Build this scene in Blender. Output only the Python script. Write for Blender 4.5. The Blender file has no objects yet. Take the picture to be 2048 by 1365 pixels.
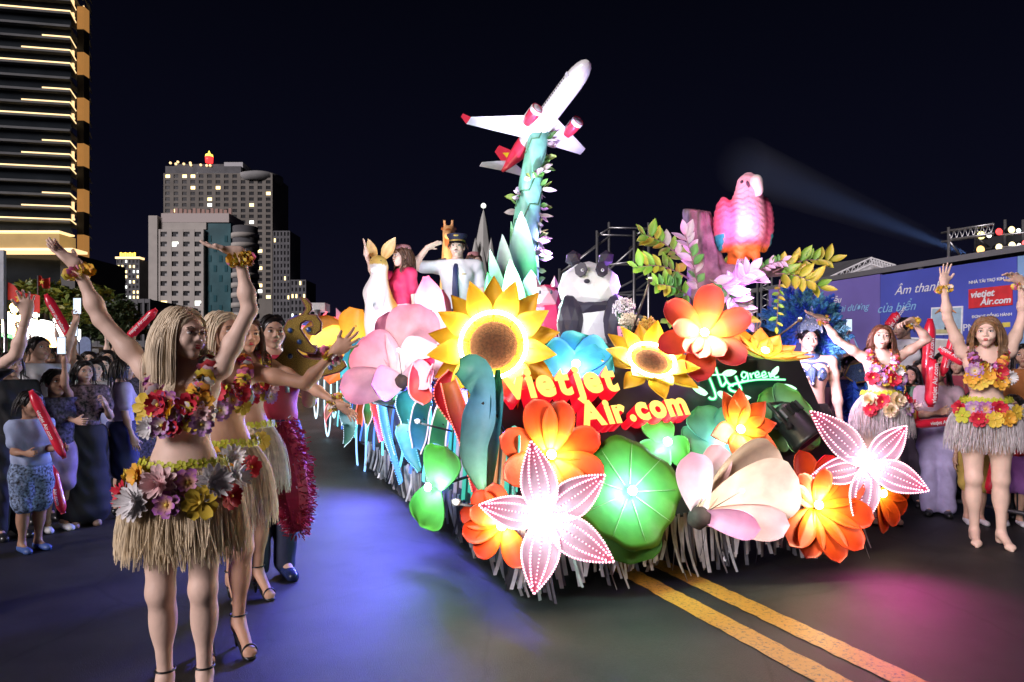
import bpy, bmesh, math, random
import numpy as np
from mathutils import Vector, Matrix, Quaternion, Euler
R = math.radians
PI = math.pi
S = bpy.context.scene
COL = S.collection
random.seed(7)
# ---------------------------------------------------------------- camera, sky, sun, exposure
FPX, CX, HY, CAMH = 1365.0, 1024.0, 740.0, 1.35
cd = bpy.data.cameras.new('camera'); cam = bpy.data.objects.new('camera', cd); COL.objects.link(cam)
cam.location = (0, 0, CAMH); cam.rotation_euler = (R(90), 0, 0)
cd.sensor_width = 36; cd.lens = 24; cd.shift_y = (HY - 682.5) / 2048; cd.clip_start = 0.05; cd.clip_end = 4000
S.camera = cam
SUN_EL, SUN_AZ = 20, -42        # elevation; azimuth measured from behind the camera towards its right
W = bpy.data.worlds.new('World'); S.world = W; W.use_nodes = True
nt = W.node_tree; bg = nt.nodes['Background']
sky = nt.nodes.new('ShaderNodeTexSky'); sky.sky_type = 'NISHITA'; sky.sun_disc = False
sky.sun_elevation = R(1.0); sky.sun_rotation = R(180 - SUN_AZ); sky.ozone_density = 4.0
tcw = nt.nodes.new('ShaderNodeTexCoord'); sx = nt.nodes.new('ShaderNodeSeparateXYZ'); nt.links.new(tcw.outputs['Generated'], sx.inputs[0])
rp = nt.nodes.new('ShaderNodeValToRGB'); nt.links.new(sx.outputs[2], rp.inputs[0])
rp.color_ramp.elements[0].position = 0.0; rp.color_ramp.elements[0].color = (.10, .09, .26, 1)
rp.color_ramp.elements[1].position = 0.55; rp.color_ramp.elements[1].color = (.014, .016, .045, 1)
rp.color_ramp.elements.new(.2).color = (.05, .05, .15, 1)
mx = nt.nodes.new('ShaderNodeMix'); mx.data_type = 'RGBA'; mx.blend_type = 'ADD'; mx.inputs[0].default_value = .012
nt.links.new(rp.outputs[0], mx.inputs[6]); nt.links.new(sky.outputs[0], mx.inputs[7]); nt.links.new(mx.outputs[2], bg.inputs[0])
bg.inputs[1].default_value = 0.021
sl = bpy.data.lights.new('sun', 'SUN'); sl.energy = 1.05; sl.angle = R(20); sl.color = (1.0, 0.9, 0.93)  # added night fill, stands in for street light
so = bpy.data.objects.new('sun', sl); COL.objects.link(so)
_e, _a = R(SUN_EL), R(SUN_AZ)
so.rotation_euler = Vector((math.sin(_a)*math.cos(_e), -math.cos(_a)*math.cos(_e), math.sin(_e))).to_track_quat('Z', 'Y').to_euler()
S.view_settings.view_transform = 'Standard'; S.view_settings.look = 'None'
S.view_settings.exposure = 1.5; S.view_settings.gamma = 1.0; S.view_settings.use_curve_mapping = False
S.render.engine = 'CYCLES'
cy = S.cycles
cy.use_denoising = True; cy.max_bounces = 4; cy.diffuse_bounces = 2; cy.glossy_bounces = 2; cy.transmission_bounces = 3
cy.sample_clamp_indirect = 2.0; cy.sample_clamp_direct = 0.0; cy.use_light_tree = True; cy.caustics_reflective = False; cy.caustics_refractive = False
cy.use_adaptive_sampling = True

# ---------------------------------------------------------------- helpers
def at(px, py, Y):
    """point at depth Y that photograph pixel (px, py) shows"""
    return Vector(((px - CX) / FPX * Y, Y, CAMH - (py - HY) / FPX * Y))
def V(*a): return Vector(a)
def tag(o, label=None, cat=None, group=None, kind=None):
    if label: o['label'] = label
    if cat: o['category'] = cat
    if group: o['group'] = group
    if kind: o['kind'] = kind
    return o
def thing(name, label, cat, loc=(0, 0, 0), group=None, rot=None):
    o = bpy.data.objects.new(name, None); COL.objects.link(o); o.location = loc; o.empty_display_size = .1
    if rot is not None:
        o.rotation_mode = 'QUATERNION'; o.rotation_quaternion = rot
    return tag(o, label, cat, group)
def link(name, me, parent=None, loc=None, rot=None, sc=None):
    o = bpy.data.objects.new(name, me); COL.objects.link(o)
    if parent is not None: o.parent = parent
    if loc is not None: o.location = loc
    if rot is not None:
        o.rotation_mode = 'QUATERNION'; o.rotation_quaternion = rot
    if sc is not None: o.scale = (sc, sc, sc) if isinstance(sc, (int, float)) else sc
    return o
def mesh(name, v, f, mat, smooth=True, col=None):
    me = bpy.data.meshes.new(name)
    me.from_pydata([tuple(p) for p in v], [], [tuple(q) for q in f]); 
    if mat is not None:
        for m in (mat if isinstance(mat, (list, tuple)) else [mat]): me.materials.append(m)
    if smooth: me.polygons.foreach_set('use_smooth', [True] * len(me.polygons))
    if col is not None:
        ca = me.color_attributes.new('Col', 'FLOAT_COLOR', 'POINT')
        a = np.ones((len(me.vertices), 4), dtype=np.float32); a[:, :3] = np.asarray(col, dtype=np.float32)[:, :3]
        ca.data.foreach_set('color', a.ravel())
    me.update()
    return me
class MB:
    """collects shapes into one mesh; optional colour per vertex"""
    def __init__(s): s.v = []; s.f = []; s.c = []; s.mi = []
    def add(s, v, f, c=None, mi=0):
        b = len(s.v); s.v += [tuple(p) for p in v]; s.f += [tuple(i + b for i in q) for q in f]; s.mi += [mi] * len(f)
        if c is None: c = (1, 1, 1)
        if len(c) and isinstance(c[0], (int, float)): s.c += [tuple(c)] * len(v)
        else: s.c += [tuple(k) for k in c]
        return s
    def box(s, lo, hi, c=None, M=None, mi=0):
        x0, y0, z0 = lo; x1, y1, z1 = hi
        v = [Vector(p) for p in ((x0,y0,z0),(x1,y0,z0),(x1,y1,z0),(x0,y1,z0),(x0,y0,z1),(x1,y0,z1),(x1,y1,z1),(x0,y1,z1))]
        if M is not None: v = [M @ p for p in v]
        return s.add(v, [(0,3,2,1),(4,5,6,7),(0,1,5,4),(1,2,6,5),(2,3,7,6),(3,0,4,7)], c, mi)
    def tube(s, pts, r, n=8, c=None, cap=True, mi=0, flat=None):
        pts = [Vector(p) for p in pts]; m = len(pts)
        rs = r if isinstance(r, (list, tuple)) else [r] * m
        v = []; prev = None
        for i, p in enumerate(pts):
            t = (pts[min(i + 1, m - 1)] - pts[max(i - 1, 0)])
            t = t.normalized() if t.length > 1e-9 else V(0, 0, 1)
            if prev is None:
                a = V(0, 0, 1) if abs(t.z) < .9 else V(1, 0, 0); e = t.cross(a).normalized()
            else:
                e = (prev - t * prev.dot(t)); e = e.normalized() if e.length > 1e-6 else prev
            prev = e; g = t.cross(e)
            for k in range(n):
                q = 2 * PI * k / n; v.append(p + (e * math.cos(q) + g * math.sin(q) * (flat or 1)) * rs[i])
        f = [(i*n+k, i*n+(k+1) % n, (i+1)*n+(k+1) % n, (i+1)*n+k) for i in range(m-1) for k in range(n)]
        if cap: f += [tuple(range(n-1, -1, -1)), tuple(range((m-1)*n, m*n))]
        return s.add(v, f, c, mi)
    def sphere(s, ctr, r, nu=10, nv=7, c=None, M=None, mi=0):
        rx, ry, rz = (r, r, r) if isinstance(r, (int, float)) else r
        v = []
        for j in range(nv + 1):
            th = PI * j / nv
            for i in range(nu):
                ph = 2 * PI * i / nu
                p = V(rx*math.sin(th)*math.cos(ph), ry*math.sin(th)*math.sin(ph), rz*math.cos(th))
                if M is not None: p = M @ p
                v.append(p + Vector(ctr))
        f = [(j*nu+i, (j+1)*nu+i, (j+1)*nu+(i+1) % nu, j*nu+(i+1) % nu) for j in range(nv) for i in range(nu)]
        return s.add(v, f, c, mi)
    def lathe(s, prof, n=24, ctr=(0, 0, 0), c=None, M=None, mi=0):
        v = []
        for (r, z) in prof:
            for k in range(n):
                q = 2*PI*k/n; p = V(r*math.cos(q), r*math.sin(q), z)
                if M is not None: p = M @ p
                v.append(p + Vector(ctr))
        m = len(prof)
        f = [(i*n+k, i*n+(k+1) % n, (i+1)*n+(k+1) % n, (i+1)*n+k) for i in range(m-1) for k in range(n)]
        if prof[0][0] > 1e-5: f.append(tuple(range(n-1, -1, -1)))
        if prof[-1][0] > 1e-5: f.append(tuple(range((m-1)*n, m*n)))
        return s.add(v, f, c, mi)
    def prism(s, outline, d, M=None, c=None, mi=0):
        """outline in XY extruded 0..d in Z"""
        n = len(outline); v = [V(x, y, 0) for x, y in outline] + [V(x, y, d) for x, y in outline]
        if M is not None: v = [M @ p for p in v]
        f = [tuple(range(n-1, -1, -1)), tuple(range(n, 2*n))] + [(i, (i+1) % n, n+(i+1) % n, n+i) for i in range(n)]
        return s.add(v, f, c, mi)
    def me(s, name, mat, smooth=True, col=False):
        m = mesh(name, s.v, s.f, mat, smooth, s.c if col else None)
        if any(s.mi): m.polygons.foreach_set('material_index', s.mi)
        return m
    def obj(s, name, mat, parent=None, smooth=True, col=False, loc=None, rot=None):
        return link(name, s.me(name, mat, smooth, col), parent, loc, rot)
_mats = {}
LAMP = .66   # common dimmer of all lamps
def mat(name, color=(.5, .5, .5), rough=.55, metal=0., emit=None, es=0., noise=.12, nscale=14., bump=0., bscale=40., spec=.5, attr=False, coat=0., sheen=0., trans=0., sample=True, sss=0.):
    if name in _mats: return _mats[name]
    m = bpy.data.materials.new(name); _mats[name] = m; m.use_nodes = True
    N = m.node_tree; b = N.nodes['Principled BSDF']; L = N.links.new
    b.inputs['Roughness'].default_value = rough; b.inputs['Metallic'].default_value = metal
    b.inputs['Specular IOR Level'].default_value = spec; b.inputs['Coat Weight'].default_value = coat
    b.inputs['Transmission Weight'].default_value = trans
    if sheen: b.inputs['Sheen Weight'].default_value = sheen
    if sss:
        b.inputs['Subsurface Weight'].default_value = sss; b.inputs['Subsurface Scale'].default_value = .01; b.inputs['Subsurface Radius'].default_value = (1, .35, .2)
    tc = N.nodes.new('ShaderNodeTexCoord')
    if attr:
        src = N.nodes.new('ShaderNodeAttribute'); src.attribute_name = 'Col'; so_ = src.outputs['Color']
    else:
        src = N.nodes.new('ShaderNodeRGB'); src.outputs[0].default_value = (*color, 1); so_ = src.outputs[0]
    nz = N.nodes.new('ShaderNodeTexNoise'); nz.inputs['Scale'].default_value = nscale; nz.inputs['Detail'].default_value = 4
    L(tc.outputs['Object'], nz.inputs['Vector'])
    mr = N.nodes.new('ShaderNodeMapRange'); mr.inputs[3].default_value = 1 - noise * 1.6; mr.inputs[4].default_value = 1 + noise * 1.2
    mr.inputs[1].default_value = .25; mr.inputs[2].default_value = .75
    L(nz.outputs[0], mr.inputs[0])
    mm = N.nodes.new('ShaderNodeMix'); mm.data_type = 'RGBA'; mm.blend_type = 'MULTIPLY'; mm.inputs[0].default_value = 1
    L(so_, mm.inputs[6]); L(mr.outputs[0], mm.inputs[7]); L(mm.outputs[2], b.inputs['Base Color'])
    if es:
        if attr and emit is None: L(so_, b.inputs['Emission Color'])
        else: b.inputs['Emission Color'].default_value = (*(emit or color), 1)
        b.inputs['Emission Strength'].default_value = es
    if bump:
        n2 = N.nodes.new('ShaderNodeTexNoise'); n2.inputs['Scale'].default_value = bscale; n2.inputs['Detail'].default_value = 3
        L(tc.outputs['Object'], n2.inputs['Vector'])
        bp = N.nodes.new('ShaderNodeBump'); bp.inputs['Strength'].default_value = bump; bp.inputs['Distance'].default_value = .01
        L(n2.outputs[0], bp.inputs['Height']); L(bp.outputs[0], b.inputs['Normal'])
    if not sample: m.cycles.emission_sampling = 'NONE'
    return m
def glow(name, color, es, sample=False):
    return mat(name, tuple(min(.8, c) for c in color), .4, emit=color, es=es*LAMP, noise=.02, sample=sample)
def lamp(name, kind, power, color, loc, parent=None, radius=.03, aim=None, cone=60, blend=.6):
    l = bpy.data.lights.new(name, kind); l.energy = power*LAMP; l.color = color; l.shadow_soft_size = radius
    o = bpy.data.objects.new(name, l); COL.objects.link(o); o.location = loc
    if parent is not None: o.parent = parent
    if kind == 'SPOT':
        l.spot_size = R(cone); l.spot_blend = blend
        o.rotation_euler = (Vector(loc) - Vector(aim)).to_track_quat('Z', 'Y').to_euler()
    return o
def text_mesh(txt, name, mat_, size=1., depth=0., align='LEFT', shear=0., space=1., bold=0.):
    cu = bpy.data.curves.new('txt', 'FONT'); cu.body = txt; cu.size = size; cu.extrude = depth / 2; cu.align_x = align
    cu.shear = shear; cu.space_character = space; cu.offset = bold; cu.resolution_u = 4
    o = bpy.data.objects.new('txt', cu); COL.objects.link(o)
    dg = bpy.context.evaluated_depsgraph_get(); me = bpy.data.meshes.new_from_object(o.evaluated_get(dg))
    bpy.data.objects.remove(o); bpy.data.curves.remove(cu)
    me.name = name; me.materials.clear()
    for m in (mat_ if isinstance(mat_, (list, tuple)) else [mat_]): me.materials.append(m)
    if isinstance(mat_, (list, tuple)) and len(mat_) > 1:
        me.polygons.foreach_set('material_index', [0 if abs(p.normal.z) > .7 and p.center.z > 0 else 1 for p in me.polygons])
    return me
# float frame: u to its left-hand flank side as the viewer sees it (0..W), s back along the road, z up
RA = R(21); UU = V(math.cos(RA), math.sin(RA), 0); SS = V(-math.sin(RA), math.cos(RA), 0); C0 = V(.06, 3.98, 0)
def F(u, s, z=0): return C0 + UU * u + SS * s + V(0, 0, z)
def px_of(p): return (CX + FPX * p.x / p.y, HY - FPX * (p.z - CAMH) / p.y)
# ================================================================ road
def road_mat():
    m = bpy.data.materials.new('asphalt'); m.use_nodes = True; N = m.node_tree; L = N.links.new; b = N.nodes['Principled BSDF']
    tc = N.nodes.new('ShaderNodeTexCoord')
    def nz(scale, det=4, rough=.6):
        n = N.nodes.new('ShaderNodeTexNoise'); n.inputs['Scale'].default_value = scale; n.inputs['Detail'].default_value = det; n.inputs['Roughness'].default_value = rough
        L(tc.outputs['Object'], n.inputs['Vector']); return n
    big, fine, grit = nz(.55, 3), nz(130, 4, .8), nz(260, 2)
    cr = N.nodes.new('ShaderNodeValToRGB'); cr.color_ramp.elements[0].position = .3; cr.color_ramp.elements[0].color = (.014, .014, .015, 1)
    cr.color_ramp.elements[1].position = .75; cr.color_ramp.elements[1].color = (.034, .033, .033, 1)
    L(big.outputs[0], cr.inputs[0])
    cr2 = N.nodes.new('ShaderNodeValToRGB'); cr2.color_ramp.elements[0].position = .35; cr2.color_ramp.elements[0].color = (.35, .35, .35, 1)
    cr2.color_ramp.elements[1].position = .72; cr2.color_ramp.elements[1].color = (1.9, 1.9, 1.9, 1)
    L(fine.outputs[0], cr2.inputs[0])
    mm = N.nodes.new('ShaderNodeMix'); mm.data_type = 'RGBA'; mm.blend_type = 'MULTIPLY'; mm.inputs[0].default_value = 1
    wob = nz(1.6, 3); wm = N.nodes.new('ShaderNodeMix'); wm.data_type = 'RGBA'; wm.inputs[0].default_value = .16; L(tc.outputs['Object'], wm.inputs[6]); L(wob.outputs[1], wm.inputs[7])
    vo = N.nodes.new('ShaderNodeTexVoronoi'); vo.feature = 'DISTANCE_TO_EDGE'; vo.inputs['Scale'].default_value = .75; L(wm.outputs[2], vo.inputs['Vector'])
    ck = N.nodes.new('ShaderNodeValToRGB'); ck.color_ramp.elements[0].position = 0; ck.color_ramp.elements[0].color = (.3, .3, .3, 1); ck.color_ramp.elements[1].position = .010; ck.color_ramp.elements[1].color = (1, 1, 1, 1); L(vo.outputs[0], ck.inputs[0])
    st = nz(2.3, 5, .7); sr = N.nodes.new('ShaderNodeValToRGB'); sr.color_ramp.elements[0].position = .38; sr.color_ramp.elements[0].color = (.55, .55, .56, 1); sr.color_ramp.elements[1].position = .55; sr.color_ramp.elements[1].color = (1, 1, 1, 1); L(st.outputs[0], sr.inputs[0])
    mA = N.nodes.new('ShaderNodeMix'); mA.data_type = 'RGBA'; mA.blend_type = 'MULTIPLY'; mA.inputs[0].default_value = .8; L(cr.outputs[0], mA.inputs[6]); L(ck.outputs[0], mA.inputs[7])
    mB = N.nodes.new('ShaderNodeMix'); mB.data_type = 'RGBA'; mB.blend_type = 'MULTIPLY'; mB.inputs[0].default_value = 1.; L(mA.outputs[2], mB.inputs[6]); L(sr.outputs[0], mB.inputs[7])
    L(mB.outputs[2], mm.inputs[6]); L(cr2.outputs[0], mm.inputs[7])
    sp = N.nodes.new('ShaderNodeValToRGB'); sp.color_ramp.elements[0].position = .70; sp.color_ramp.elements[0].color = (0, 0, 0, 1); sp.color_ramp.elements[1].position = .76; sp.color_ramp.elements[1].color = (.16, .16, .16, 1)
    L(grit.outputs[0], sp.inputs[0])
    ad = N.nodes.new('ShaderNodeMix'); ad.data_type = 'RGBA'; ad.blend_type = 'ADD'; ad.inputs[0].default_value = 1
    L(mm.outputs[2], ad.inputs[6]); L(sp.outputs[0], ad.inputs[7]); L(ad.outputs[2], b.inputs['Base Color'])
    rr = N.nodes.new('ShaderNodeMapRange'); rr.inputs[3].default_value = .42; rr.inputs[4].default_value = .68; b.inputs['Specular IOR Level'].default_value = .35
    L(big.outputs[0], rr.inputs[0]); L(rr.outputs[0], b.inputs['Roughness'])
    bp = N.nodes.new('ShaderNodeBump'); bp.inputs['Strength'].default_value = .8; bp.inputs['Distance'].default_value = .005
    L(fine.outputs[0], bp.inputs['Height']); L(bp.outputs[0], b.inputs['Normal'])
    return m
v = [(-1500, -30, 0), (1500, -30, 0), (1500, 3000, 0), (-1500, 3000, 0)]
tag(link('road', mesh('road', v, [(0, 1, 2, 3)], road_mat(), False)), kind='structure')
# painted centre lines, worn edges
def paint_mat():
    m = bpy.data.materials.new('road_paint'); m.use_nodes = True; N = m.node_tree; L = N.links.new; b = N.nodes['Principled BSDF']
    tc = N.nodes.new('ShaderNodeTexCoord'); n = N.nodes.new('ShaderNodeTexNoise'); n.inputs['Scale'].default_value = 45; n.inputs['Detail'].default_value = 6; n.inputs['Roughness'].default_value = .75
    L(tc.outputs['Object'], n.inputs['Vector'])
    vo = N.nodes.new('ShaderNodeTexVoronoi'); vo.feature = 'DISTANCE_TO_EDGE'; vo.inputs['Scale'].default_value = 7; L(tc.outputs['Object'], vo.inputs['Vector'])
    a = N.nodes.new('ShaderNodeValToRGB'); a.color_ramp.elements[0].position = .36; a.color_ramp.elements[0].color = (.1, .07, .04, 1); a.color_ramp.elements[1].position = .47; a.color_ramp.elements[1].color = (.62, .30, .035, 1)
    L(n.outputs[0], a.inputs[0])
    c = N.nodes.new('ShaderNodeValToRGB'); c.color_ramp.elements[0].position = 0; c.color_ramp.elements[0].color = (.35, .3, .25, 1); c.color_ramp.elements[1].position = .012; c.color_ramp.elements[1].color = (1, 1, 1, 1)
    L(vo.outputs[0], c.inputs[0])
    mm = N.nodes.new('ShaderNodeMix'); mm.data_type = 'RGBA'; mm.blend_type = 'MULTIPLY'; mm.inputs[0].default_value = .45
    L(a.outputs[0], mm.inputs[6]); L(c.outputs[0], mm.inputs[7]); L(mm.outputs[2], b.inputs['Base Color']); b.inputs['Roughness'].default_value = .5
    return m
PM = paint_mat()
for uc in (2.349 - 1.48, 2.655 - 1.48):
    vv = []; ff = []; n = 700
    for i in range(n + 1):
        s_ = -5 + 60 * (i / n) ** 1.6
        for sd in (-1, 1):
            vv.append(F(uc + sd * (.08 + random.uniform(-.009, .004)), s_, .004))
    ff = [(2*i, 2*i+1, 2*i+3, 2*i+2) for i in range(n)]
    tag(link('road_marking', mesh('road_marking', vv, ff, PM, False)), kind='structure')

# ================================================================ far buildings
dark_glass = mat('dark_glass', (.02, .025, .03), .12, noise=.2, nscale=.2)
pane_dark = mat('pane_dark', (.02, .021, .024), .2, noise=.2, nscale=.5)
pane_warm = glow('pane_warm', (1., .72, .3), 1.6)
pane_white = glow('pane_white', (.9, .95, .85), 1.3)
led_warm = glow('led_warm', (1., .66, .32), .85)
concrete = mat('concrete', (.26, .26, .26), .8, noise=.15, nscale=.15)
conc_dark = mat('concrete_dark', (.12, .12, .13), .8, noise=.2, nscale=.2)
white_wall = mat('white_wall', (.45, .42, .385), .8, noise=.08, nscale=.3)
teal_glass = mat('teal_glass', (.05, .13, .15), .2, noise=.25, nscale=.15)

def wbox(name, m, parent, lo, hi, org):
    return MB().box(Vector(lo) - org, Vector(hi) - org).obj(name, m, parent, smooth=False)
def block(name, label, x0, x1, ytop, Y, depth, wall, cols, rows, ybot, lit=.1, pier=.35, span=.4, seed=1, warm=pane_warm, extra=None, cat='building'):
    """a block whose front stands at depth Y; piers and spandrels stand proud of a dark core, panes between them"""
    rnd = random.Random(seed); k = Y / FPX
    X0, X1 = (x0 - CX) * k, (x1 - CX) * k; Z1 = CAMH + (HY - ytop) * k; Zb = CAMH + (HY - ybot) * k
    org = V((X0 + X1) / 2, Y, 0); t = thing(name, label, cat, org)
    wbox('wall', wall, t, (X0 + .05, Y + .6, 0), (X1 - .05, Y + depth, Z1 - .1), org)
    g = MB(); cw = (X1 - X0) / cols; rh = (Z1 - Zb) / rows
    for i in range(cols + 1):
        w = cw * pier; c = X0 + i * cw
        g.box(V(max(X0, c - w/2), Y, 0) - org, V(min(X1, c + w/2), Y + .62, Z1) - org)
    for j in range(rows + 1):
        h = rh * span; c = Zb + j * rh
        g.box(V(X0 + .01, Y + .05, c - h/2) - org, V(X1 - .01, Y + .61, min(c + h/2, Z1 - .02)) - org)
    g.box(V(X0 + .02, Y + .03, 0) - org, V(X1 - .02, Y + .6, Zb) - org)
    g.obj('facade_grid', wall, t, smooth=False)
    pw, ph = cw * (1 - pier), rh * (1 - span)
    pm = {}
    for key, mt in (('d', pane_dark), ('w', warm), ('c', pane_white)):
        pm[key] = MB().box((-pw/2 + .02, 0, -ph/2 + .02), (pw/2 - .02, .2, ph/2 - .02)).me('window', mt, False)
    for i in range(cols):
        for j in range(rows):
            r_ = rnd.random(); key = 'd' if r_ > lit else ('w' if r_ > lit * .25 else 'c')
            link('window', pm[key], t, V(X0 + (i + .5) * cw, Y + .38, Zb + (j + .5) * rh) - org)
    if extra: extra(t, org, X0, X1, Z1, k)
    return t
# --- tower with light strips
def tower():
    org = at(60, HY, 152); org.z = 0
    t = thing('skyscraper', 'dark high-rise with stepped rows of warm light strips along its balconies', 'building', org)
    def P(px, Y): return V((px - CX) / FPX * Y, Y, 0)
    A, B, Cc = P(-140, 147), P(140, 152), P(152, 157)
    D = V((138 - CX) / FPX * 166, 166, 0); E = V(A.x - 12, 166, 0)
    MB().prism([(p.x - org.x, p.y - org.y + .0) for p in (A + V(0, 1.6, 0), B + V(-.6, 1.4, 0), Cc + V(-1.4, 1, 0), D, E)], 108).obj('curtain_wall', dark_glass, t, smooth=False)
    fl = 2.9; k = 150 / FPX
    slabm = mat('slab_grey', (.10, .105, .11), .7, noise=.2, nscale=.3)
    soff = mat('soffit', (.5, .45, .38), .8)
    nf = 26
    for i in range(nf):
        # long strip rows: y = 435, 410(mid), 385(short), 360(none)
        z = CAMH + (HY - 437) * k + i * fl
        sl_ = MB(); pts = [A, B, Cc]
        outline = [(p.x - org.x, p.y - org.y) for p in (A, B, Cc, Cc + V(-2, 6, 0), B + V(-3, 5, 0), A + V(0, 5, 0))]
        sl_.prism(outline, .5, M=Matrix.Translation((0, 0, z - .5)))
        sl_.obj('floor_slab', slabm, t, smooth=False)
        st = [-140, 41, 83, None][i % 4]
        if st is not None:
            a = A.lerp(B, (st + 140) / 280.0)
            s2 = MB()
            for p, q in ((a, B), (B, Cc)):
                d = (q - p).normalized(); n_ = V(d.y, -d.x, 0) * .1
                vs = [p + n_, q + n_, q - n_, p - n_]
                s2.prism([(w.x - org.x, w.y - org.y) for w in vs], .28, M=Matrix.Translation((0, 0, z + .01)))
            if i % 4 == 2:
                s2.box(Cc - org + V(-.9, -.2, z - 4.6), Cc - org + V(-.45, .2, z))
                s2.box(Cc - org + V(-1.6, -.25, z - 4.7), Cc - org + V(-.3, .2, z - 4.3))
            s2.obj('light_strip', led_warm, t, smooth=False)
    cm = {True: mat('column_lit', (.25, .12, .04), .6, emit=(1., .45, .12), es=.13, noise=.2, nscale=.3, sample=False), False: mat('column_dark', (.05, .05, .055), .7)}  # orange light on the lit segments put in as colour and emission
    for j in range(11):
        z0 = CAMH + (HY - 505) * k + j * 5.25; 
        MB().box(P(154.5, 157) - org + V(0, 0, z0), P(168, 157) - org + V(0, 2, z0 + 5.25)).obj('column_cladding', cm[j % 2 == 0], t, smooth=False)
    for i in range(24):
        z = CAMH + (HY - 500) * k + i * 2.72
        a, b_ = P(167.5, 157.3), P(177.5, 163)
        MB().prism([(w.x - org.x, w.y - org.y) for w in (a, b_, b_ + V(-1, 3, 0), a + V(-1, 4, 0))], .35, M=Matrix.Translation((0, 0, z - .36))).obj('balcony', slabm, t, smooth=False)
        d = (b_ - a).normalized(); n_ = V(d.y, -d.x, 0) * .12
        MB().prism([(w.x - org.x, w.y - org.y) for w in (a + n_, b_ + n_, b_ - n_, a - n_)], .42, M=Matrix.Translation((0, 0, z))).obj('light_strip', led_warm, t, smooth=False)
    pod = mat('podium_lit', (.3, .22, .1), .8, emit=(1., .6, .2), es=.10, noise=.2, nscale=.2, sample=False)  # warm light on the band put in as faint emission
    MB().box(P(-120, 146.5) - org + V(0, 0, CAMH + 238*k), P(146, 151.0) - org + V(0, 1, CAMH + 266*k)).obj('podium_band', pod, t, smooth=False)
    MB().box(P(-120, 146) - org + V(0, 0, CAMH + 232*k), P(172, 150.5) - org + V(0, .6, CAMH + 237*k)).obj('light_strip', led_warm, t, smooth=False)
    MB().box(P(-120, 146) - org + V(0, 0, CAMH + 268*k), P(146, 150.5) - org + V(0, .6, CAMH + 271*k)).obj('light_strip', led_warm, t, smooth=False)
    g = mat('podium_dark', (.03, .032, .035), .6)
    MB().box(P(-120, 153) - org, P(150, 153) - org + V(0, 20, CAMH + 236*k)).obj('podium_wall', g, t, smooth=False)
tower()
# --- big dim hotel with crown
def hotel_extra(t, org, X0, X1, Z1, k):
    Y = org.y
    f = lambda px, py: V((px - CX) * k, 0, CAMH + (HY - py) * k)
    def bx(name, m, x0, y0, x1, y1, dy0, dy1):
        a, b_ = f(x0, y1), f(x1, y0); return wbox(name, m, t, (a.x, Y + dy0, a.z), (b_.x, Y + dy1, b_.z), org)
    bx('roof_slab', conc_dark, 326, 330, 478, 350, 3, 40)
    bx('penthouse', conc_dark, 336, 321, 440, 331, 8, 30)
    bx('lift_tower', mat('lift_tower', (.5, .5, .52), .8), 440, 319, 478, 345, 6, 20)
    c = f(510, 352)
    MB().lathe([(0, -2.5), (12, -2.5), (13.5, 0), (13.5, 2), (9, 3.6), (0, 4.2)], 28, ctr=c - V(org.x, 0, 0) + V(0, 10, 0)).obj('crown', concrete, t)
    c = f(407, 318)
    red, yel = glow('red_glow', (1., .03, .03), 1.3), glow('yellow_glow', (1., .75, .1), 1.3)
    MB().lathe([(0, 0), (2.2, 0), (2.4, 3.6), (0, 3.6)], 14, ctr=c - V(org.x, 0, 0) + V(0, 8, 0)).obj('roof_lantern', red, t)
    MB().lathe([(0, 3.6), (2.4, 3.6), (2.1, 5), (.8, 5.6), (.2, 7.4), (0, 7.4)], 14, ctr=c - V(org.x, 0, 0) + V(0, 8, 0)).obj('lantern_cap', yel, t)
    for (px, py) in ((337, 324), (348, 326), (352, 322), (364, 326), (377, 324), (378, 328), (398, 328), (410, 329), (417, 329), (391, 347), (428, 348), (438, 349)):
        p = f(px, py) - V(org.x, 0, 0); MB().sphere(p + V(0, 2.5, 0), .8, 8, 5).obj('roof_lamp', led_warm if py < 340 else pane_white, t)
block('hotel_tower', 'tall dim hotel with scattered lit windows and red lantern on roof', 327, 545, 347, 420, 30, mat('hotel_wall', (.19, .175, .155), .85, noise=.15, nscale=.1), 13, 22, 600, .11, .45, .42, 3, extra=hotel_extra)
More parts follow.
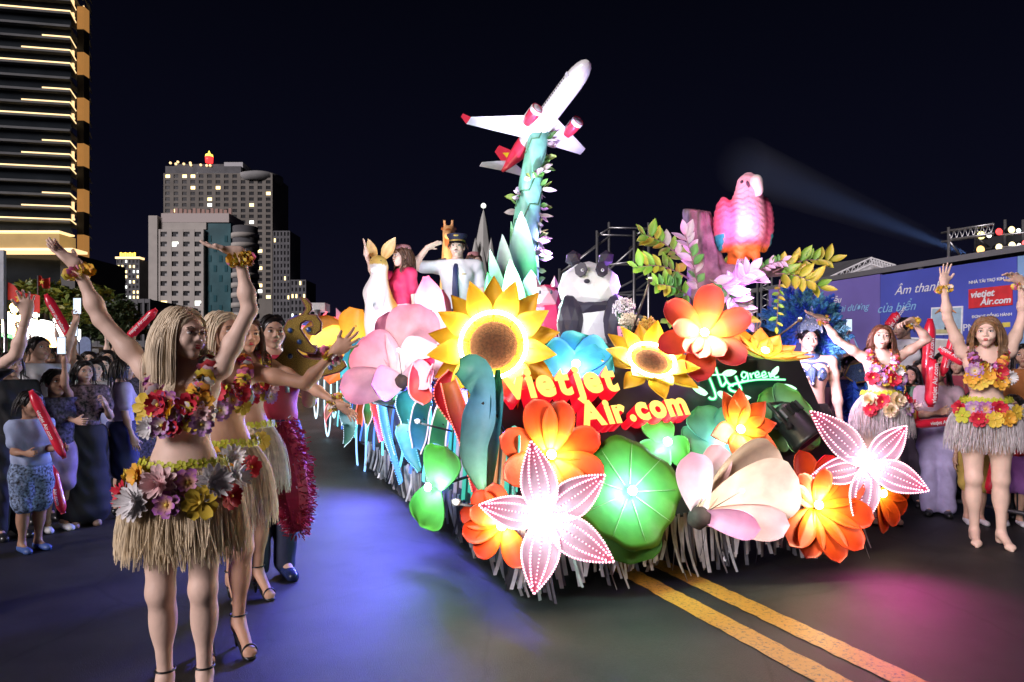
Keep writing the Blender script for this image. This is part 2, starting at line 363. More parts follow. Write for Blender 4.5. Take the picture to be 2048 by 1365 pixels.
# --- white building with window grid, teal glass middle and curved balconies
def white_extra(t, org, X0, X1, Z1, k):
    Y = org.y
    f = lambda px, py: V((px - CX) * k, 0, CAMH + (HY - py) * k)
    def bx(name, m, x0, y0, x1, y1, dy0, dy1):
        a, b_ = f(x0, y1), f(x1, y0); return wbox(name, m, t, (a.x, Y + dy0, a.z), (b_.x, Y + dy1, b_.z), org)
    bx('edge_pier', white_wall, 298, 432, 315.5, 740, -.3, 3)
    bx('cornice', mat('cornice', (.5, .44, .42), .8), 320, 426, 456, 444, .8, 14)
    bx('top_storey', white_wall, 318, 444, 410, 458, .9, 12)
    bx('glass_core', teal_glass, 407.5, 443, 458, 740, 1.4, 12)
    for i in range(4):
        for j in range(12):
            if (i * 7 + j * 3) % 5 < 2: bx('glass_panel', mat('teal_pane', (.03, .1, .12), .15), 413 + i*11, 470 + j*20, 419 + i*11, 483 + j*20, 1.25, 1.5)
    m = f(485, 0)
    rr = 27 * k
    for j in range(13):
        z = f(0, 470 + j * 20).z
        MB().lathe([(rr, -.9), (rr, .6)], 30, ctr=(m.x - org.x, 2.5, z)).obj('balcony_band', white_wall, t)
    MB().lathe([(rr - .5, 0), (rr - .5, f(0, 452).z)], 30, ctr=(m.x - org.x, 2.5, 0)).obj('round_core', conc_dark, t)
    for px in range(335, 455, 9):
        bx('roof_sign_letter', mat('roof_letter', (.35, .2, .16), .6), px, 414 + (px % 4), px + 6, 426, 2, 2.4)
    ac = mat('ac_unit', (.35, .35, .35), .6)
    am = MB().box((-.5, 0, -.4), (.5, .5, .4)).me('air_conditioner', ac, False)
    for i in range(4):
        for j in range(14):
            p = f(316 + (i + .72) * 23, 459 + (j + .62) * 19.7); link('air_conditioner', am, t, V(p.x - org.x, .05, p.z))
block('apartment_building', 'white apartment block with air conditioners in a window grid and teal glass middle', 316, 407, 459, 230, 14, white_wall, 4, 14, 735, .03, .42, .5, 5, extra=white_extra)
block('apartment_tower', 'dim grey tower beside the tall hotel with a lower wing', 546, 580, 462, 405, 20, conc_dark, 5, 18, 690, .03, .5, .4, 8)
block('low_tower', 'small dark tower lower than the grey tower beside it', 581, 612, 560, 392, 20, conc_dark, 4, 10, 690, .12, .5, .4, 9)
def lit_extra(t, org, X0, X1, Z1, k):
    MB().box((X0 - org.x - .5, -.5, Z1), (X1 - org.x + .5, 5, Z1 + 1.2)).obj('light_strip', led_warm, t, smooth=False)
    for i in range(7):
        x = X0 - org.x + (X1 - X0)*(.17 + i*.1); MB().box((x - .5, .4, Z1 + 1.5), (x + .5, .8, Z1 + 3.9 - .3*(i % 2))).obj('roof_sign_letter', glow('amber_sign', (1., .6, .05), 1.6), t, False)
block('distant_hotel', 'distant dark hotel with amber roof sign and warm lit windows', 233, 279, 518, 420, 16, conc_dark, 6, 8, 600, .42, .45, .45, 12, extra=lit_extra)
block('low_building', 'low dark building with columns below the distant hotel', 180, 300, 598, 130, 20, mat('dusk_wall', (.14, .14, .15), .9), 9, 2, 690, .06, .3, .35, 14)
# --- lotus-shaped monument
def lotus_tower():
    Y = 120; b0 = at(967, 640, Y); org = V(b0.x, Y, 0)
    t = thing('lotus_tower', 'grey white lotus-bud monument tower with a lit tip behind the pilot', 'tower', org)
    k = Y / FPX; lm = mat('lotus_stone', (.45, .45, .42), .8, noise=.08, nscale=.3)
    def bud(dx, dy, y0, y1, w):
        z0, z1 = CAMH + (HY - y1) * k, CAMH + (HY - y0) * k; pr = []
        for i in range(17):
            q = i / 16; r = w * k * (math.sin(PI * min(1, q * 1.0) ** .75) ** .8 if 0 < q < 1 else 0) * (1 if q < .5 else 1)
            pr.append((max(r, 0.001 if i in (0, 16) else .05), z0 + (z1 - z0) * q))
        MB().lathe(pr, 8, ctr=(dx * k, dy, 0)).obj('petal', lm, t, smooth=False)
    bud(0, 0, 418, 700, 24); bud(-15, -2, 480, 720, 18); bud(16, -2, 480, 720, 18); bud(0, -4, 500, 730, 20)
    MB().lathe([(3, 0), (2.2, CAMH + 40 * k)], 16).obj('base', lm, t)
    MB().sphere((0, 0, CAMH + (HY - 412) * k), .45).obj('tip_lamp', pane_white, t)
    MB().tube([(0, 0, CAMH + (HY - 420) * k), (0, 0, CAMH + (HY - 412) * k)], .1).obj('finial', lm, t)
lotus_tower()
# ================================================================ right side: banner, tent, trusses, scaffold
steel = mat('galvanised_steel', (.45, .45, .46), .35, .8, noise=.15, nscale=30)
BU = 7.3
def banner():
    org = F(BU, 6.2, 0)
    rot = Matrix((tuple(-SS), tuple(-UU), (0, 0, 1))).transposed()   # local x runs towards the viewer along the road, local y faces away from the road
    # local axes: x = -SS (towards viewer), y = into the wall, z up
    rot = Matrix(((-SS.x, UU.x, 0), (-SS.y, UU.y, 0), (0, 0, 1)))
    t = thing('event_banner', 'long purple and blue printed event banner wall behind the crowd', 'banner', org, rot=rot.to_quaternion())
    bm_ = mat('banner_print', (.16, .13, .44), .45, noise=.25, nscale=.8)
    bm2 = mat('banner_print_blue', (.065, .09, .46), .45, noise=.2, nscale=.8)
    H0, H1 = .25, 2.74
    xs = [0, .95, 2.35, 3.35, 4.3]
    for i in range(4):
        MB().box((xs[i] + .004, 0, H0), (xs[i+1] - .004, .05, H1 + [0.06, .04, .02, 0][i])).obj('printed_panel', [bm_, bm_, bm2, bm2][i], t, smooth=False)
    MB().box((4.304, 0, H0), (7.5, .05, H1)).obj('printed_panel', mat('banner_sky', (.2, .36, .6), .5, noise=.25, nscale=1.), t, smooth=False)
    MB().box((-.05, .06, .1), (7.5, .12, H1 - .1)).obj('backing_frame', steel, t, smooth=False)
    wt = mat('print_white', (.75, .76, .8), .5); cyn = mat('print_cyan', (.25, .5, .75), .5); yl = mat('print_yellow', (.65, .55, .1), .5); rd = mat('print_red', (.6, .03, .04), .5)
    up = Euler((R(90), 0, 0)).to_quaternion()
    def tx(s, x, z, size, m, sh=0., name='lettering', bold=0., y=-.006):
        link(name, text_mesh(s, name, m, size, .006, shear=sh, bold=bold), t, (x, y, z), up)
    tx('Vì điệu', 1.18, 2.42, .15, wt, .35); tx('đại dương', 1.5, 2.27, .15, cyn, .35)
    tx('Âm thanh', 2.6, 2.44, .18, wt, .35); tx('của biển', 2.3, 2.2, .18, cyn, .35)
    tx('h ngọc', .62, 2.5, .12, cyn, .3); tx('Âm', .06, 2.45, .14, wt, .3)
    for (x, z0, n) in ((1.2, 2.02, 4), (2.32, 1.98, 4), (.08, 2.1, 3)):
        for i in range(n):
            z = z0 - i * .17
            b = MB(); b.box((x, -.004, z), (x + .1, -.001, z + .03)); b.obj('printed_heading', wt, t, smooth=False)
            b = MB()
            for q in range(3): b.box((x, -.004, z - .035 - q * .03), (x + random.uniform(.35, .55), -.001, z - .022 - q * .03))
            b.obj('printed_text_lines', mat('print_pale', (.32, .3, .55), .5), t, smooth=False)
    MB().box((1.2, -.004, 2.16), (1.4, -.001, 2.19)).obj('printed_rule', yl, t, smooth=False)
    # printed photographs with white borders
    def photo(x0, z0, x1, z1, tilt, top, bot, split, figs, extra=None):
        w, h = x1 - x0, z1 - z0; q = link('printed_photo', MB().box((-w/2, -.012, -h/2), (w/2, -.001, h/2)).me('printed_photo', wt, False), t, ((x0+x1)/2, 0, (z0+z1)/2), Euler((0, R(tilt), 0)).to_quaternion())
        MB().box((-w/2+.02, -.016, -h/2+.02+h*split), (w/2-.02, -.0125, h/2-.02)).obj('photo_sky', top, q, False)
        MB().box((-w/2+.02, -.016, -h/2+.02), (w/2-.02, -.0125, -h/2+.0195+h*split)).obj('photo_ground', bot, q, False)
        fm = mat('print_dark', (.05, .04, .05), .6)
        for fx, fh in figs:
            b = MB(); b.box((fx-.018, -.02, -h/2+.07), (fx+.018, -.0165, -h/2+.07+fh)); b.sphere((fx, -.018, -h/2+.07+fh+.02), (.017, .003, .02), 8, 5); b.obj('photo_figure', fm, q)
        if extra: extra(q, w, h)
    psky = mat('print_skyblue', (.35, .5, .62), .5); sand = mat('print_sand', (.45, .38, .3), .5); psand2 = mat('print_meadow', (.5, .48, .25), .5)
    def para(q, w, h):
        b = MB(); pts = [(-.16 + .03*i, -.018, .1 + .07 * math.sin(PI*i/10)) for i in range(11)]; b.tube(pts, [.006 + .02*math.sin(PI*i/10) for i in range(11)], 6); b.obj('photo_paraglider', mat('print_orange', (.6, .25, .1), .5), q)
    photo(3.17, 1.82, 3.62, 2.2, 2, psky, psand2, .15, [(0, .04)], para)
    photo(2.82, 1.05, 3.62, 1.78, 5, mat('print_haze', (.55, .52, .5), .5), sand, .3, [(-.25, .27), (-.1, .3), (.02, .22), (.2, .33)])
    # pointed arch motif with a round photo
    b = MB(); out = [(.32 * math.sin(PI * q / 12) ** 1 * (1 if q <= 12 else -1), 0) for q in range(2)]
    arch = [(-.3, 0), (-.28, .3), (-.18, .6), (0, .95), (.18, .6), (.28, .3), (.3, 0)]
    b.prism(arch, .004, M=Matrix.Translation((1.85, -.001, .95)) @ Matrix.Rotation(R(90), 4, 'X')); b.obj('printed_arch', mat('print_violet', (.3, .15, .38), .5, noise=.4, nscale=4), t, False)
    for sd in (-1, 1):
        b = MB(); b.tube([(1.85 + sd * x, -.006, .95 + z) for x, z in ((.3, 0), (.28, .3), (.18, .6), (0, .95))], .008, 5); b.obj('printed_outline', cyn, t)
    b = MB(); b.prism([(.3*math.cos(q*PI/8), .3*math.sin(q*PI/8)) for q in range(16)], .004, M=Matrix.Translation((2.28, -.001, 1.62)) @ Matrix.Rotation(R(90), 4, 'X') @ Matrix.Diagonal((.6, 1, 1, 1))); b.obj('printed_round_photo', mat('print_street', (.35, .28, .2), .5, noise=.8, nscale=9), t, False)
    # sponsor block
    MB().box((3.70, -.012, 2.15), (4.25, -.001, 2.40)).obj('sponsor_plate', rd, t, False)
    tx('vietjet', 3.73, 2.285, .12, wt, .2, bold=.003, y=-.018); tx('Air.com', 3.86, 2.18, .115, wt, .2, bold=.003, y=-.018)
    tx('PNJ', 3.62, 1.86, .13, wt); tx('NHÀ TÀI TRỢ KIM CƯƠNG', 3.7, 2.47, .055, wt, bold=.001); tx('ĐƠN VỊ ĐỒNG HÀNH', 3.74, 2.02, .05, wt, bold=.001)
    tx('NHÀ TÀI TRỢ VẬN CHUYỂN', 3.72, 1.74, .05, wt, bold=.001); tx('Vietnam Airlines', 3.72, 1.44, .07, yl)
    b = MB()
    for i in range(5):
        q = R(-60 + 30*i); b.tube([(3.98, -.006, 1.56), (3.98 + .07*math.sin(q), -.006, 1.57 + .08*math.cos(q))], [.012, .003], 5)
    b.obj('sponsor_emblem', yl, t)
    for x, m in ((3.95, rd), (4.12, yl)): MB().box((x, -.004, 1.88), (x + .1, -.001, 1.94)).obj('sponsor_emblem', m, t, False)
    # no wash lamps on the wall
    return t
banner()
def event_tent():
    a = F(BU + .9, 0, 0); org = F(BU + 1.2, 6, 0)
    t = thing('event_tent', 'dark tent roof with a white lit gable truss above the banner', 'tent', org)
    dk = mat('tent_fabric', (.12, .12, .13), .7, noise=.2, nscale=1.)
    wh = mat('tent_white', (.72, .72, .74), .7)
    def P(u, s, z): return F(u, s, z) - org
    b = MB(); v = [P(BU+.35, 7.2, 2.93), P(BU+.35, -2, 2.93), P(BU+1.6, -2, 3.0), P(BU+1.6, 7.2, 3.0), P(BU+.35, 7.2, 2.85), P(BU+.35, -2, 2.85), P(BU+1.6, -2, 2.92), P(BU+1.6, 7.2, 2.92)]
    b.add(v, [(0,1,2,3), (7,6,5,4), (0,4,5,1), (3,2,6,7), (0,3,7,4), (1,5,6,2)]); b.obj('roof_panel', dk, t, False)
    for s_ in (-1.5, 1, 3.5, 6, 7.1): MB().tube([P(BU+.4, s_, 0), P(BU+.4, s_, 2.9)], .04).obj('tent_pole', steel, t)
    # gable
    g0, g1, gp = at(1640, 566, 15.5), at(1790, 534, 14.4), at(1742, 519, 15.0)
    b = MB()
    v = [g0, gp, g1, at(1742, 560, 15.0)]; v = [p - org for p in v] + [p - org + V(.5, .8, .0) for p in v]
    b.add(v, [(0, 3, 2, 1), (4, 5, 6, 7), (0, 1, 5, 4), (1, 2, 6, 5), (2, 3, 7, 6), (3, 0, 4, 7)]); b.obj('gable_cloth', wh, t, False)
    MB().add([p - org for p in (at(1640, 562, 15.4), gp + V(0, -.1, .05), at(1660, 528, 24), at(1560, 560, 24))], [(0, 1, 2, 3)]).add([p - org + V(0, 0, -.05) for p in (at(1640, 562, 15.4), gp + V(0, -.1, .05), at(1660, 528, 24), at(1560, 560, 24))], [(3, 2, 1, 0)]).obj('roof_slope', dk, t, False)
    for A_, B_ in ((g0, gp), (gp, g1)):
        b = MB(); n = 9
        off = V(-.1, -.2, -.14)
        b.tube([A_ - org + V(-.1, -.2, 0), B_ - org + V(-.1, -.2, 0)], .018, 5); b.tube([A_ - org + off, B_ - org + off], .018, 5)
        for i in range(n):
            p, q = A_.lerp(B_, i/n) - org, A_.lerp(B_, (i+1)/n) - org; b.tube([p + V(-.1, -.2, 0), (p+q)/2 + off, q + V(-.1, -.2, 0)], .012, 4)
        b.obj('gable_truss', wh, t, False)
event_tent()
def truss_tower():
    # lighting truss with lamps above the tent
    org = at(1900, HY, 15); org.z = 0
    t = thing('lighting_truss', 'steel stage truss with rows of lit coloured spotlights above the banner', 'truss', org)
    def P(px, py, Y): return at(px, py, Y) - org
    b = MB(); A_, B_ = P(1897, 462, 15), P(1988, 448, 14.2)
    for d in (V(0, 0, 0), V(0, 0, -.2), V(0, .25, 0), V(0, .25, -.2)): b.tube([A_ + d, B_ + d], .025, 6)
    n = 8
    for i in range(n):
        p, q = A_.lerp(B_, i/n), A_.lerp(B_, (i+1)/n); b.tube([p, (p+q)/2 + V(0, 0, -.2), q], .014, 5); b.tube([p + V(0, .25, 0), (p+q)/2 + V(0, 0, 0)], .012, 5)
    b.obj('truss_beam', steel, t)
    for px in (1897, 1952, 2010, 2046): MB().tube([V(P(px, 462, 15).x, P(px, 462, 15).y, 0), P(px, 440 if px > 2000 else 455, 15)], .03, 6).obj('truss_leg', steel, t)
    MB().tube([P(1897, 480, 15), P(1920, 512, 15)], .02, 5).obj('brace', steel, t); MB().tube([P(1952, 475, 15), P(2000, 512, 15)], .02, 5).obj('brace', steel, t)
    for px, py in ((1950, 475), (1950, 500)): MB().tube([P(px, py, 15.1), P(2060, py - 10, 14.1)], .022, 6).obj('rail', steel, t)
    MB().box(P(1960, 516, 15.4), P(2090, 468, 15.6)).obj('back_cloth', mat('black_cloth', (.03, .03, .035), .9), t, False)
    specs = ((1962, 471, (1., .9, .3), 1.2), (1978, 471, (1, 1, .9), .7), (1998, 464, (1., .05, .05), 1.), (2023, 460, (1., .75, .3), 1.), (2037, 462, (.8, 1., 1.), .6), (1961, 500, (1., .5, .15), 1.2), (1998, 495, (1., .85, .45), 1.), (2024, 491, (1., .85, .45), 1.), (2038, 491, (1, 1, .9), .5), (2050, 487, (1., .1, .1), .9))
    for i, (px, py, c, r) in enumerate(specs):
        p = P(px, py, 14.6); q = MB().lathe([(.05, .16), (.075, .1), (.08, 0)], 12, M=Matrix.Rotation(R(-90), 4, 'X')).obj('spotlight', mat('black_metal', (.02, .02, .022), .4, .3), t, loc=p)
        MB().sphere((0, 0, 0), (.062*r+.012, .02, .062*r+.012), 12, 8).obj('lens', glow('stage_lens_%d' % i, c, 1.5), q)
truss_tower()
def scaffold():
    Y = 15; org = at(1205, HY, Y); org.z = 0
    t = thing('scaffold', 'empty steel tube scaffold with sloping braces behind the panda', 'scaffold', org)
    k = lambda px, py, dy=0: at(px, py, Y + dy) - org
    def pole(a, b_, r=.026, n='tube'): MB().tube([a, b_], r, 7).obj(n, steel, t)
    for px, y0, dy in ((1119, 538, 0), (1139, 526, 1.2), (1194, 462, 0), (1218, 445, 1.2), (1269, 462, 1.2), (1268, 462, 0), (1297, 446, 0)):
        a = k(px, y0, dy); pole(V(a.x, a.y, 0), a, .03, 'standard')
    for a, b_ in (((1119, 548), (1194, 490)), ((1139, 535), (1218, 474)), ((1194, 472), (1218, 458)), ((1269, 472), (1297, 456)), ((1194, 530), (1269, 530)), ((1218, 530), (1297, 520)), ((1194, 470), (1269, 472)), ((1218, 456), (1297, 457)), ((1218, 540), (1297, 470)), ((1194, 555), (1218, 516)), ((1119, 600), (1297, 580)), ((1194, 600), (1297, 545)), ((1194, 590), (1297, 590)), ((1119, 625), (1194, 570)), ((1268, 640), (1297, 575)), ((1200, 640), (1300, 560))):
        pole(k(*a, .1), k(*b_, .1), .022, 'brace')
    MB().box(k(1262, 515, .2), k(1283, 497, .5)).obj('flood_light', mat('black_metal'), t, False)
scaffold()
# truss post behind the costumed man
def post():
    org = at(1529, HY, 13); org.z = 0
    t = thing('truss_post', 'thin vertical lattice truss post beside the start of the banner', 'truss', org)
    z1 = at(0, 555, 13).z
    for dx in (-.1, .1):
        for dy in (-.1, .1): MB().tube([(dx, dy, 0), (dx, dy, z1)], .018, 6).obj('chord', steel, t)
    b = MB()
    for i in range(16):
        z = z1 * i / 16; b.tube([(-.1, -.1, z), (.1, -.1, z + z1/32), (-.1, -.1, z + z1/16)], .01, 4)
    b.obj('lacing', steel, t)
post()
# ================================================================ left street edge
def leaf_cloud(n, ctr, rad, size, rnd, c0, c1, flat=1.):
    b = MB()
    for i in range(n):
        d = V(rnd.gauss(0, 1), rnd.gauss(0, 1), rnd.gauss(0, 1)).normalized() * rnd.random() ** .4
        p = V(ctr[0] + d.x*rad[0], ctr[1] + d.y*rad[1], ctr[2] + d.z*rad[2])
        a = V(rnd.gauss(0, 1), rnd.gauss(0, 1), rnd.gauss(0, .6)).normalized(); e = a.cross(V(rnd.gauss(0, 1), rnd.gauss(0, 1), rnd.gauss(0, 1))).normalized()
        s_ = size * rnd.uniform(.6, 1.4); k = rnd.random(); c = tuple(x + (y - x) * k for x, y in zip(c0, c1))
        b.add([p - a*s_, p + e*s_*.4, p + a*s_, p - e*s_*.4], [(0, 1, 2, 3)], c)
    return b
leaf_attr = mat('leaf_attr', rough=.5, attr=True, noise=.2, nscale=5)
bark = mat('bark', (.09, .06, .045), .9, noise=.3, nscale=8, bump=.6, bscale=18)
def street_tree(px, py, Y, rx, rz, label, n, seed, c0, c1, trunk_bot=None):
    c = at(px, py, Y); org = V(c.x, Y, 0); t = thing('street_tree', label, 'tree', org, 'trees beyond the crowd with the small boy'); rnd = random.Random(seed)
    k = Y / FPX; b = MB(); b.tube([(0, 0, 0), (.1, 0, c.z * .5), (0, .1, c.z * .85)], [.2, .15, .1], 8)
    for i in range(6):
        q = i * 1.05; b.tube([(0, .1, c.z * .75), (math.cos(q)*rx*k*.4, math.sin(q)*rx*k*.3, c.z), (math.cos(q)*rx*k*.75, math.sin(q)*rx*k*.5, c.z + rnd.uniform(-.3, .5)*rz*k)], [.09, .06, .03], 6)
    b.obj('trunk', bark, t)
    cb = MB()
    for i in range(14):
        d = V(rnd.uniform(-1, 1), rnd.uniform(-1, 1), rnd.uniform(-.8, .9)); q = leaf_cloud(n // 14, (d.x*rx*k*.7, d.y*rx*k*.6, c.z + d.z*rz*k*.65), (rx*k*.38, rx*k*.35, rz*k*.42), .16, rnd, c0, c1); cb.add(q.v, q.f, q.c)
    tag(cb.obj('crown', leaf_attr, t, smooth=False, col=True), kind='stuff')
street_tree(90, 610, 26, 110, 52, 'broad street tree with orange-lit top behind the crowd with the small boy', 4200, 3, (.06, .12, .02), (.2, .2, .03))
street_tree(215, 650, 34, 70, 60, 'dark leafy tree between the lit sign and the white building', 2600, 5, (.03, .06, .02), (.07, .1, .03))
street_tree(-40, 690, 24, 90, 60, 'green tree lit from below beside the crowd with the small boy', 2600, 6, (.04, .1, .03), (.08, .18, .06))
# lamp post whose amber light colours the top of the tree
def street_lamp(px, py, Y, label, pw, col_, arms=2):
    p = at(px, py, Y); org = V(p.x, Y, 0); t = thing('street_lamp', label, 'lamp', org, 'street lamps')
    MB().tube([(0, 0, 0), (0, 0, p.z)], [.07, .045], 8).obj('pole', mat('lamp_pole', (.5, .42, .36), .5), t)
    g = glow('lamp_amber', (1., .5, .15), 6.)
    for i in range(arms):
        q = 2*PI*i/arms; e = V(math.cos(q)*.42, math.sin(q)*.42, p.z - .12)
        MB().tube([(0, 0, p.z - .3), (e.x*.6, e.y*.6, p.z - .28), tuple(e)], .03, 6).obj('arm', mat('lamp_pole'), t)
        MB().sphere(e + V(0, 0, .1), .13, 10, 7).obj('globe', g, t)
    MB().sphere((0, 0, p.z + .12), .14, 10, 7).obj('globe', g, t)
    if pw: lamp('lamp_light', 'POINT', pw, col_, (0, -.3, p.z - .2), t, .15)
street_lamp(560, 656, 34, 'amber globe street lamp in front of the far towers', 90, (1., .5, .15), 4)
street_lamp(30, 622, 21.5, 'tall amber street lamp shining onto the broad tree', 260, (1., .55, .12), 2)
def lit_sign():
    a, b_ = at(-30, 632, 21), at(160, 672, 24.5); org = (a + b_) / 2; org.z = 0
    t = thing('lit_sign', 'glowing white roof sign with green trim beyond the crowd with the small boy', 'sign', org)
    wl = glow('sign_white', (1., 1., .92), 2.2)
    d = (b_ - a); n = 9; up = V(0, 0, 1); dn = V(d.x, d.y, 0).normalized(); nn = V(dn.y, -dn.x, 0)
    def slab(p, q, h0, h1, m, name, o=0.):
        v = [p + up*h0, q + up*h0, q + up*h1, p + up*h1]; v = [w - org + nn*(.06 + o) for w in v] + [w - org - nn*.06 for w in v]
        MB().add(v, [(0,1,2,3), (7,6,5,4), (0,4,5,1), (1,5,6,2), (2,6,7,3), (3,7,4,0)]).obj(name, m, t, False)
    slab(a, b_, -.55, -.42, mat('sign_green', (.05, .35, .2), .5), 'trim'); 
    for i in range(n):
        p, q = a.lerp(b_, (i + .06)/n), a.lerp(b_, (i + .94)/n)
        slab(p, q, -.4 , .22 + .05*(i % 2), wl, 'sign_letter')
        if i % 2 == 0: 
            m = p.lerp(q, .5); MB().sphere(m - org + V(0, 0, .38), .1, 8, 6).obj('sign_bulb', wl, t)
    for f_ in (.05, .5, .95):
        m = a.lerp(b_, f_); MB().tube([V(m.x, m.y, 0) - org, m - org + V(0, 0, -.5)], .05, 6).obj('sign_post', steel, t)
    lamp('sign_light', 'POINT', 30, (.95, 1., .85), (0, -1.2, (a.z+b_.z)/2 - .5), t, .5)
lit_sign()
flag_red = mat('flag_red', (.55, .03, .02), .7); star_y = mat('flag_star', (.8, .55, .05), .7)
def flag(px, py, Y, w, h, rot, label):
    p = at(px, py, Y); org = V(p.x, Y, 0); t = thing('flag', label, 'flag', org, 'flags over the crowd with the small boy')
    MB().tube([(0, 0, 0), (0, 0, p.z + h*.6)], .02, 6).obj('pole', steel, t)
    b = MB(); n = 10; v = []; 
    for off in (0, .006):
        for i in range(n+1):
            for j in range(2): v.append((w*i/n, off + .06*math.sin(i*.9), p.z + h*(j-.5) - rot*w*i/n + .04*math.sin(i*.7+j)))
    f = [(2*i, 2*i+2, 2*i+3, 2*i+1) for i in range(n)]; m = 2*(n+1); f += [(q[3]+m, q[2]+m, q[1]+m, q[0]+m) for q in f]
    b.add(v, f).obj('cloth', flag_red, t)
    st = [((.28 if i % 2 == 0 else .11)*h*math.sin(i*PI/5), (.28 if i % 2 == 0 else .11)*h*math.cos(i*PI/5)) for i in range(10)]
    MB().prism(st, .02, M=Matrix.Translation((w*.5, -.07, p.z - rot*w*.5)) @ Matrix.Rotation(R(90), 4, 'X')).obj('star', star_y, t, False)
flag(10, 583, 15, .75, .36, .42, 'red flag with yellow star drooping before the orange-lit tree')
flag(76, 563, 20, .34, .28, .2, 'small red flag with yellow star flying high near the light-strip tower')
def board(px0, px1, y0, y1, Y, name, label, m, cat='sign', roundtop=False):
    a, b_ = at(px0, y1, Y), at(px1, y0, Y); org = V((a.x+b_.x)/2, Y, 0); t = thing(name, label, cat, org)
    w, h = b_.x - a.x, b_.z - a.z
    if roundtop: out = [(-w/2, 0), (w/2, 0)] + [(w/2*math.cos(q*PI/10), h - w/2 + w/2*math.sin(q*PI/10)) for q in range(11)]
    else: out = [(-w/2, 0), (w/2, 0), (w/2, h), (-w/2, h)]
    MB().prism(out, .05, M=Matrix.Translation((0, 0, a.z)) @ Matrix.Rotation(R(90), 4, 'X')).obj('panel', m, t, False)
    for sx in (-.3, .3): MB().tube([(sx*w, .02, 0), (sx*w, .02, a.z + h*.6)], .025, 6).obj('post', steel, t)
bm3 = mat('sign_blue', (.12, .18, .36), .5)
board(128, 160, 675, 730, 16, 'round_sign', 'round-topped blue grey sign board above the crowd with the small boy', bm3, roundtop=True)
board(161, 184, 674, 720, 17, 'road_sign', 'smaller blue grey round-topped board beside the first', bm3, roundtop=True)
board(52, 88, 675, 745, 19, 'kiosk_board', 'white lit kiosk board behind the raised red balloon stick', glow('kiosk_white', (.75, .9, 1.), .8))
board(-8, 13, 502, 640, 9, 'grey_screen', 'edge of a tall grey screen frame', mat('screen_grey', (.3, .32, .36), .5), 'screen')
board(205, 245, 622, 648, 40, 'hanging_banner', 'small pale blue banner hanging in the dark street', mat('pale_blue', (.2, .27, .42), .6), 'banner')
street_lamp(100, 698, 15, 'small amber globe lamp above the crowd with the small boy', 30, (1., .6, .2), 0)
# low lit shop fronts at street level far down the road
for i, (x0, x1, y0, y1, Y, c, es) in enumerate(((20, 120, 700, 742, 28, (.75, .85, .8), .35), (125, 215, 708, 742, 30, (.6, .75, .9), .3), (470, 560, 700, 742, 60, (.9, .75, .6), .35), (560, 640, 690, 742, 55, (.8, .8, .9), .3))):
    a, b_ = at(x0, y1, Y), at(x1, y0, Y); org = V((a.x+b_.x)/2, Y, 0)
    t = thing('shop_front', ['lit shop front beside the kiosk board', 'bluish lit shop front under the round signs', 'warm lit low shop front far down the road', 'white lit pavilion far down the road'][i], 'shop', org)
    w = b_.x - a.x
    MB().box((-w/2, 0, 0), (w/2, 3, b_.z)).obj('wall', conc_dark, t, False)
    MB().box((-w/2 - .1, -.8, b_.z + .01), (w/2 + .1, 3, b_.z + .2)).obj('canopy', concrete, t, False)
    n = 5
    for j in range(n): MB().box((-w/2 + w*(j+.1)/n, -.05, .3), (-w/2 + w*(j+.9)/n, -.005, b_.z - .3)).obj('window', glow('shop_%d' % i, c, es), t, False)
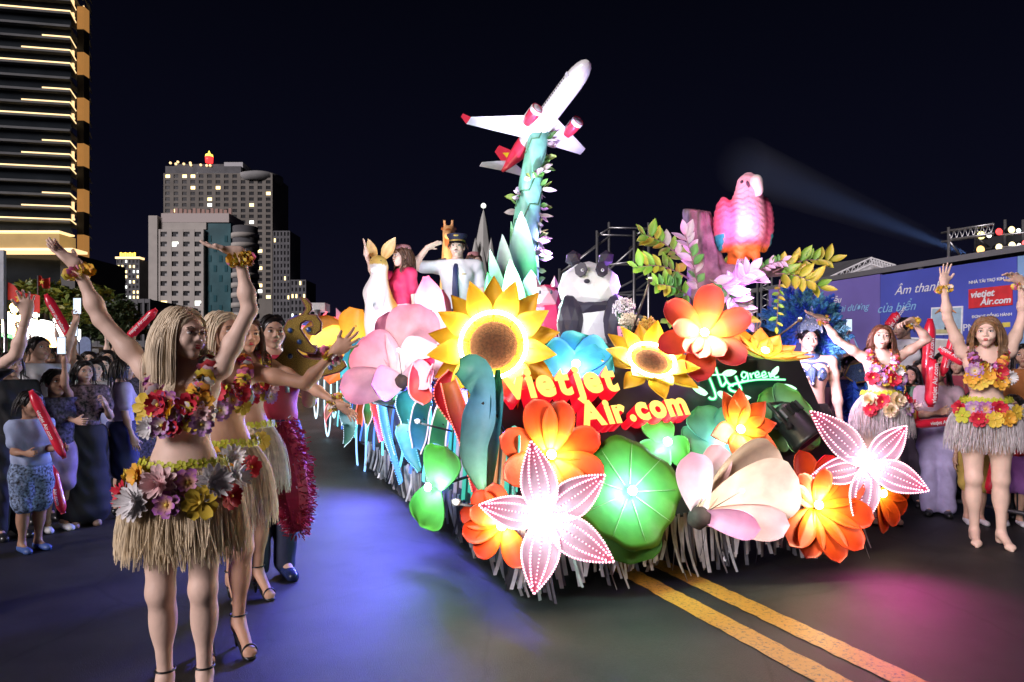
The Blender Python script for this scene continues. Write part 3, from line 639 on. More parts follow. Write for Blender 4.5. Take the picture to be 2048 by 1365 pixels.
# ================================================================ solid shapes from smoothly blended volumes
class SDF:
    def __init__(s, lo, hi, cell):
        s.cell = cell; s.lo = np.array(lo, float); s.n = np.ceil((np.array(hi) - s.lo) / cell).astype(int) + 1
        s.f = np.full(tuple(s.n), .25, np.float32)
    def _sub(s, lo, hi):
        a = np.maximum(0, np.floor((np.array(lo) - s.lo) / s.cell).astype(int)); b = np.minimum(s.n, np.ceil((np.array(hi) - s.lo) / s.cell).astype(int) + 1)
        if np.any(b <= a): return None
        g = [(s.lo[i] + s.cell * np.arange(a[i], b[i])).astype(np.float32) for i in range(3)]
        return (slice(a[0], b[0]), slice(a[1], b[1]), slice(a[2], b[2])), np.meshgrid(*g, indexing='ij', sparse=True)
    def _mix(s, sl, d, k, op):
        a = s.f[sl]
        if op == 'add':
            h = np.maximum(k - np.abs(a - d), 0) / k; s.f[sl] = np.minimum(a, d) - h * h * k * .25
        else:
            d = -d; h = np.maximum(k - np.abs(a - d), 0) / k; s.f[sl] = np.maximum(a, d) + h * h * k * .25
    def cap(s, a, b, ra, rb=None, k=.03, op='add'):
        rb = ra if rb is None else rb; a = np.array(a, float); b = np.array(b, float); m = max(ra, rb) + k + 2 * s.cell
        q = s._sub(np.minimum(a, b) - m, np.maximum(a, b) + m)
        if q is None: return s
        sl, (x, y, z) = q; d = b - a; L = max(float(d @ d), 1e-12)
        t = np.clip(((x - a[0]) * d[0] + (y - a[1]) * d[1] + (z - a[2]) * d[2]) / L, 0, 1)
        dist = np.sqrt((x - a[0] - t * d[0]) ** 2 + (y - a[1] - t * d[1]) ** 2 + (z - a[2] - t * d[2]) ** 2) - (ra + (rb - ra) * t)
        s._mix(sl, dist, k, op); return s
    def ell(s, c, r, k=.03, op='add', fr=None):
        """ellipsoid; fr = three axis vectors for r"""
        c = np.array(c, float); r = np.array(r, float); m = r.max() + k + 2 * s.cell
        q = s._sub(c - m, c + m)
        if q is None: return s
        sl, (x, y, z) = q; x = x - c[0]; y = y - c[1]; z = z - c[2]
        if fr is not None:
            e = [np.array(v_, float) for v_ in fr]; x, y, z = (x*e[0][0] + y*e[0][1] + z*e[0][2], x*e[1][0] + y*e[1][1] + z*e[1][2], x*e[2][0] + y*e[2][1] + z*e[2][2])
        k0 = np.sqrt((x/r[0])**2 + (y/r[1])**2 + (z/r[2])**2); k1 = np.sqrt((x/r[0]**2)**2 + (y/r[1]**2)**2 + (z/r[2]**2)**2) + 1e-9
        s._mix(sl, (k0 * (k0 - 1) / k1).astype(np.float32), k, op); return s
    def cut(s, p, n):
        """keep the side opposite to n"""
        x = (s.lo[0] + s.cell*np.arange(s.n[0]))[:, None, None]; y = (s.lo[1] + s.cell*np.arange(s.n[1]))[None, :, None]; z = (s.lo[2] + s.cell*np.arange(s.n[2]))[None, None, :]
        s.f = np.maximum(s.f, ((x-p[0])*n[0] + (y-p[1])*n[1] + (z-p[2])*n[2]).astype(np.float32)); return s
    def mesh(s):
        f = s.f; sg = f < 0
        f[0] = f[-1] = .1; f[:, 0] = f[:, -1] = .1; f[:, :, 0] = f[:, :, -1] = .1; sg = f < 0
        c = np.zeros(tuple(s.n - 1), np.int8)
        for i in (0, 1):
            for j in (0, 1):
                for k in (0, 1): c += sg[i:i+s.n[0]-1, j:j+s.n[1]-1, k:k+s.n[2]-1]
        I = np.argwhere((c > 0) & (c < 8)); idx = np.full(tuple(s.n - 1), -1, np.int64); idx[I[:, 0], I[:, 1], I[:, 2]] = np.arange(len(I))
        cor = [(i, j, k) for i in (0, 1) for j in (0, 1) for k in (0, 1)]
        val = {o: f[I[:, 0]+o[0], I[:, 1]+o[1], I[:, 2]+o[2]] for o in cor}
        acc = np.zeros((len(I), 3)); cnt = np.zeros(len(I))
        for a in cor:
            for ax in range(3):
                if a[ax]: continue
                b = list(a); b[ax] = 1; b = tuple(b); va, vb = val[a], val[b]; m = (va < 0) != (vb < 0)
                t = np.where(m, va / np.where(m, va - vb, 1), 0); p = np.tile(np.array(a, float), (len(I), 1)); p[:, ax] = t; acc += p * m[:, None]; cnt += m
        v = s.lo + (I + acc / np.maximum(cnt, 1)[:, None]) * s.cell
        F_ = []
        for ax in range(3):
            o1, o2 = [(1, 2), (2, 0), (0, 1)][ax]
            sl = [slice(1, -1)] * 3; sl[ax] = slice(0, -1); sl2 = [slice(1, -1)] * 3; sl2[ax] = slice(1, None)
            A, B = sg[tuple(sl)], sg[tuple(sl2)]; E = np.argwhere(A != B)
            if not len(E): continue
            base = E.copy(); 
            for o in range(3):
                if o != ax: base[:, o] += 1
            flip = A[E[:, 0], E[:, 1], E[:, 2]]
            def at_(d1, d2):
                q = base.copy(); q[:, o1] -= d1; q[:, o2] -= d2; return idx[q[:, 0], q[:, 1], q[:, 2]]
            Q = np.stack([at_(1, 1), at_(0, 1), at_(0, 0), at_(1, 0)], 1); Q[~flip] = Q[~flip][:, ::-1]; F_.append(Q)
        return v, np.concatenate(F_) if F_ else np.zeros((0, 4), int)
def npmesh(name, v, f, mats, col=None, smooth=True):
    me = bpy.data.meshes.new(name); n = len(v); m = len(f)
    me.vertices.add(n); me.vertices.foreach_set('co', np.asarray(v, np.float32).ravel())
    me.loops.add(m * 4); me.loops.foreach_set('vertex_index', np.asarray(f, np.int32).ravel())
    me.polygons.add(m); me.polygons.foreach_set('loop_start', np.arange(m, dtype=np.int32) * 4); me.polygons.foreach_set('loop_total', np.full(m, 4, np.int32))
    if smooth: me.polygons.foreach_set('use_smooth', np.ones(m, bool))
    for q in (mats if isinstance(mats, (list, tuple)) else [mats]): me.materials.append(q)
    if col is not None:
        ca = me.color_attributes.new('Col', 'FLOAT_COLOR', 'POINT'); a = np.ones((n, 4), np.float32); a[:, :3] = col; ca.data.foreach_set('color', a.ravel())
    me.update(); me.validate(); return me
# ================================================================ petals, leaves, flowers
def translucent_mat(name, fac=.5):
    m = bpy.data.materials.new(name); m.use_nodes = True; N = m.node_tree; L = N.links.new; b = N.nodes['Principled BSDF']; out = N.nodes['Material Output']
    a = N.nodes.new('ShaderNodeAttribute'); a.attribute_name = 'Col'; tc = N.nodes.new('ShaderNodeTexCoord'); nz = N.nodes.new('ShaderNodeTexNoise'); nz.inputs['Scale'].default_value = 9
    L(tc.outputs['Object'], nz.inputs['Vector']); mr = N.nodes.new('ShaderNodeMapRange'); mr.inputs[3].default_value = .85; mr.inputs[4].default_value = 1.1; L(nz.outputs[0], mr.inputs[0])
    mm = N.nodes.new('ShaderNodeMix'); mm.data_type = 'RGBA'; mm.blend_type = 'MULTIPLY'; mm.inputs[0].default_value = 1; L(a.outputs['Color'], mm.inputs[6]); L(mr.outputs[0], mm.inputs[7])
    L(mm.outputs[2], b.inputs['Base Color']); b.inputs['Roughness'].default_value = .5
    t = N.nodes.new('ShaderNodeBsdfTranslucent'); L(mm.outputs[2], t.inputs[0]); x = N.nodes.new('ShaderNodeMixShader'); x.inputs[0].default_value = fac
    L(b.outputs[0], x.inputs[1]); L(t.outputs[0], x.inputs[2]); L(x.outputs[0], out.inputs[0]); return m
PETAL = mat('petal_paint', rough=.5, attr=True, noise=.10, nscale=12, bump=.15, bscale=30)
PETALT = translucent_mat('petal_cloth', .6)
STEMD = mat('stem_dark', (.05, .035, .03), .8, noise=.3)
def prof(kind, u):
    if kind == 'round': return (.25 + .75*math.sin(PI/2*min(u/.6, 1))) * (1 if u < .6 else math.sqrt(max(0, 1-((u-.6)/.4)**2)))
    if kind == 'point': return (.45 + .55*math.sin(PI/2*min(u/.4, 1))) * (1 if u < .4 else 1-((u-.4)/.6)**1.5)
    if kind == 'lily': return (.30 + .70*math.sin(PI/2*min(u/.45, 1))) * (1 if u < .45 else 1-((u-.45)/.55)**1.7)
    if kind == 'oval': return math.sqrt(max(0, 1-(2*u-1)**2)) * (.9+.1*u)
    if kind == 'broad': return (.35 + .65*math.sin(PI/2*min(u/.7, 1))) * (1 if u < .7 else math.sqrt(max(0, 1-((u-.7)/.3)**2)))
    if kind == 'leaf': return math.sin(PI*min(1, max(0, u*.94+.06))**.85)**.8 if u < 1 else .02
    if kind == 'blade': return (.6+.4*math.sin(PI*min(1, u*.8))) * (1 if u < .6 else math.sqrt(max(0, 1-((u-.6)/.4)**2)))
_pc = {}
def petal(L, Wd, kind='round', cup=.25, bend=.4, c0=(.8, .2, .02), c1=None, cm=None, wave=0., rib=0., thick=.008, nu=12, nv=8, mat_=None, twist=0.):
    key = (L, Wd, kind, cup, bend, c0, c1, cm, wave, rib, thick, nu, nv, mat_.name if mat_ else '', twist)
    if key in _pc: return _pc[key]
    c1 = c1 or c0; v = []; cs = []; x = z = 0.
    for i in range(nu + 1):
        u = i / nu; th = bend * (u - .1)
        if i: x += math.cos(th) * L / nu; z += math.sin(th) * L / nu
        w = Wd * max(prof(kind, u), .02)
        cu = tuple(p + (q - p)*u for p, q in zip(c0, c1)) if cm is None else (tuple(p + (q - p)*u*2 for p, q in zip(c0, cm)) if u < .5 else tuple(p + (q - p)*(u*2-1) for p, q in zip(cm, c1)))
        for j in range(nv + 1):
            t = -1 + 2*j/nv; zz = cup*w*t*t + wave*math.sin(t*PI*1.7 + u*3)*u*Wd + rib*Wd*math.cos(t*PI*4)*min(1, u*3)*(1-u)
            a = twist*u; y = t*w
            v.append((x - math.sin(th)*zz*.6, y*math.cos(a) - zz*math.sin(a), z + zz*math.cos(a) + y*math.sin(a))); cs.append(cu)
    n = len(v); M_ = nv + 1
    if thick: v += [(a, b, c - thick) for a, b, c in v]; cs += cs
    f = [(i*M_+j, (i+1)*M_+j, (i+1)*M_+j+1, i*M_+j+1) for i in range(nu) for j in range(nv)]
    if not thick:
        _pc[key] = mesh('petal', v, f, mat_ or PETAL, True, cs); return _pc[key]
    f += [tuple(n + q for q in reversed(p)) for p in f]
    rim = [j for j in range(nv)] + [i*M_+nv for i in range(nu)] + [nu*M_+j for j in range(nv, 0, -1)] + [i*M_ for i in range(nu, 0, -1)]
    f += [(rim[(k+1) % len(rim)], rim[k], rim[k]+n, rim[(k+1) % len(rim)]+n) for k in range(len(rim))]
    _pc[key] = mesh('petal', v, f, mat_ or PETAL, True, cs); return _pc[key]
def frame(n, roll=0):
    n = Vector(n).normalized(); x = V(0, 0, 1).cross(n)
    x = x.normalized() if x.length > 1e-4 else V(1, 0, 0)
    y = n.cross(x); q = Matrix((x, y, n)).transposed().to_quaternion()
    return q @ Quaternion((0, 0, 1), R(roll))
def put_petal(parent, me, ang, tilt, r0=0., z0=0., name='petal', sc=1., roll=0.):
    """ang around the flower axis, tilt up out of its plane"""
    q = Quaternion((0, 0, 1), R(ang)) @ Quaternion((0, -1, 0), R(tilt)) @ Quaternion((1, 0, 0), R(roll))
    return link(name, me, parent, V(math.cos(R(ang))*r0, math.sin(R(ang))*r0, z0), q, sc)
def stalk(t, loc, to, r=.012):
    """support from the back of a flower to the float, in the flower's own axes"""
    q = t.rotation_quaternion.inverted(); MB().tube([(0, 0, -.01), q @ (Vector(to) - Vector(loc))], r, 6).obj('stalk', STEMD, t)
def bulb(t, power, color, z=.06, r=.025, name='lamp_head', es=14.):
    MB().sphere((0, 0, z * .45), (r, r, r * .7), 12, 8).obj(name, glow('bulb_%d_%d_%d' % tuple(int(c*99) for c in color), color, es), t)
    lamp('flower_light', 'POINT', power, color, (0, 0, z), t, .03)
PB = F(0, 0, .42); SL = (SS*.62 + V(0, 0, 1.08)).normalized(); NP = UU.cross(SL).normalized(); EYE = V(0, 0, CAMH)
def hit(px, py, P0, n, off=0.):
    d = at(px, py, 1.) - EYE; t = (P0 + n*off - EYE).dot(n) / d.dot(n); return EYE + d*t
def on_panel(px, py, off=0.): return hit(px, py, PB, NP, off)
def on_flank(px, py, u=-.02): return hit(px, py, F(u, 0, 0), -UU)

# ================================================================ the float body
FW, FL = 2.62, 13.0
black_panel = mat('float_black', (.022, .022, .028), .45, noise=.25, nscale=6)
deckm = mat('float_deck', (.04, .04, .045), .7)
fl_org = F(FW/2, 3, 0)
PF = thing('parade_float', 'long black parade float body with tinsel fringe and neon hairpin tubes', 'float', fl_org)
def fq(*pts): return [p - fl_org for p in pts]
def quadbox(name, p, th, m, parent=PF):
    n = (p[1]-p[0]).cross(p[3]-p[0]).normalized()*th; v = [q for q in p] + [q - n for q in p]
    return MB().add(v, [(0,1,2,3), (7,6,5,4), (0,4,5,1), (1,5,6,2), (2,6,7,3), (3,7,4,0)]).obj(name, m, parent, False)
quadbox('front_panel', fq(F(0, 0, .42), F(FW, 0, .42), F(FW, .62, 1.5), F(0, .62, 1.5)), .03, black_panel)
quadbox('side_panel', fq(F(-.0, FL, .3), F(-.0, .05, .3), F(.08, .62, 1.45), F(.08, FL, 1.25)), .03, black_panel)
quadbox('side_panel', fq(F(FW, .05, .3), F(FW, FL, .3), F(FW-.08, FL, 1.25), F(FW-.08, .62, 1.45)), .03, black_panel)
quadbox('deck', fq(F(.1, .7, 1.03), F(FW-.1, .7, 1.03), F(FW-.1, FL, 1.03), F(.1, FL, 1.03)), .08, deckm)
quadbox('parapet', fq(F(0, .65, 1.52), F(FW, .65, 1.52), F(FW, .95, 1.5), F(0, .95, 1.5)), .04, deckm)
quadbox('chassis', fq(F(.5, .6, .5), F(FW-.5, .6, .5), F(FW-.5, FL-.5, .5), F(.5, FL-.5, .5)), .12, mat('chassis', (.015, .015, .017), .6))
for u_ in (.55, FW-.55):
    for s_ in (1.6, 8.2, 9.4):
        q = frame(UU)
        w = MB().lathe([(.0, -.1), (.2, -.1), (.3, -.12), (.36, -.1), (.37, 0), (.36, .1), (.3, .12), (.2, .1), (0, .1)], 24).obj('wheel', mat('tyre', (.015, .015, .015), .8), PF, loc=F(u_, s_, .37) - fl_org, rot=q)
# fringe strips
fr_m = mat('fringe_silver', (.72, .72, .76), .35, .15, noise=.25, nscale=9)
fr_d = mat('fringe_dark', (.12, .12, .14), .4, .1, noise=.3)
strip_meshes = []
for k in range(8):
    rnd = random.Random(k); L_ = rnd.uniform(.30, .41); bx, by = rnd.uniform(-.08, .08), rnd.uniform(-.05, .07); w = rnd.uniform(.011, .016); v = []; tw = rnd.uniform(-.8, .8); n = 7
    for side in (0, .0012):
        for i in range(n+1):
            q = i/n; a = tw*q
            for sx in (-1, 1): v.append((sx*w*math.cos(a) + bx*q*q, side + sx*w*math.sin(a) + by*q*q, -L_*q))
    f = [(2*i, 2*i+1, 2*i+3, 2*i+2) for i in range(n)]; m_ = 2*(n+1); f += [(a+m_, d+m_, c+m_, b+m_) for a, b, c, d in f]
    strip_meshes.append(mesh('fringe_strip', v, f, fr_m if k < 6 else fr_d, True))
rnd = random.Random(11)
def fringe(a, b, n, zt):
    for i in range(n):
        q = (i + rnd.uniform(-.4, .4))/n; p = a.lerp(b, q); p.z = zt + rnd.uniform(-.03, .02)
        link('fringe_strip', strip_meshes[rnd.randrange(8)], PF, p - fl_org, Quaternion((0, 0, 1), rnd.uniform(-.5, .5) + RA), rnd.uniform(.8, 1.04))
fringe(F(0, -.02, 0), F(FW, -.02, 0), 130, .44); fringe(F(-.02, 0, 0), F(-.02, 5.5, 0), 120, .40)
fringe(F(-.06, -.06, 0), F(.12, -.1, 0), 22, .42)
# neon hairpins (their glow is faint) on flank and front corner
neon = [mat('neon_teal', (.06, .35, .28), .4, emit=(.1, .8, .6), es=.25), mat('neon_orange', (.45, .18, .08), .4, emit=(1., .4, .15), es=.2), mat('neon_pale', (.4, .38, .42), .4, emit=(.8, .7, .9), es=.15)]
def neon_bright(c, es=4.): return glow('neon_%d_%d_%d' % tuple(int(x*99) for x in c), c, es)
def hairpin(s0, w, z0, z1, m, n=3):
    for k in range(n):
        g = k*.022; pts = []
        x0, x1 = s0 + g, s0 + w - g
        if x1 - x0 < .02: break
        rr = (x1-x0)/2
        fx = lambda s_, z: F(-.012 + .08*max(0, (z-.3)/1.15), s_, z) - fl_org
        pts = [fx(x0, z0 + .1)] + [fx(x0, z0 + (z1-rr-z0)*q) for q in (.3, .6, 1)] + [fx(s0 + w/2 - rr*math.cos(a*PI/8), z1 - rr + (rr - g*.3)*math.sin(a*PI/8)) for a in range(1, 8)] + [fx(x1, z1 - rr), fx(x1, z0 + .02)]
        MB().tube(pts, .008, 6).obj('neon_tube', m, PF)
for i in range(9): hairpin(.12 + i*.22, .19, .36, 1.0 + .15*((i*37) % 5)/5, neon[i % 3 if i % 2 else 0], 3)
for i, (p0, p1) in enumerate((((960, 1000), (925, 800)), ((985, 1005), (955, 840)), ((1000, 960), (975, 860)))):
    pass
# ================================================================ front lettering
redm = mat('sign_red', (.65, .01, .025), .4, emit=(1., .01, .03), es=.25, noise=.05)
yelm = mat('sign_face', (.85, .6, .1), .4, emit=(1., .66, .13), es=.55, noise=.03, sample=False)
PQ = Matrix((UU, SL, NP)).transposed().to_quaternion()
def sign_word(name, label, word, p0, p1, size, depth, seats):
    """letters side by side along the panel, from pixel p0 to p1 (baseline)"""
    a, b = on_panel(*p0, depth + .03), on_panel(*p1, depth + .03); L_ = (b - a).length; d = (b - a).normalized()
    q = Matrix((d, NP.cross(d), NP)).transposed().to_quaternion()
    t = thing(name, label, 'sign', a, rot=q); ms = []; x = 0
    for ch in word:
        me = text_mesh(ch, 'letter', [yelm, redm], size, depth, bold=.012)
        xs = [v_.co.x for v_ in me.vertices]; ms.append((me, min(xs), max(xs)))
    tot = sum(m[2]-m[1] for m in ms) + .012*(len(ms)-1); k = L_/tot
    for me, x0, x1 in ms:
        o = link('letter', me, t, (x - x0*k, 0, -depth/2), None, (k, 1, 1)); x += (x1 - x0 + .012)*k
    for fx in (.1, .5, .9): MB().tube([(L_*fx, .04, -depth), (L_*fx, .04, -depth - .05)], .01, 6).obj('standoff', STEMD, t)
sign_word('illuminated_sign', 'upper row of big yellow-faced red illuminated letters on the front panel', 'vıetȷet'.replace('ȷ', 'j').replace('ı', 'i'), (1014, 797), (1240, 779), .29, .14, None)
sign_word('illuminated_sign', 'lower row of smaller yellow-faced red illuminated letters with a dot', 'Air.com', (1166, 852), (1380, 826), .235, .13, None)
# fly green neon script
def fly_green():
    P = lambda px, py, o=.07: on_panel(px, py, o)
    org = P(1490, 770, 0); t = thing('neon_sign', 'white-green neon handwriting with small neon leaves on the front panel', 'sign', org)
    wg = glow('neon_green_white', (.45, 1., .62), .85, True)
    def sm(pts, n=8):
        o = []
        for i in range(len(pts)-1):
            p0, p1, p2, p3 = pts[max(0, i-1)], pts[i], pts[i+1], pts[min(len(pts)-1, i+2)]
            for k in range(n):
                q = k/n; o.append(tuple(.5*((2*p1[j]) + (-p0[j]+p2[j])*q + (2*p0[j]-5*p1[j]+4*p2[j]-p3[j])*q*q + (-p0[j]+3*p1[j]-3*p2[j]+p3[j])*q**3) for j in (0, 1)))
        return o + [pts[-1]]
    Z = lambda x, y: (1370 + x/8.192, 720 + y/8.192)   # traced on an enlargement
    def stroke(pts, r, name='letter'):
        MB().tube([P(*q) - org for q in sm([Z(*p) for p in pts])], r*.7, 8).obj(name, wg, t)
        MB().tube([P(*q, .035) - org for q in sm([Z(*p) for p in pts])], r*1.5, 6).obj('green_channel', mat('neon_backing', (.01, .25, .08), .5, emit=(0., .6, .18), es=.3), t)
    stroke([(440, 150), (385, 140), (370, 220), (440, 400), (500, 580), (480, 640), (420, 640), (390, 610)], .010)
    stroke([(330, 255), (660, 240)], .007, 'crossbar')
    stroke([(500, 130), (560, 320), (610, 430), (680, 350)], .010)
    stroke([(640, 260), (700, 380), (790, 430)], .009); stroke([(830, 270), (880, 400), (915, 490), (860, 530), (750, 500), (720, 440), (800, 400), (1000, 350)], .010)
    stroke([(1000, 215), (950, 200), (925, 260), (970, 300), (1010, 240), (1020, 220), (1030, 330), (960, 350), (930, 320)], .0075)
    stroke([(1060, 220), (1090, 300), (1085, 250), (1130, 215)], .0075)
    for x0 in (1150, 1260): stroke([(x0, 260), (x0+60, 240), (x0+40, 195), (x0, 230), (x0+20, 290), (x0+90, 270)], .0075)
    stroke([(1370, 205), (1400, 290), (1400, 240), (1440, 210), (1470, 290), (1530, 280)], .0075)
    stroke([(900, 375), (1200, 325), (1640, 325)], .008, 'underline')
    for (x, y, a, l) in ((265, 490, -30, 260), (700, 600, -32, 340), (985, 605, -10, 200), (1710, 445, -15, 260), (740, 200, 5, 220), (1490, 180, 60, 170)):
        c, d = P(*Z(x, y)), P(*Z(x + math.cos(R(a))*l/2, y - math.sin(R(a))*l/2)); hd = (d - c); e = NP.cross(hd).normalized()
        v = []; n = 10
        for i in range(n): 
            q = 2*PI*i/n; v.append((c + hd*math.cos(q) + e*hd.length*.36*math.sin(q)*(1 - .3*abs(math.cos(q)))) - org)
        v2 = [p - NP*.03 for p in v]; MB().add(v + v2, [tuple(range(n)), tuple(range(2*n-1, n-1, -1))] + [(i, n+i, n+(i+1) % n, (i+1) % n) for i in range(n)]).obj('neon_leaf', wg, t, False)
    lamp('neon_light', 'POINT', 1.2, (.2, 1., .5), P(1490, 770, .16) - org, t, .1)
fly_green()

# ================================================================ flowers on the front
OR0, OR1 = (.85, .30, .03), (.72, .075, .015)
WARM, COOL, PINKW = (1., .84, .5), (.5, 1., .85), (1., .8, .85)
def flower(name, label, pos, n, layers, power, color, group='giant lit flowers on the float', roll=0, z=.07, br=.03, anchor=None, cat='flower', extra=None, es=14.):
    t = thing(name, label, cat, pos, group, frame(n, roll))
    for (me, angs, tilt, r0, z0, *rest) in layers:
        for a in angs: put_petal(t, me, a, tilt + random.uniform(-3, 3), r0, z0, sc=(rest[0] if rest else 1.)*random.uniform(.96, 1.04), roll=random.uniform(-8, 8))
    if anchor is not None: stalk(t, pos, anchor)
    if power: bulb(t, power, color, z, br, es=es)
    if extra: extra(t)
    return t
def ring(n, a0=0): return [a0 + 360*i/n for i in range(n)]
def nbr(a, b, c): return (a, b, c)
# sunflowers
def sun_extra(rd):
    def fx(t):
        MB().lathe([(0, .045), (rd*.35, .05), (rd*.72, .045), (rd*.78, .035), (rd*.78, 0)], 36).obj('seed_disc', mat('seed_brown', (.16, .06, .025), .9, noise=.35, nscale=60, bump=1., bscale=120), t)
        MB().lathe([(rd*.78, .03), (rd*.9, .035), (rd*1.0, .02), (rd*1.0, -.01)], 36).obj('pollen_ring', mat('pollen', (.5, .42, .03), .9, noise=.9, nscale=140, bump=1., bscale=150), t)
        v = []; f = []; n, m = 40, 6
        for i in range(n):
            for j in range(m):
                a, b = 2*PI*i/n, 2*PI*j/m; r = rd*1.08 + .012*math.cos(b); v.append((r*math.cos(a), r*math.sin(a), .052 + .012*math.sin(b)))
        f = [(i*m+j, ((i+1) % n)*m+j, ((i+1) % n)*m+(j+1) % m, i*m+(j+1) % m) for i in range(n) for j in range(m)]
        MB().add(v, f).obj('led_ring', glow('led_ring', (1., .86, .5), 22., True), t)
    return fx
sp = petal(.29, .082, 'point', .5, .25, (.85, .6, .06), (.78, .40, .005), rib=.05)
flower('sunflower', 'big glowing sunflower above the first lettering', at(988, 692, 4.5), (-.08, -1, .12), [(sp, ring(9, 10), 8, .17, -.03), (sp, ring(9, 30), 18, .16, 0)], 0, WARM, z=.22, extra=sun_extra(.2), anchor=F(.25, .75, 1.35))
sp2 = petal(.24, .07, 'point', .5, .25, (.85, .6, .06), (.78, .40, .005), rib=.05)
flower('sunflower', 'smaller tilted sunflower between the lettering and the pink-orange flower', at(1300, 730, 4.75), (.12, -.72, .72), [(sp2, ring(8, 0), 10, .13, -.02), (sp2, ring(7, 20), 26, .12, 0)], 0, WARM, z=.2, extra=sun_extra(.15), anchor=F(1.35, .75, 1.4))
# orange flowers: yellower petal bases carry some lamp glow in the paint
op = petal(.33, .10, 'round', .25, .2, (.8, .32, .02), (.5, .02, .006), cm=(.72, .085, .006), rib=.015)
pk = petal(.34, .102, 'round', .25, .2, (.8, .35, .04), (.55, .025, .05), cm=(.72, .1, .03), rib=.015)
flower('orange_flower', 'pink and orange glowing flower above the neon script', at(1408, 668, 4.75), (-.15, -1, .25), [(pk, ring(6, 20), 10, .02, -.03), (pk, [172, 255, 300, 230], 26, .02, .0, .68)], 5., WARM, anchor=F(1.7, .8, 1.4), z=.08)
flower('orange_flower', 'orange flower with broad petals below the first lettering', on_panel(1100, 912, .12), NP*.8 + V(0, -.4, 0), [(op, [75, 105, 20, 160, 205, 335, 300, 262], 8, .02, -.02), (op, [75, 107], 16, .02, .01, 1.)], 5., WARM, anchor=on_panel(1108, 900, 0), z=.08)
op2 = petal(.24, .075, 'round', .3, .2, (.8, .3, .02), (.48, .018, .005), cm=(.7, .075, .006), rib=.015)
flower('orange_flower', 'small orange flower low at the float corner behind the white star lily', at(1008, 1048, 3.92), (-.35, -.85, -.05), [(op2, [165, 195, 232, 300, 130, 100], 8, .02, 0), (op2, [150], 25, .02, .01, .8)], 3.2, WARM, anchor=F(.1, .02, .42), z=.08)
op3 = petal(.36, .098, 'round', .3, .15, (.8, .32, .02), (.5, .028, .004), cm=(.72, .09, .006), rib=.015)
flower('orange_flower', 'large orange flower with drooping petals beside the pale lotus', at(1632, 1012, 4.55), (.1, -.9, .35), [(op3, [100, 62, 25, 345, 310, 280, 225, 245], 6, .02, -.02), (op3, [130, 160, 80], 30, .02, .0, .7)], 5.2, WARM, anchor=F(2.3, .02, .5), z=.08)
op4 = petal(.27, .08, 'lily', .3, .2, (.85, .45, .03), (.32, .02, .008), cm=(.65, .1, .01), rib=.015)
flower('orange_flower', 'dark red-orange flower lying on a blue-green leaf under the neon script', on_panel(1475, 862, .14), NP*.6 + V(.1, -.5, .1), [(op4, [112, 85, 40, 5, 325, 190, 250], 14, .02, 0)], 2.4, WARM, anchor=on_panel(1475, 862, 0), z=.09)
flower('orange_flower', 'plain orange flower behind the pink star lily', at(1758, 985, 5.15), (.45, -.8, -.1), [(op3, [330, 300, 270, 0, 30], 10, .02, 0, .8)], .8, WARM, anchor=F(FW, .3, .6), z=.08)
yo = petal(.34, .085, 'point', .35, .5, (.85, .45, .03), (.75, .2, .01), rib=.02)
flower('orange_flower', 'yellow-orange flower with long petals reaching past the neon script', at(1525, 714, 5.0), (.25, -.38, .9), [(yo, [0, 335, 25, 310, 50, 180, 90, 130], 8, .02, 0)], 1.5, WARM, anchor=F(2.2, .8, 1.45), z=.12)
# green leaves
def gl(L_, W_, a=(.10, .36, .10), b=(.07, .25, .015)): return petal(L_, W_, 'broad', -.05, -.10, a, b, wave=.05, rib=.006, nu=12, nv=12)
def disc(R_, c0, c1, lobes=5, amp=.05, seed=1, cut=None, zc=.05):
    rnd = random.Random(seed); v = []; cs = []; n, m = 56, 9; ph = rnd.uniform(0, 6)
    for i in range(m + 1):
        q = i/m
        for k in range(n):
            a = 2*PI*k/n; rr = R_*q*(1 + amp*math.sin(lobes*a + ph)*q*q + .025*math.sin(11*a + ph*2)*q**3); z = zc*R_*q*q + .05*R_*math.sin(lobes*a + ph + .8)*q**3 + (.022*R_*abs(math.sin(4.5*a + ph)) - .01)*q
            v.append((rr*math.cos(a), rr*math.sin(a), z)); cs.append(tuple(x + (y-x)*q for x, y in zip(c0, c1)))
    N = len(v); v += [(x, y, z - .008) for x, y, z in v]; cs += cs
    f = [(i*n+k, (i+1)*n+k, (i+1)*n+(k+1) % n, i*n+(k+1) % n) for i in range(m) for k in range(n)]; f += [tuple(N + j for j in reversed(p)) for p in f] + [(m*n+k, N+m*n+k, N+m*n+(k+1) % n, m*n+(k+1) % n) for k in range(n)]
    return mesh('blade', v, f, PETAL, True, cs)
G0, G1 = (.10, .40, .16), (.08, .27, .015)
flower('lotus_leaf', 'large round green leaf with turquoise glow beside the white star lily', on_panel(1258, 985, .14), NP*.7 + V(0, -.4, 0), [(gl(.42, .20), [266], 0, .0, -.03)], 6., COOL, 'glowing leaves on the float', anchor=on_panel(1258, 985, 0), z=.13, cat='leaf', extra=lambda t: (link('blade', disc(.335, G0, (.09, .22, .006), 4, .06, 1, zc=0.), t), [MB().tube([(math.cos(a)*r_, math.sin(a)*r_, .012 + .004*q) for q, r_ in enumerate((.05, .15, .25, .30))], [.003, .0025, .002, .001], 5).obj('vein', mat('vein_pale', (.35, .5, .25), .6), t) for a in [i*.7 for i in range(9)]]))
flower('lotus_leaf', 'green glowing leaf low on the flank near the float corner', at(868, 975, 4.75), (-.75, -.75, .15), [(gl(.30, .19), [75, 255], 6, -.01, 0)], 5., COOL, 'glowing leaves on the float', anchor=F(0, .95, .6), z=.12, cat='leaf')
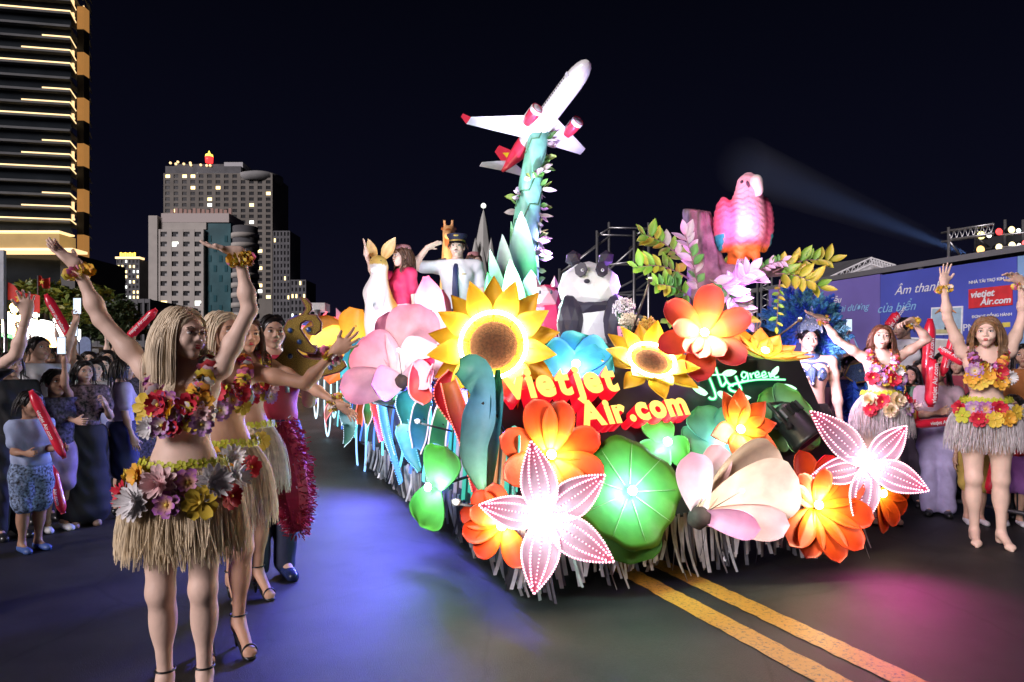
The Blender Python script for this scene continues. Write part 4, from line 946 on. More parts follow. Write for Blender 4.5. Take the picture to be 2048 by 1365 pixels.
flower('lotus_leaf', 'small three-lobed green leaf below the end of the lettering', on_panel(1330, 888, .07), NP, [(gl(.185, .125), [95, 215, 330], 4, .0, 0)], 3., COOL, 'glowing leaves on the float', anchor=on_panel(1330, 888, 0), z=.08, cat='leaf')
flower('lotus_leaf', 'blue-green broad leaf behind the dark red-orange flower', on_panel(1440, 885, .05), NP, [(gl(.29, .18, (.12, .4, .5), (.12, .4, .12)), [110, 190, 30, 270], 6, .0, 0)], .9, COOL, 'glowing leaves on the float', anchor=on_panel(1440, 885, 0), z=.05, cat='leaf')
flower('lotus_leaf', 'pale green broad leaf behind the black spotlight', on_panel(1575, 840, .07), NP, [(gl(.28, .19, (.3, .45, .35), (.16, .38, .06)), [130, 50, 345, 290, 200], 6, .0, 0)], 1.6, COOL, 'glowing leaves on the float', anchor=on_panel(1575, 840, 0), z=.09, cat='leaf')
bl = petal(.36, .23, 'broad', .2, .1, (.06, .3, .5), (.04, .35, .25), cm=(.03, .2, .55), wave=.06, nu=12, nv=12)
flower('lotus_leaf', 'blue glowing leaf cup at the feet of the panda', at(1150, 738, 4.7), (.05, -.75, .6), [(bl, [60, 120, 10, 170], 14, -.03, 0, .8)], 2.4, (.75, .95, 1.), 'glowing leaves on the float', anchor=F(.75, .7, 1.45), z=.13, cat='leaf')
# star lilies with rows of light dots
led_p = glow('led_pink', (1., .5, .62), 1.4)
def lily(label, pos, n, tips, power, c0, c1):
    t = thing('star_lily', label, 'flower', pos, 'star lilies edged with light dots', frame(n)); q = t.rotation_quaternion.inverted()
    for (px, py, Yt, w) in tips:
        d = q @ (at(px, py, Yt) - Vector(pos)); L_ = d.length; ang = math.degrees(math.atan2(d.y, d.x)); tl = math.degrees(math.asin(max(-1, min(1, d.z/L_))))
        me = petal(round(L_, 3), w, 'lily', .25, .0, c0, c1, cm=c0, thick=.012, nu=14, nv=8)
        p = put_petal(t, me, ang, tl)
        b = MB(); 
        for sgn in (-1, 1):
            for off, n_, u0, u1 in ((1., 26, .12, .99), (.5, 18, .2, .9)):
                for i in range(n_):
                    u = u0 + (u1-u0)*i/(n_-1); wv = w*max(prof('lily', u), .02); y = sgn*off*wv; zz = .25*wv*off*off
                    b.sphere((L_*u, y, zz + .006), .0065, 6, 4)
        for i in range(14): b.sphere((L_*(.2+.05*i), 0, .006), .0045, 6, 4)
        tag(b.obj('light_dots', led_p, p), kind='stuff')
    bulb(t, power, (1., .9, .95), .08, .035, es=20); 
    MB().lathe([(.05, 0), (.06, -.03), (.03, -.1)], 14).obj('calyx', mat('calyx_pink', (.7, .2, .3), .5), t)
    stalk(t, pos, F(.15, .0, .5) if pos.x < .8 else F(FW - .05, .1, .6), .018)
lily('white star lily edged with pink light dots at the float corner', at(1090, 1035, 3.62), (0, -1, .05), ((1062, 882, 3.55, .095), (1210, 950, 3.62, .098), (1228, 1124, 3.55, .098), (1068, 1188, 3.55, .1), (958, 1010, 3.6, .085)), 1.1, (.55, .42, .5), (.45, .03, .09))
lily('pink star lily edged with light dots beside the road, clear of the panel', at(1733, 930, 4.62), (.1, -1, .05), ((1620, 822, 4.55, .105), (1812, 852, 4.62, .1), (1857, 982, 4.55, .1), (1713, 1058, 4.55, .105), (1620, 953, 4.6, .09)), .8, (.5, .32, .42), (.45, .02, .10))
# pale lotus, lit from within
def lotus(label, pos, n, R_, power, outer, inner, anchor, angs_o, angs_i, roll=0):
    t = thing('lotus_flower', label, 'flower', pos, 'lotus flowers lit from inside', frame(n, roll))
    po = petal(R_, R_*.42, 'broad', .45, .55, (.85, .78, .74), outer, thick=0, mat_=PETALT, nu=14, nv=12, rib=.01); pi_ = petal(R_*1.05, R_*.44, 'broad', .5, .45, (.88, .82, .72), inner, thick=0, mat_=PETALT, nu=14, nv=12, rib=.01)
    for a, tl in angs_o: put_petal(t, po, a, tl, .03, 0)
    for a, tl in angs_i: put_petal(t, pi_, a, tl, .02, .02)
    MB().lathe([(0, -.12), (.05, -.1), (.07, -.02), (.05, .03), (0, .04)], 18).obj('receptacle', STEMD, t)
    lamp('lotus_light', 'POINT', power, (1., .9, .8), (0, 0, R_*.55), t, .05)
    MB().sphere((0, 0, R_*.3), .025, 10, 7).obj('lamp_head', glow('bulb_lotus', (1., .9, .8), 12.), t)
    stalk(t, pos, anchor, .02)
def open_lotus(label, root, petals, lamp_at, power, anchor, group='lotus flowers lit from inside'):
    """petals given as (tip, bulge towards the viewer, half width, base colour, tip colour)"""
    t = thing('lotus_flower', label, 'flower', root, group)
    for i, (tip, bul, w, c0, c1) in enumerate(petals):
        d = tip - root; L_ = d.length; dn = d.normalized(); y = V(0, -1, 0).cross(dn).normalized(); z = dn.cross(y)
        me = petal(round(L_*1.04, 3), w, 'broad', .45, bul, c0, c1, thick=.005, nu=14, nv=12, rib=.008)
        q = Matrix((dn, y, z)).transposed().to_quaternion() @ Quaternion((0, 1, 0), bul*.42)
        link('petal', me, t, (0, 0, 0), q)
    MB().lathe([(0, -.09), (.05, -.07), (.075, 0), (.05, .05), (0, .06)], 18, M=frame((.3, -.2, .6)).to_matrix().to_4x4()).obj('receptacle', STEMD, t)
    lamp('lotus_light', 'POINT', power, (1., .9, .8), lamp_at - root, t, .05); MB().sphere(lamp_at - root + V(0, .05, 0), .012, 10, 7).obj('lamp_head', glow('bulb_lotus', (1., .9, .8), 12.), t); MB().tube([(0, 0, 0), lamp_at - root + V(0, .05, 0)], .003, 5).obj('lamp_stem', STEMD, t)
    MB().tube([(0, 0, 0), anchor - root], .03, 8).obj('stalk', STEMD, t)
CRM, PNK, PLP = (.8, .62, .46), (.75, .42, .5), (.68, .34, .52)
r0 = at(1400, 1032, 4.2)
open_lotus('pale pink and cream lotus lit from inside, low on the front', r0, [
 (at(1440, 893, 4.35), .5, .10, CRM, PNK), (at(1552, 905, 4.4), .5, .19, CRM, CRM), (at(1592, 958, 4.25), .7, .20, CRM, (.8, .62, .56)), (at(1575, 1050, 4.1), .6, .11, CRM, PNK), (at(1382, 905, 4.1), .8, .115, (.8, .7, .74), PLP), (at(1520, 1058, 3.92), .7, .085, PLP, (.7, .22, .42))],
 at(1490, 985, 3.98), 4., on_panel(1400, 1010, 0))
r1 = at(805, 762, 5.5); P0_, P1_ = (.8, .58, .64), (.8, .26, .42)
open_lotus('large pink lotus lit from inside on the corner beside the big sunflower', r1, [
 (at(778, 628, 5.65), .5, .14, P0_, P1_), (at(838, 612, 5.5), .6, .22, (.82, .72, .76), P1_), (at(872, 690, 5.35), .7, .2, (.82, .74, .78), (.8, .5, .6)), (at(722, 682, 5.5), .7, .21, P0_, P1_), (at(682, 776, 5.35), .5, .15, P0_, P1_), (at(742, 770, 5.15), .9, .14, P0_, (.75, .22, .5)), (at(868, 742, 5.15), .7, .12, P0_, (.8, .35, .5))],
 at(795, 700, 5.0), 7.5, F(.1, 1.9, 1.2))
# ---- hooded blue-green leaf and red strips at the corner
def big_leaf(name, label, pts, widths, c0, c1, cm, facing=(0, -1, .1), anchor=None, cat='leaf', group='painted leaves on the float', dots=None, fold=.5):
    """leaf whose midrib follows world points; blade spans sideways across the facing direction"""
    P0 = pts[0]; t = thing(name, label, cat, P0, group); n = len(pts); v = []; cs = []; fc = Vector(facing).normalized(); m = 9
    fine = []
    for i in range((n-1)*5 + 1):
        q = i/5; a = int(min(q, n-2)); f_ = q - a
        p0, p1, p2, p3 = pts[max(0, a-1)], pts[a], pts[a+1], pts[min(n-1, a+2)]
        fine.append((.5*((2*p1) + (p2-p0)*f_ + (2*p0-5*p1+4*p2-p3)*f_**2 + (3*p1-p0-3*p2+p3)*f_**3), widths[a] + (widths[a+1]-widths[a])*f_*f_*(3-2*f_)))
    N = len(fine)
    for i, (p, w) in enumerate(fine):
        tg = (fine[min(i+1, N-1)][0] - fine[max(i-1, 0)][0]).normalized(); e = tg.cross(fc).normalized(); nn = e.cross(tg); u = i/(N-1)
        c = tuple(x + (y-x)*u*2 for x, y in zip(c0, cm)) if u < .5 else tuple(x + (y-x)*(2*u-1) for x, y in zip(cm, c1))
        for j in range(m):
            s_ = -1 + 2*j/(m-1); v.append(p + e*w*s_ + nn*(fold*w*s_*s_) - P0); cs.append(c)
    f = [(i*m+j, i*m+j+1, (i+1)*m+j+1, (i+1)*m+j) for i in range(N-1) for j in range(m-1)]
    b = len(v); nv_ = [p - fc*.008 for p in v]; v += nv_; cs += cs; f += [tuple(b + q for q in reversed(g)) for g in f]
    rim = list(range(m-1)) + [i*m+m-1 for i in range(N-1)] + [(N-1)*m+j for j in range(m-1, 0, -1)] + [i*m for i in range(N-1, 0, -1)]
    f += [(rim[k], rim[(k+1) % len(rim)], rim[(k+1) % len(rim)]+b, rim[k]+b) for k in range(len(rim))]
    o = link('blade', mesh('blade', v, f, PETAL, True, cs), t)
    if dots:
        dm, ends, solid = dots
        for e_ in ends:
            bb = MB(); line = [v[i*m + (0 if e_ < 0 else m-1 if e_ > 0 else m//2)] + fc*.008 for i in range(N)]
            if solid: bb.tube(line, .006, 5)
            else:
                for i in range(N-1):
                    for k in range(3): bb.sphere(line[i].lerp(line[i+1], k/3), .0055, 5, 4)
            tag(bb.obj('light_dots' if not solid else 'neon_edge', dm, t), kind=None if solid else 'stuff')
    if anchor is not None: MB().tube([fine[N//2][0] - P0, anchor - P0], .01, 6).obj('stalk', STEMD, t)
    return t
BG_, BB_, BT_ = (.09, .45, .16), (.10, .42, .78), (.12, .55, .55)
big_leaf('hooded_leaf', 'tall blue-green hooded leaf hanging in front of the big sunflower', [at(968, 990, 4.0), at(948, 910, 4.05), at(958, 840, 4.1), at(966, 785, 4.1), at(948, 745, 4.05), at(918, 735, 4.1)], [.02, .08, .10, .075, .10, .05], (.3, .55, .2), (.1, .5, .25), (.25, .6, .82), anchor=F(.05, .3, .9))
big_leaf('hooded_leaf', 'slim green upright leaf at the edge of the first lettering', [at(978, 985, 4.08), at(988, 880, 4.1), at(994, 800, 4.1), at(996, 740, 4.15)], [.015, .035, .04, .015], (.2, .4, .04), (.1, .4, .2), (.05, .3, .4), anchor=F(.1, .2, .8))
redc = (.6, .02, .04)
led_r, led_b, led_w = glow('led_red', (1., .15, .12), 1.3), glow('led_blue', (.15, .45, 1.), 1.3), glow('led_white', (.6, .8, 1.), 1.1)
big_leaf('red_strip_leaf', 'narrow red leaf with dotted lights hanging down the float corner', [at(898, 765, 4.3), at(915, 820, 4.25), at(935, 900, 4.2), at(950, 985, 4.15)], [.05, .06, .035, .015], (.75, .25, .06), redc, redc, dots=(led_r, (-1, 1), False), anchor=F(.03, .4, .9))
big_leaf('red_strip_leaf', 'second red dotted leaf slanting across the corner', [at(905, 745, 4.45), at(890, 790, 4.45), at(930, 870, 4.35), at(942, 930, 4.3)], [.03, .07, .04, .015], redc, (.7, .15, .05), redc, dots=(led_r, (1,), False), anchor=F(.03, .55, .9))
# ---- flank: blades with light edges
def fl(px, py, u=-.1): return on_flank(px, py, u)
YG = (.3, .34, .04)
neon_pk = mat('neon_pinkish', (.5, .35, .45), .4, emit=(1., .7, .85), es=.5)
flank = [
 ('green wavy blade with pale neon edge above the low green leaf', [(880, 935), (882, 880), (892, 830), (905, 800)], [.10, .08, .075, .04], BG_, YG, (.05, .3, .12), neon_pk, True),
 ('blue-green wavy blade beside the first wavy blade', [(838, 900), (845, 860), (852, 825), (862, 800)], [.05, .1, .1, .06], BB_, BG_, (.04, .3, .3), neon_pk, True),
 ('yellow-tipped blade dotted with blue lights', [(842, 940), (825, 890), (812, 850), (805, 838)], [.03, .1, .11, .08], (.04, .3, .2), YG, BB_, led_b, False),
 ('upright blue-green blade dotted with white lights', [(818, 850), (822, 810), (832, 785), (840, 770)], [.06, .13, .12, .07], (.03, .25, .2), (.03, .12, .6), (.04, .3, .3), led_w, False),
 ('long straight red strip dotted with lights', [(768, 880), (757, 830), (748, 790), (742, 765)], [.05, .06, .06, .06], redc, (.7, .12, .04), redc, led_r, False),
 ('long straight blue strip dotted with lights', [(805, 965), (785, 890), (772, 830), (762, 770)], [.03, .05, .06, .06], BB_, BB_, BB_, led_b, False),
 ('second blue strip dotted with white lights', [(790, 915), (776, 870), (766, 820), (758, 780)], [.03, .05, .05, .05], (.1, .3, .6), BB_, BB_, led_w, False),
 ('drooping pale blue-green leaf toward the rear of the float', [(690, 890), (705, 855), (700, 820), (695, 785)], [.03, .14, .16, .08], (.1, .45, .3), (.1, .4, .45), (.3, .55, .6), led_w, False),
 ('small green leaf beside the drooping leaf', [(735, 850), (740, 830), (742, 810), (748, 800)], [.03, .08, .07, .03], YG, BG_, BG_, neon_pk, True),
 ('red and orange neon-edged hook behind the drooping leaf', [(722, 850), (724, 825), (730, 800), (735, 780)], [.04, .07, .07, .05], (.6, .2, .05), redc, (.5, .15, .05), led_r, True)]
for lab, pts, ws, c0, c1, cm, dm, solid in flank:
    big_leaf('light_edged_leaf', lab, [fl(x, y) for x, y in pts], ws, c0, c1, cm, facing=(-UU*.6 + V(0, -.8, 0)), dots=(dm, (-1, 1), solid), group='light-edged leaves along the flank', anchor=fl(pts[1][0] + 6, pts[1][1], .02))
# red bud with neon outline, blue leaves under the pink lotus
big_leaf('red_bud', 'red pointed bud with glowing outline beside the pink lotus', [fl(862, 800, -.2), fl(852, 775, -.2), fl(850, 745, -.2), fl(868, 720, -.2)], [.06, .12, .1, .03], (.65, .1, .05), (.6, .02, .1), redc, facing=(-.4, -.9, 0), dots=(glow('neon_rose', (1., .25, .28), .9), (-1, 1), True), anchor=F(.05, 1.1, 1.2))
big_leaf('blue_leaf', 'blue leaf under the pink lotus', [fl(790, 780, -.2), fl(815, 768, -.2), fl(838, 752, -.2)], [.05, .12, .06], BT_, BB_, BB_, facing=(-.3, -.9, .3), anchor=F(.05, 1.9, 1.2))
big_leaf('green_leaf', 'small green leaf tucked below the blue leaf', [fl(785, 800, -.15), fl(800, 785, -.15), fl(815, 778, -.15)], [.03, .07, .04], BG_, (.1, .45, .2), BG_, facing=(-.3, -.9, .3), anchor=F(.05, 1.9, 1.1))
# blue U neon near the rear
def u_neon(label, px, py, w, h, col_, seed):
    c = fl(px, py, -.06); t = thing('neon_loop', label, 'neon', c, 'neon loops on the flank'); pts = []
    for g, r_ in ((0, .012), (.035, .01)):
        pts = [SS*(-w/2 + g) + V(0, 0, h)] + [SS*(-(w/2 - g)*math.cos(a*PI/10)) + V(0, 0, -(w/2-g)*math.sin(a*PI/10)*1.2) for a in range(11)] + [SS*(w/2 - g) + V(0, 0, h)]
        MB().tube(pts, r_, 6).obj('neon_tube', neon_bright(col_, 1.), t)
    MB().tube([(0, 0, 0), UU*.1], .01, 6).obj('standoff', STEMD, t)
u_neon('blue neon loop low on the flank near the rear', 722, 885, .9, .35, (.25, .5, 1.), 1)
u_neon('white-blue neon loop behind the raised hand', 655, 800, 1.2, .5, (.5, .8, 1.), 2)
u_neon('pale neon loop at the far end of the flank', 632, 775, 1.2, .45, (.7, .9, 1.), 3)
u_neon('cyan neon loop above the others at the rear', 668, 770, 1.0, .3, (.4, .85, 1.), 4)
for i in range(14):
    s0 = 1.5 + i*.52; cy_ = i % 2; c = F(-.05, s0, .38); t = thing('neon_strip', 'slim wavy cyan neon strip along the flank' if cy_ else 'slim wavy blue neon strip along the flank', 'neon', c, 'cyan neon strips along the flank' if cy_ else 'blue neon strips along the flank')
    for g in (0, .05): MB().tube([SS*(g + .07*math.sin(q*.55 + i)) + UU*(.06*q/12 - .03) + V(0, 0, .72*q/12*(1 - g)) for q in range(13)], .008, 6).obj('neon_tube', neon_bright((.15, .75, 1.) if cy_ else (.08, .22, 1.), .8), t)
    MB().tube([V(0, 0, .3), UU*.1 + V(0, 0, .3)], .008, 5).obj('standoff', STEMD, t)
big_leaf('neon_flower', 'glowing pink-edged bloom near the rear of the flank', [fl(655, 850, -.3), fl(660, 830, -.3), fl(672, 810, -.3), fl(680, 790, -.3)], [.04, .12, .12, .04], (.8, .4, .3), (.8, .5, .5), (.8, .6, .5), facing=(-.5, -.8, .2), dots=(glow('neon_rose', (1., .25, .28), .9), (-1, 1), True), anchor=F(.0, 6.5, .7))
# rear top: orange and blue leaves
for i, (lab, pts, ws, c0, c1) in enumerate((
  ('large orange leaf toward the rear of the float', [(635, 735), (640, 700), (660, 675), (690, 672)], [.2, .3, .28, .15], (.85, .5, .04), (.8, .2, .02)),
  ('upright yellow-orange leaf behind the parrot-blue leaf', [(716, 700), (714, 670), (712, 640), (716, 618)], [.10, .18, .2, .1], (.85, .55, .05), (.85, .3, .02)),
  ('yellow leaf lying on the rear of the float', [(625, 720), (650, 705), (680, 690), (700, 690)], [.1, .25, .25, .1], (.9, .65, .1), (.85, .5, .05)),
  ('blue curved leaf beside the pink lotus', [(690, 760), (700, 735), (715, 705), (735, 680)], [.06, .12, .12, .06], (.05, .35, .3), (.05, .35, .55)),
  ('green leaf tucked between the blue leaf and the pink lotus', [(712, 745), (716, 725), (722, 705), (730, 690)], [.08, .12, .12, .05], (.05, .3, .04), (.1, .4, .05)),
  ('red-orange leaf under the yellow rear leaf', [(655, 765), (672, 745), (690, 728), (700, 715)], [.06, .14, .16, .08], (.75, .12, .02), (.85, .35, .04)))):
    Y = [9.6, 8.6, 9.2, 7.6, 7.3, 8.4][i]
    big_leaf('painted_leaf', lab, [at(x, y, Y) for x, y in pts], [w * Y/9 for w in ws], c0, c1, tuple((a+b)/2 for a, b in zip(c0, c1)), facing=(-.2, -1, .1), anchor=at(pts[1][0] + 10, 760, Y + .4), group='painted leaves at the rear of the float')
for (px, py, Y, pw, c) in ((655, 705, 8.9, 9, (1., .8, .4)), (722, 700, 8.2, 8, (1., .85, .5)), (680, 790, 7.6, 14, (.5, .8, 1.)), (740, 800, 6.3, 9, (.55, .8, 1.)), (640, 780, 9.0, 10, (.5, .85, 1.)), (835, 840, 4.95, 4.5, (.5, .75, 1.)), (912, 1000, 3.85, 3.6, (.7, .9, 1.))):  # added lamps that brighten the flank and rear leaves
    p = at(px, py, Y); t = thing('added_flood_lamp', {655: 'added flood lamp at the large orange rear leaf', 722: 'added flood lamp at the upright yellow-orange leaf', 680: 'added flood lamp above the glowing pink-edged bloom', 740: 'added flood lamp between the red strip and drooping leaf', 640: 'added flood lamp at the white-blue neon loop', 835: 'added flood lamp before the blue-green wavy blade', 912: 'added flood lamp low beside the small orange corner flower'}[px], 'lamp', p, 'added flood lamps along the flank')
    MB().lathe([(.02, -.03), (.03, 0), (.0, .01)], 10).obj('housing', STEMD, t); lamp('flood_light', 'POINT', pw, c, (0, -.05, 0), t, .03)
    MB().tube([(0, 0, -.02), UU*.25 + V(0, .1, -.1)], .008, 5).obj('bracket', STEMD, t)
# ---- black spotlight on the front panel
def par_can(label, pos, aim, power, col_, cone, sc=1., group='black stage spotlights'):
    d = (Vector(aim) - Vector(pos)).normalized(); t = thing('stage_spotlight', label, 'spotlight', pos, group, d.to_track_quat('Z', 'Y')); bm_ = mat('black_metal')
    MB().lathe([(0, -.13), (.05, -.13), (.075, -.1), (.08, -.04), (.092, -.03), (.095, .09), (.105, .1), (.105, .12), (.085, .12), (.08, .07), (0, .065)], 28).obj('housing', bm_, t)
    for k in range(14): 
        q = 2*PI*k/14; MB().box((-.006, .078, -.1), (.006, .1, -.04), M=Matrix.Rotation(q, 4, 'Z')).obj('cooling_fin', bm_, t, False)
    MB().lathe([(0, .072), (.078, .072), (.078, .08), (0, .085)], 20).obj('lens', glow('lens_%d_%d_%d' % tuple(int(c*99) for c in col_), col_, 1.6), t)
    y = MB(); y.tube([(.115, 0, 0), (.115, 0, -.16), (-.115, 0, -.16), (-.115, 0, 0)], .012, 6, flat=1); y.obj('yoke', bm_, t)
    for sx in (-1, 1): MB().lathe([(0, 0), (.022, 0), (.022, .02), (0, .024)], 10, ctr=(sx*.1, 0, 0), M=Matrix.Rotation(sx*R(90), 4, 'Y')).obj('knob', bm_, t)
    t.scale = (sc,)*3
    if power: lamp('spot_light', 'SPOT', power, col_, (0, 0, .135), t, .14, aim=(0, 0, 5), cone=cone, blend=1.)
    return t
p_ = on_panel(1590, 850, .2)
par_can('black spotlight on the front panel before the pale green leaf', p_, p_ + V(.55, -.45, -.75), 30, (1., .05, .45), 70, 1.25)
# ================================================================ statues and plants on the float
ATTR = mat('painted_statue', rough=.5, attr=True, noise=.08, nscale=8)
def ico(c, r, sub=2, jit=.0, seed=1, M=None):
    bm = bmesh.new(); bmesh.ops.create_icosphere(bm, subdivisions=sub, radius=1.); rnd = random.Random(seed); bm.verts.ensure_lookup_table()
    v = []
    for p in bm.verts:
        q = V(p.co.x*r[0], p.co.y*r[1], p.co.z*r[2])*(1 + rnd.uniform(-jit, jit)); v.append((M @ q if M is not None else q) + Vector(c))
    f = [tuple(q.index for q in g.verts) for g in bm.faces]; bm.free(); return v, f
def facet(name, parent, c, r, m, sub=2, jit=.04, seed=1, M=None):
    v, f = ico(c, r, sub, jit, seed, M); return MB().add(v, f).obj(name, m, parent, smooth=False)
def panda():
    Y = 5.9; o = at(1180, 690, Y); o.z = 1.03; k = Y/FPX
    t = thing('panda_statue', 'faceted seated panda statue behind the blue leaf cup', 'statue', o); t.scale = (1.1,)*3
    P = lambda px, py, dy=0: at(px, py, Y) + V(0, dy, 0) - o
    wh, bk = mat('panda_white', (.78, .78, .8), .5, noise=.04), mat('panda_black', (.03, .025, .05), .5)
    facet('head', t, P(1178, 597), (.245, .21, .205), wh, 2, .03, 3)
    for sx, px in ((-1, 1150), (1, 1210)): facet('ear', t, P(px, 543, .03), (.066, .045, .068), bk, 1, .05, 5)
    for sx, px in ((-1, 1160), (1, 1195)):
        e = MB(); out = [(.0, .055), (.035, .045), (.05, .0), (.03, -.045), (-.01, -.055), (-.04, -.03), (-.045, .02)]
        if sx > 0: out = [(-x, y) for x, y in out][::-1]
        p = e.prism(out, .03, M=Matrix.Translation(P(px, 572, -.175)) @ Matrix.Rotation(R(80), 4, 'X') @ Matrix.Rotation(R(20*sx), 4, 'Y')).obj('eye_patch', bk, t, False)
        MB().sphere(P(px + 1, 573, -.218), (.013, .01, .013), 10, 7).obj('eye', wh, t); MB().sphere(P(px + 1, 573, -.228), (.006, .004, .006), 8, 5).obj('pupil', bk, t)
    MB().sphere(P(1169, 592, -.212), (.024, .02, .017), 8, 6).obj('nose', bk, t, False)
    facet('body', t, P(1180, 665, .06), (.27, .22, .30), wh, 2, .04, 6)
    facet('shoulder', t, P(1180, 632, .03), (.26, .2, .12), bk, 2, .04, 7)
    for sx, px in ((-1, 1142), (1, 1222)): facet('arm', t, P(px, 660, -.09), (.105, .12, .22), bk, 2, .05, 8 + sx)
    MB().box((-.3, -.15, 0), (.3, .3, max(.02, P(0, 700).z))).obj('plinth', deckm, t, False)
    lamp('panda_light', 'POINT', 2.2, (.75, .82, 1.), P(1172, 662, -.55), t, .05)
    lamp('panda_rim_light', 'POINT', 12, (.45, .2, 1.), P(1262, 590, -.0), t, .05)
panda()
def cat_():
    Y = 6.4; o = at(1088, 690, Y); o.z = 1.03
    t = thing('cat_statue', 'faceted pink cat statue with red body beside the panda', 'statue', o)
    P = lambda px, py, dy=0: at(px, py, Y) + V(0, dy, 0) - o
    pk_ = mat('cat_pink', (.8, .42, .5), .5, noise=.05); rd = mat('cat_red', (.62, .03, .12), .5)
    facet('head', t, P(1089, 597), (.14, .13, .13), pk_, 1, .08, 3)
    for px in (1072, 1109):
        b = MB(); b.lathe([(.05, 0), (0, .11)], 4); b.obj('ear', pk_, t, False, loc=P(px, 575))
        MB().sphere(P(px*.6 + 1089*.4, 588, -.125), (.012, .01, .02), 8, 5).obj('eye', mat('panda_black'), t)
    MB().lathe([(.13, 0), (.15, .25), (.11, .5), (.07, .56), (0, .56)], 7).obj('body', rd, t, False, loc=P(1094, 690) + V(0, .05, 0))
    MB().box((-.2, -.15, 0), (.2, .2, P(0, 690).z + .01)).obj('plinth', deckm, t, False)
    lamp('cat_light', 'POINT', 2.5, (1., .75, .85), P(1085, 640, -.4), t, .04)
cat_()
def kangaroo():
    Y = 6.9; o = at(765, 690, Y); o.z = 1.03; P = lambda px, py, dy=0: np.array(at(px, py, Y) + V(0, dy, 0) - o)
    t = thing('kangaroo_statue', 'tall white and tan kangaroo statue beside the waving stewardess', 'statue', o)
    g = SDF((-.6, -.5, -.05), (.6, .6, 1.9), .02)
    g.ell(P(757, 528), (.085, .12, .085), .04); g.cap(P(757, 532, -.06), P(755, 545, -.16), .06, .04, .05)
    g.cap(P(760, 540, .02), P(754, 585, .0), .075, .12, .06); g.cap(P(754, 590), P(768, 640, .05), .125, .19, .08); g.cap(P(768, 640, .05), (0, .05, .1), .19, .17, .08)
    g.cap(P(745, 585, -.1), P(748, 615, -.2), .04, .03, .04); g.cap(P(768, 585, -.1), P(770, 615, -.2), .04, .03, .04)
    v, f = g.mesh(); x = v[:, 0] - P(764, 0)[0]; w = np.clip((x + v[:, 1]*.8 - .0)/.06, 0, 1)[:, None]
    col = (1-w)*np.array((.8, .77, .75)) + w*np.array((.62, .34, .08)); hd = (v[:, 2] > P(0, 533)[2])[:, None]; col = np.where(hd, np.array((.62, .40, .10)), col)
    link('body', npmesh('body', v, f, ATTR, col), t)
    for (a, b, w) in (((752, 520), (737, 480), .05), ((766, 520), (790, 477), .062)):
        A, B = Vector(P(*a)), Vector(P(*b)); L_ = (B-A).length; d = (B-A).normalized(); q = Matrix((d, V(0, -1, 0).cross(d).normalized(), d.cross(V(0, -1, 0).cross(d).normalized()))).transposed()
        me = petal(round(L_*1.05, 3), w, 'lily', .6, .05, (.65, .38, .08), (.85, .62, .35), thick=.012); link('ear', me, t, A, q.to_quaternion())
    for px in (749, 765): MB().sphere(P(px, 526, -.1), .013, 8, 6).obj('eye', mat('panda_black'), t)
    MB().box((-.25, -.2, 0), (.25, .3, .02)).obj('plinth', deckm, t, False)
    lamp('kangaroo_light', 'POINT', 5, (.95, .82, 1.), P(735, 640, -.6), t, .05)
kangaroo()
def giraffe():
    Y = 8.6; o = at(895, 690, Y); o.z = 1.03; P = lambda px, py, dy=0: np.array(at(px, py, Y) + V(0, dy, 0) - o)
    t = thing('giraffe_statue', 'orange giraffe statue looking over the shoulder of the saluting pilot', 'statue', o)
    g = SDF((-.5, -.6, -.05), (.6, .9, 2.6), .025)
    g.cap(P(893, 600, .2), P(897, 475, .05), .12, .075, .05).cap(P(898, 464), P(899, 478, -.2), .08, .05, .05)
    g.ell((0, .35, .65), (.25, .4, .28), .1)
    for sx in (-.14, .14):
        for y in (.1, .6): g.cap((sx, y, .55), (sx, y, 0), .07, .05, .06)
    for px in (890, 904): g.cap(P(px, 458), P(px + (-1 if px < 895 else 1), 442), .016, .02, .02)
    for px in (882, 912): g.cap(P(897, 460, .03), P(px, 456, .05), .03, .02, .03)
    v, f = g.mesh(); n = np.sin(v[:, 0]*23 + 1)*np.sin(v[:, 1]*19 + 2)*np.sin(v[:, 2]*17); col = np.where((n > .12)[:, None], np.array((.55, .15, .03)), np.array((.85, .45, .18)))
    link('body', npmesh('body', v, f, ATTR, col), t)
    for px in (893, 903): MB().sphere(P(px, 466, -.07), .014, 8, 6).obj('eye', mat('panda_black'), t)
    lamp('giraffe_light', 'POINT', 9, (1., .75, .45), P(880, 540, -.45), t, .05)
giraffe()
# tall pink petals on the deck
big_leaf('pink_petal', 'tall pink upright petal beside the saluting pilot', [at(872, 690, 6.6), at(866, 650, 6.6), at(860, 600, 6.6), at(852, 553, 6.65)], [.12, .15, .14, .03], (.75, .5, .54), (.72, .12, .2), (.75, .32, .4), anchor=at(868, 715, 6.9), group='pink petals on the deck')
big_leaf('pink_petal', 'shorter pink petal overlapping the tall one', [at(890, 690, 6.7), at(890, 655, 6.7), at(886, 610, 6.7), at(884, 580, 6.7)], [.06, .08, .08, .02], (.75, .5, .54), (.72, .1, .18), (.75, .3, .36), anchor=at(890, 715, 6.95), group='pink petals on the deck')
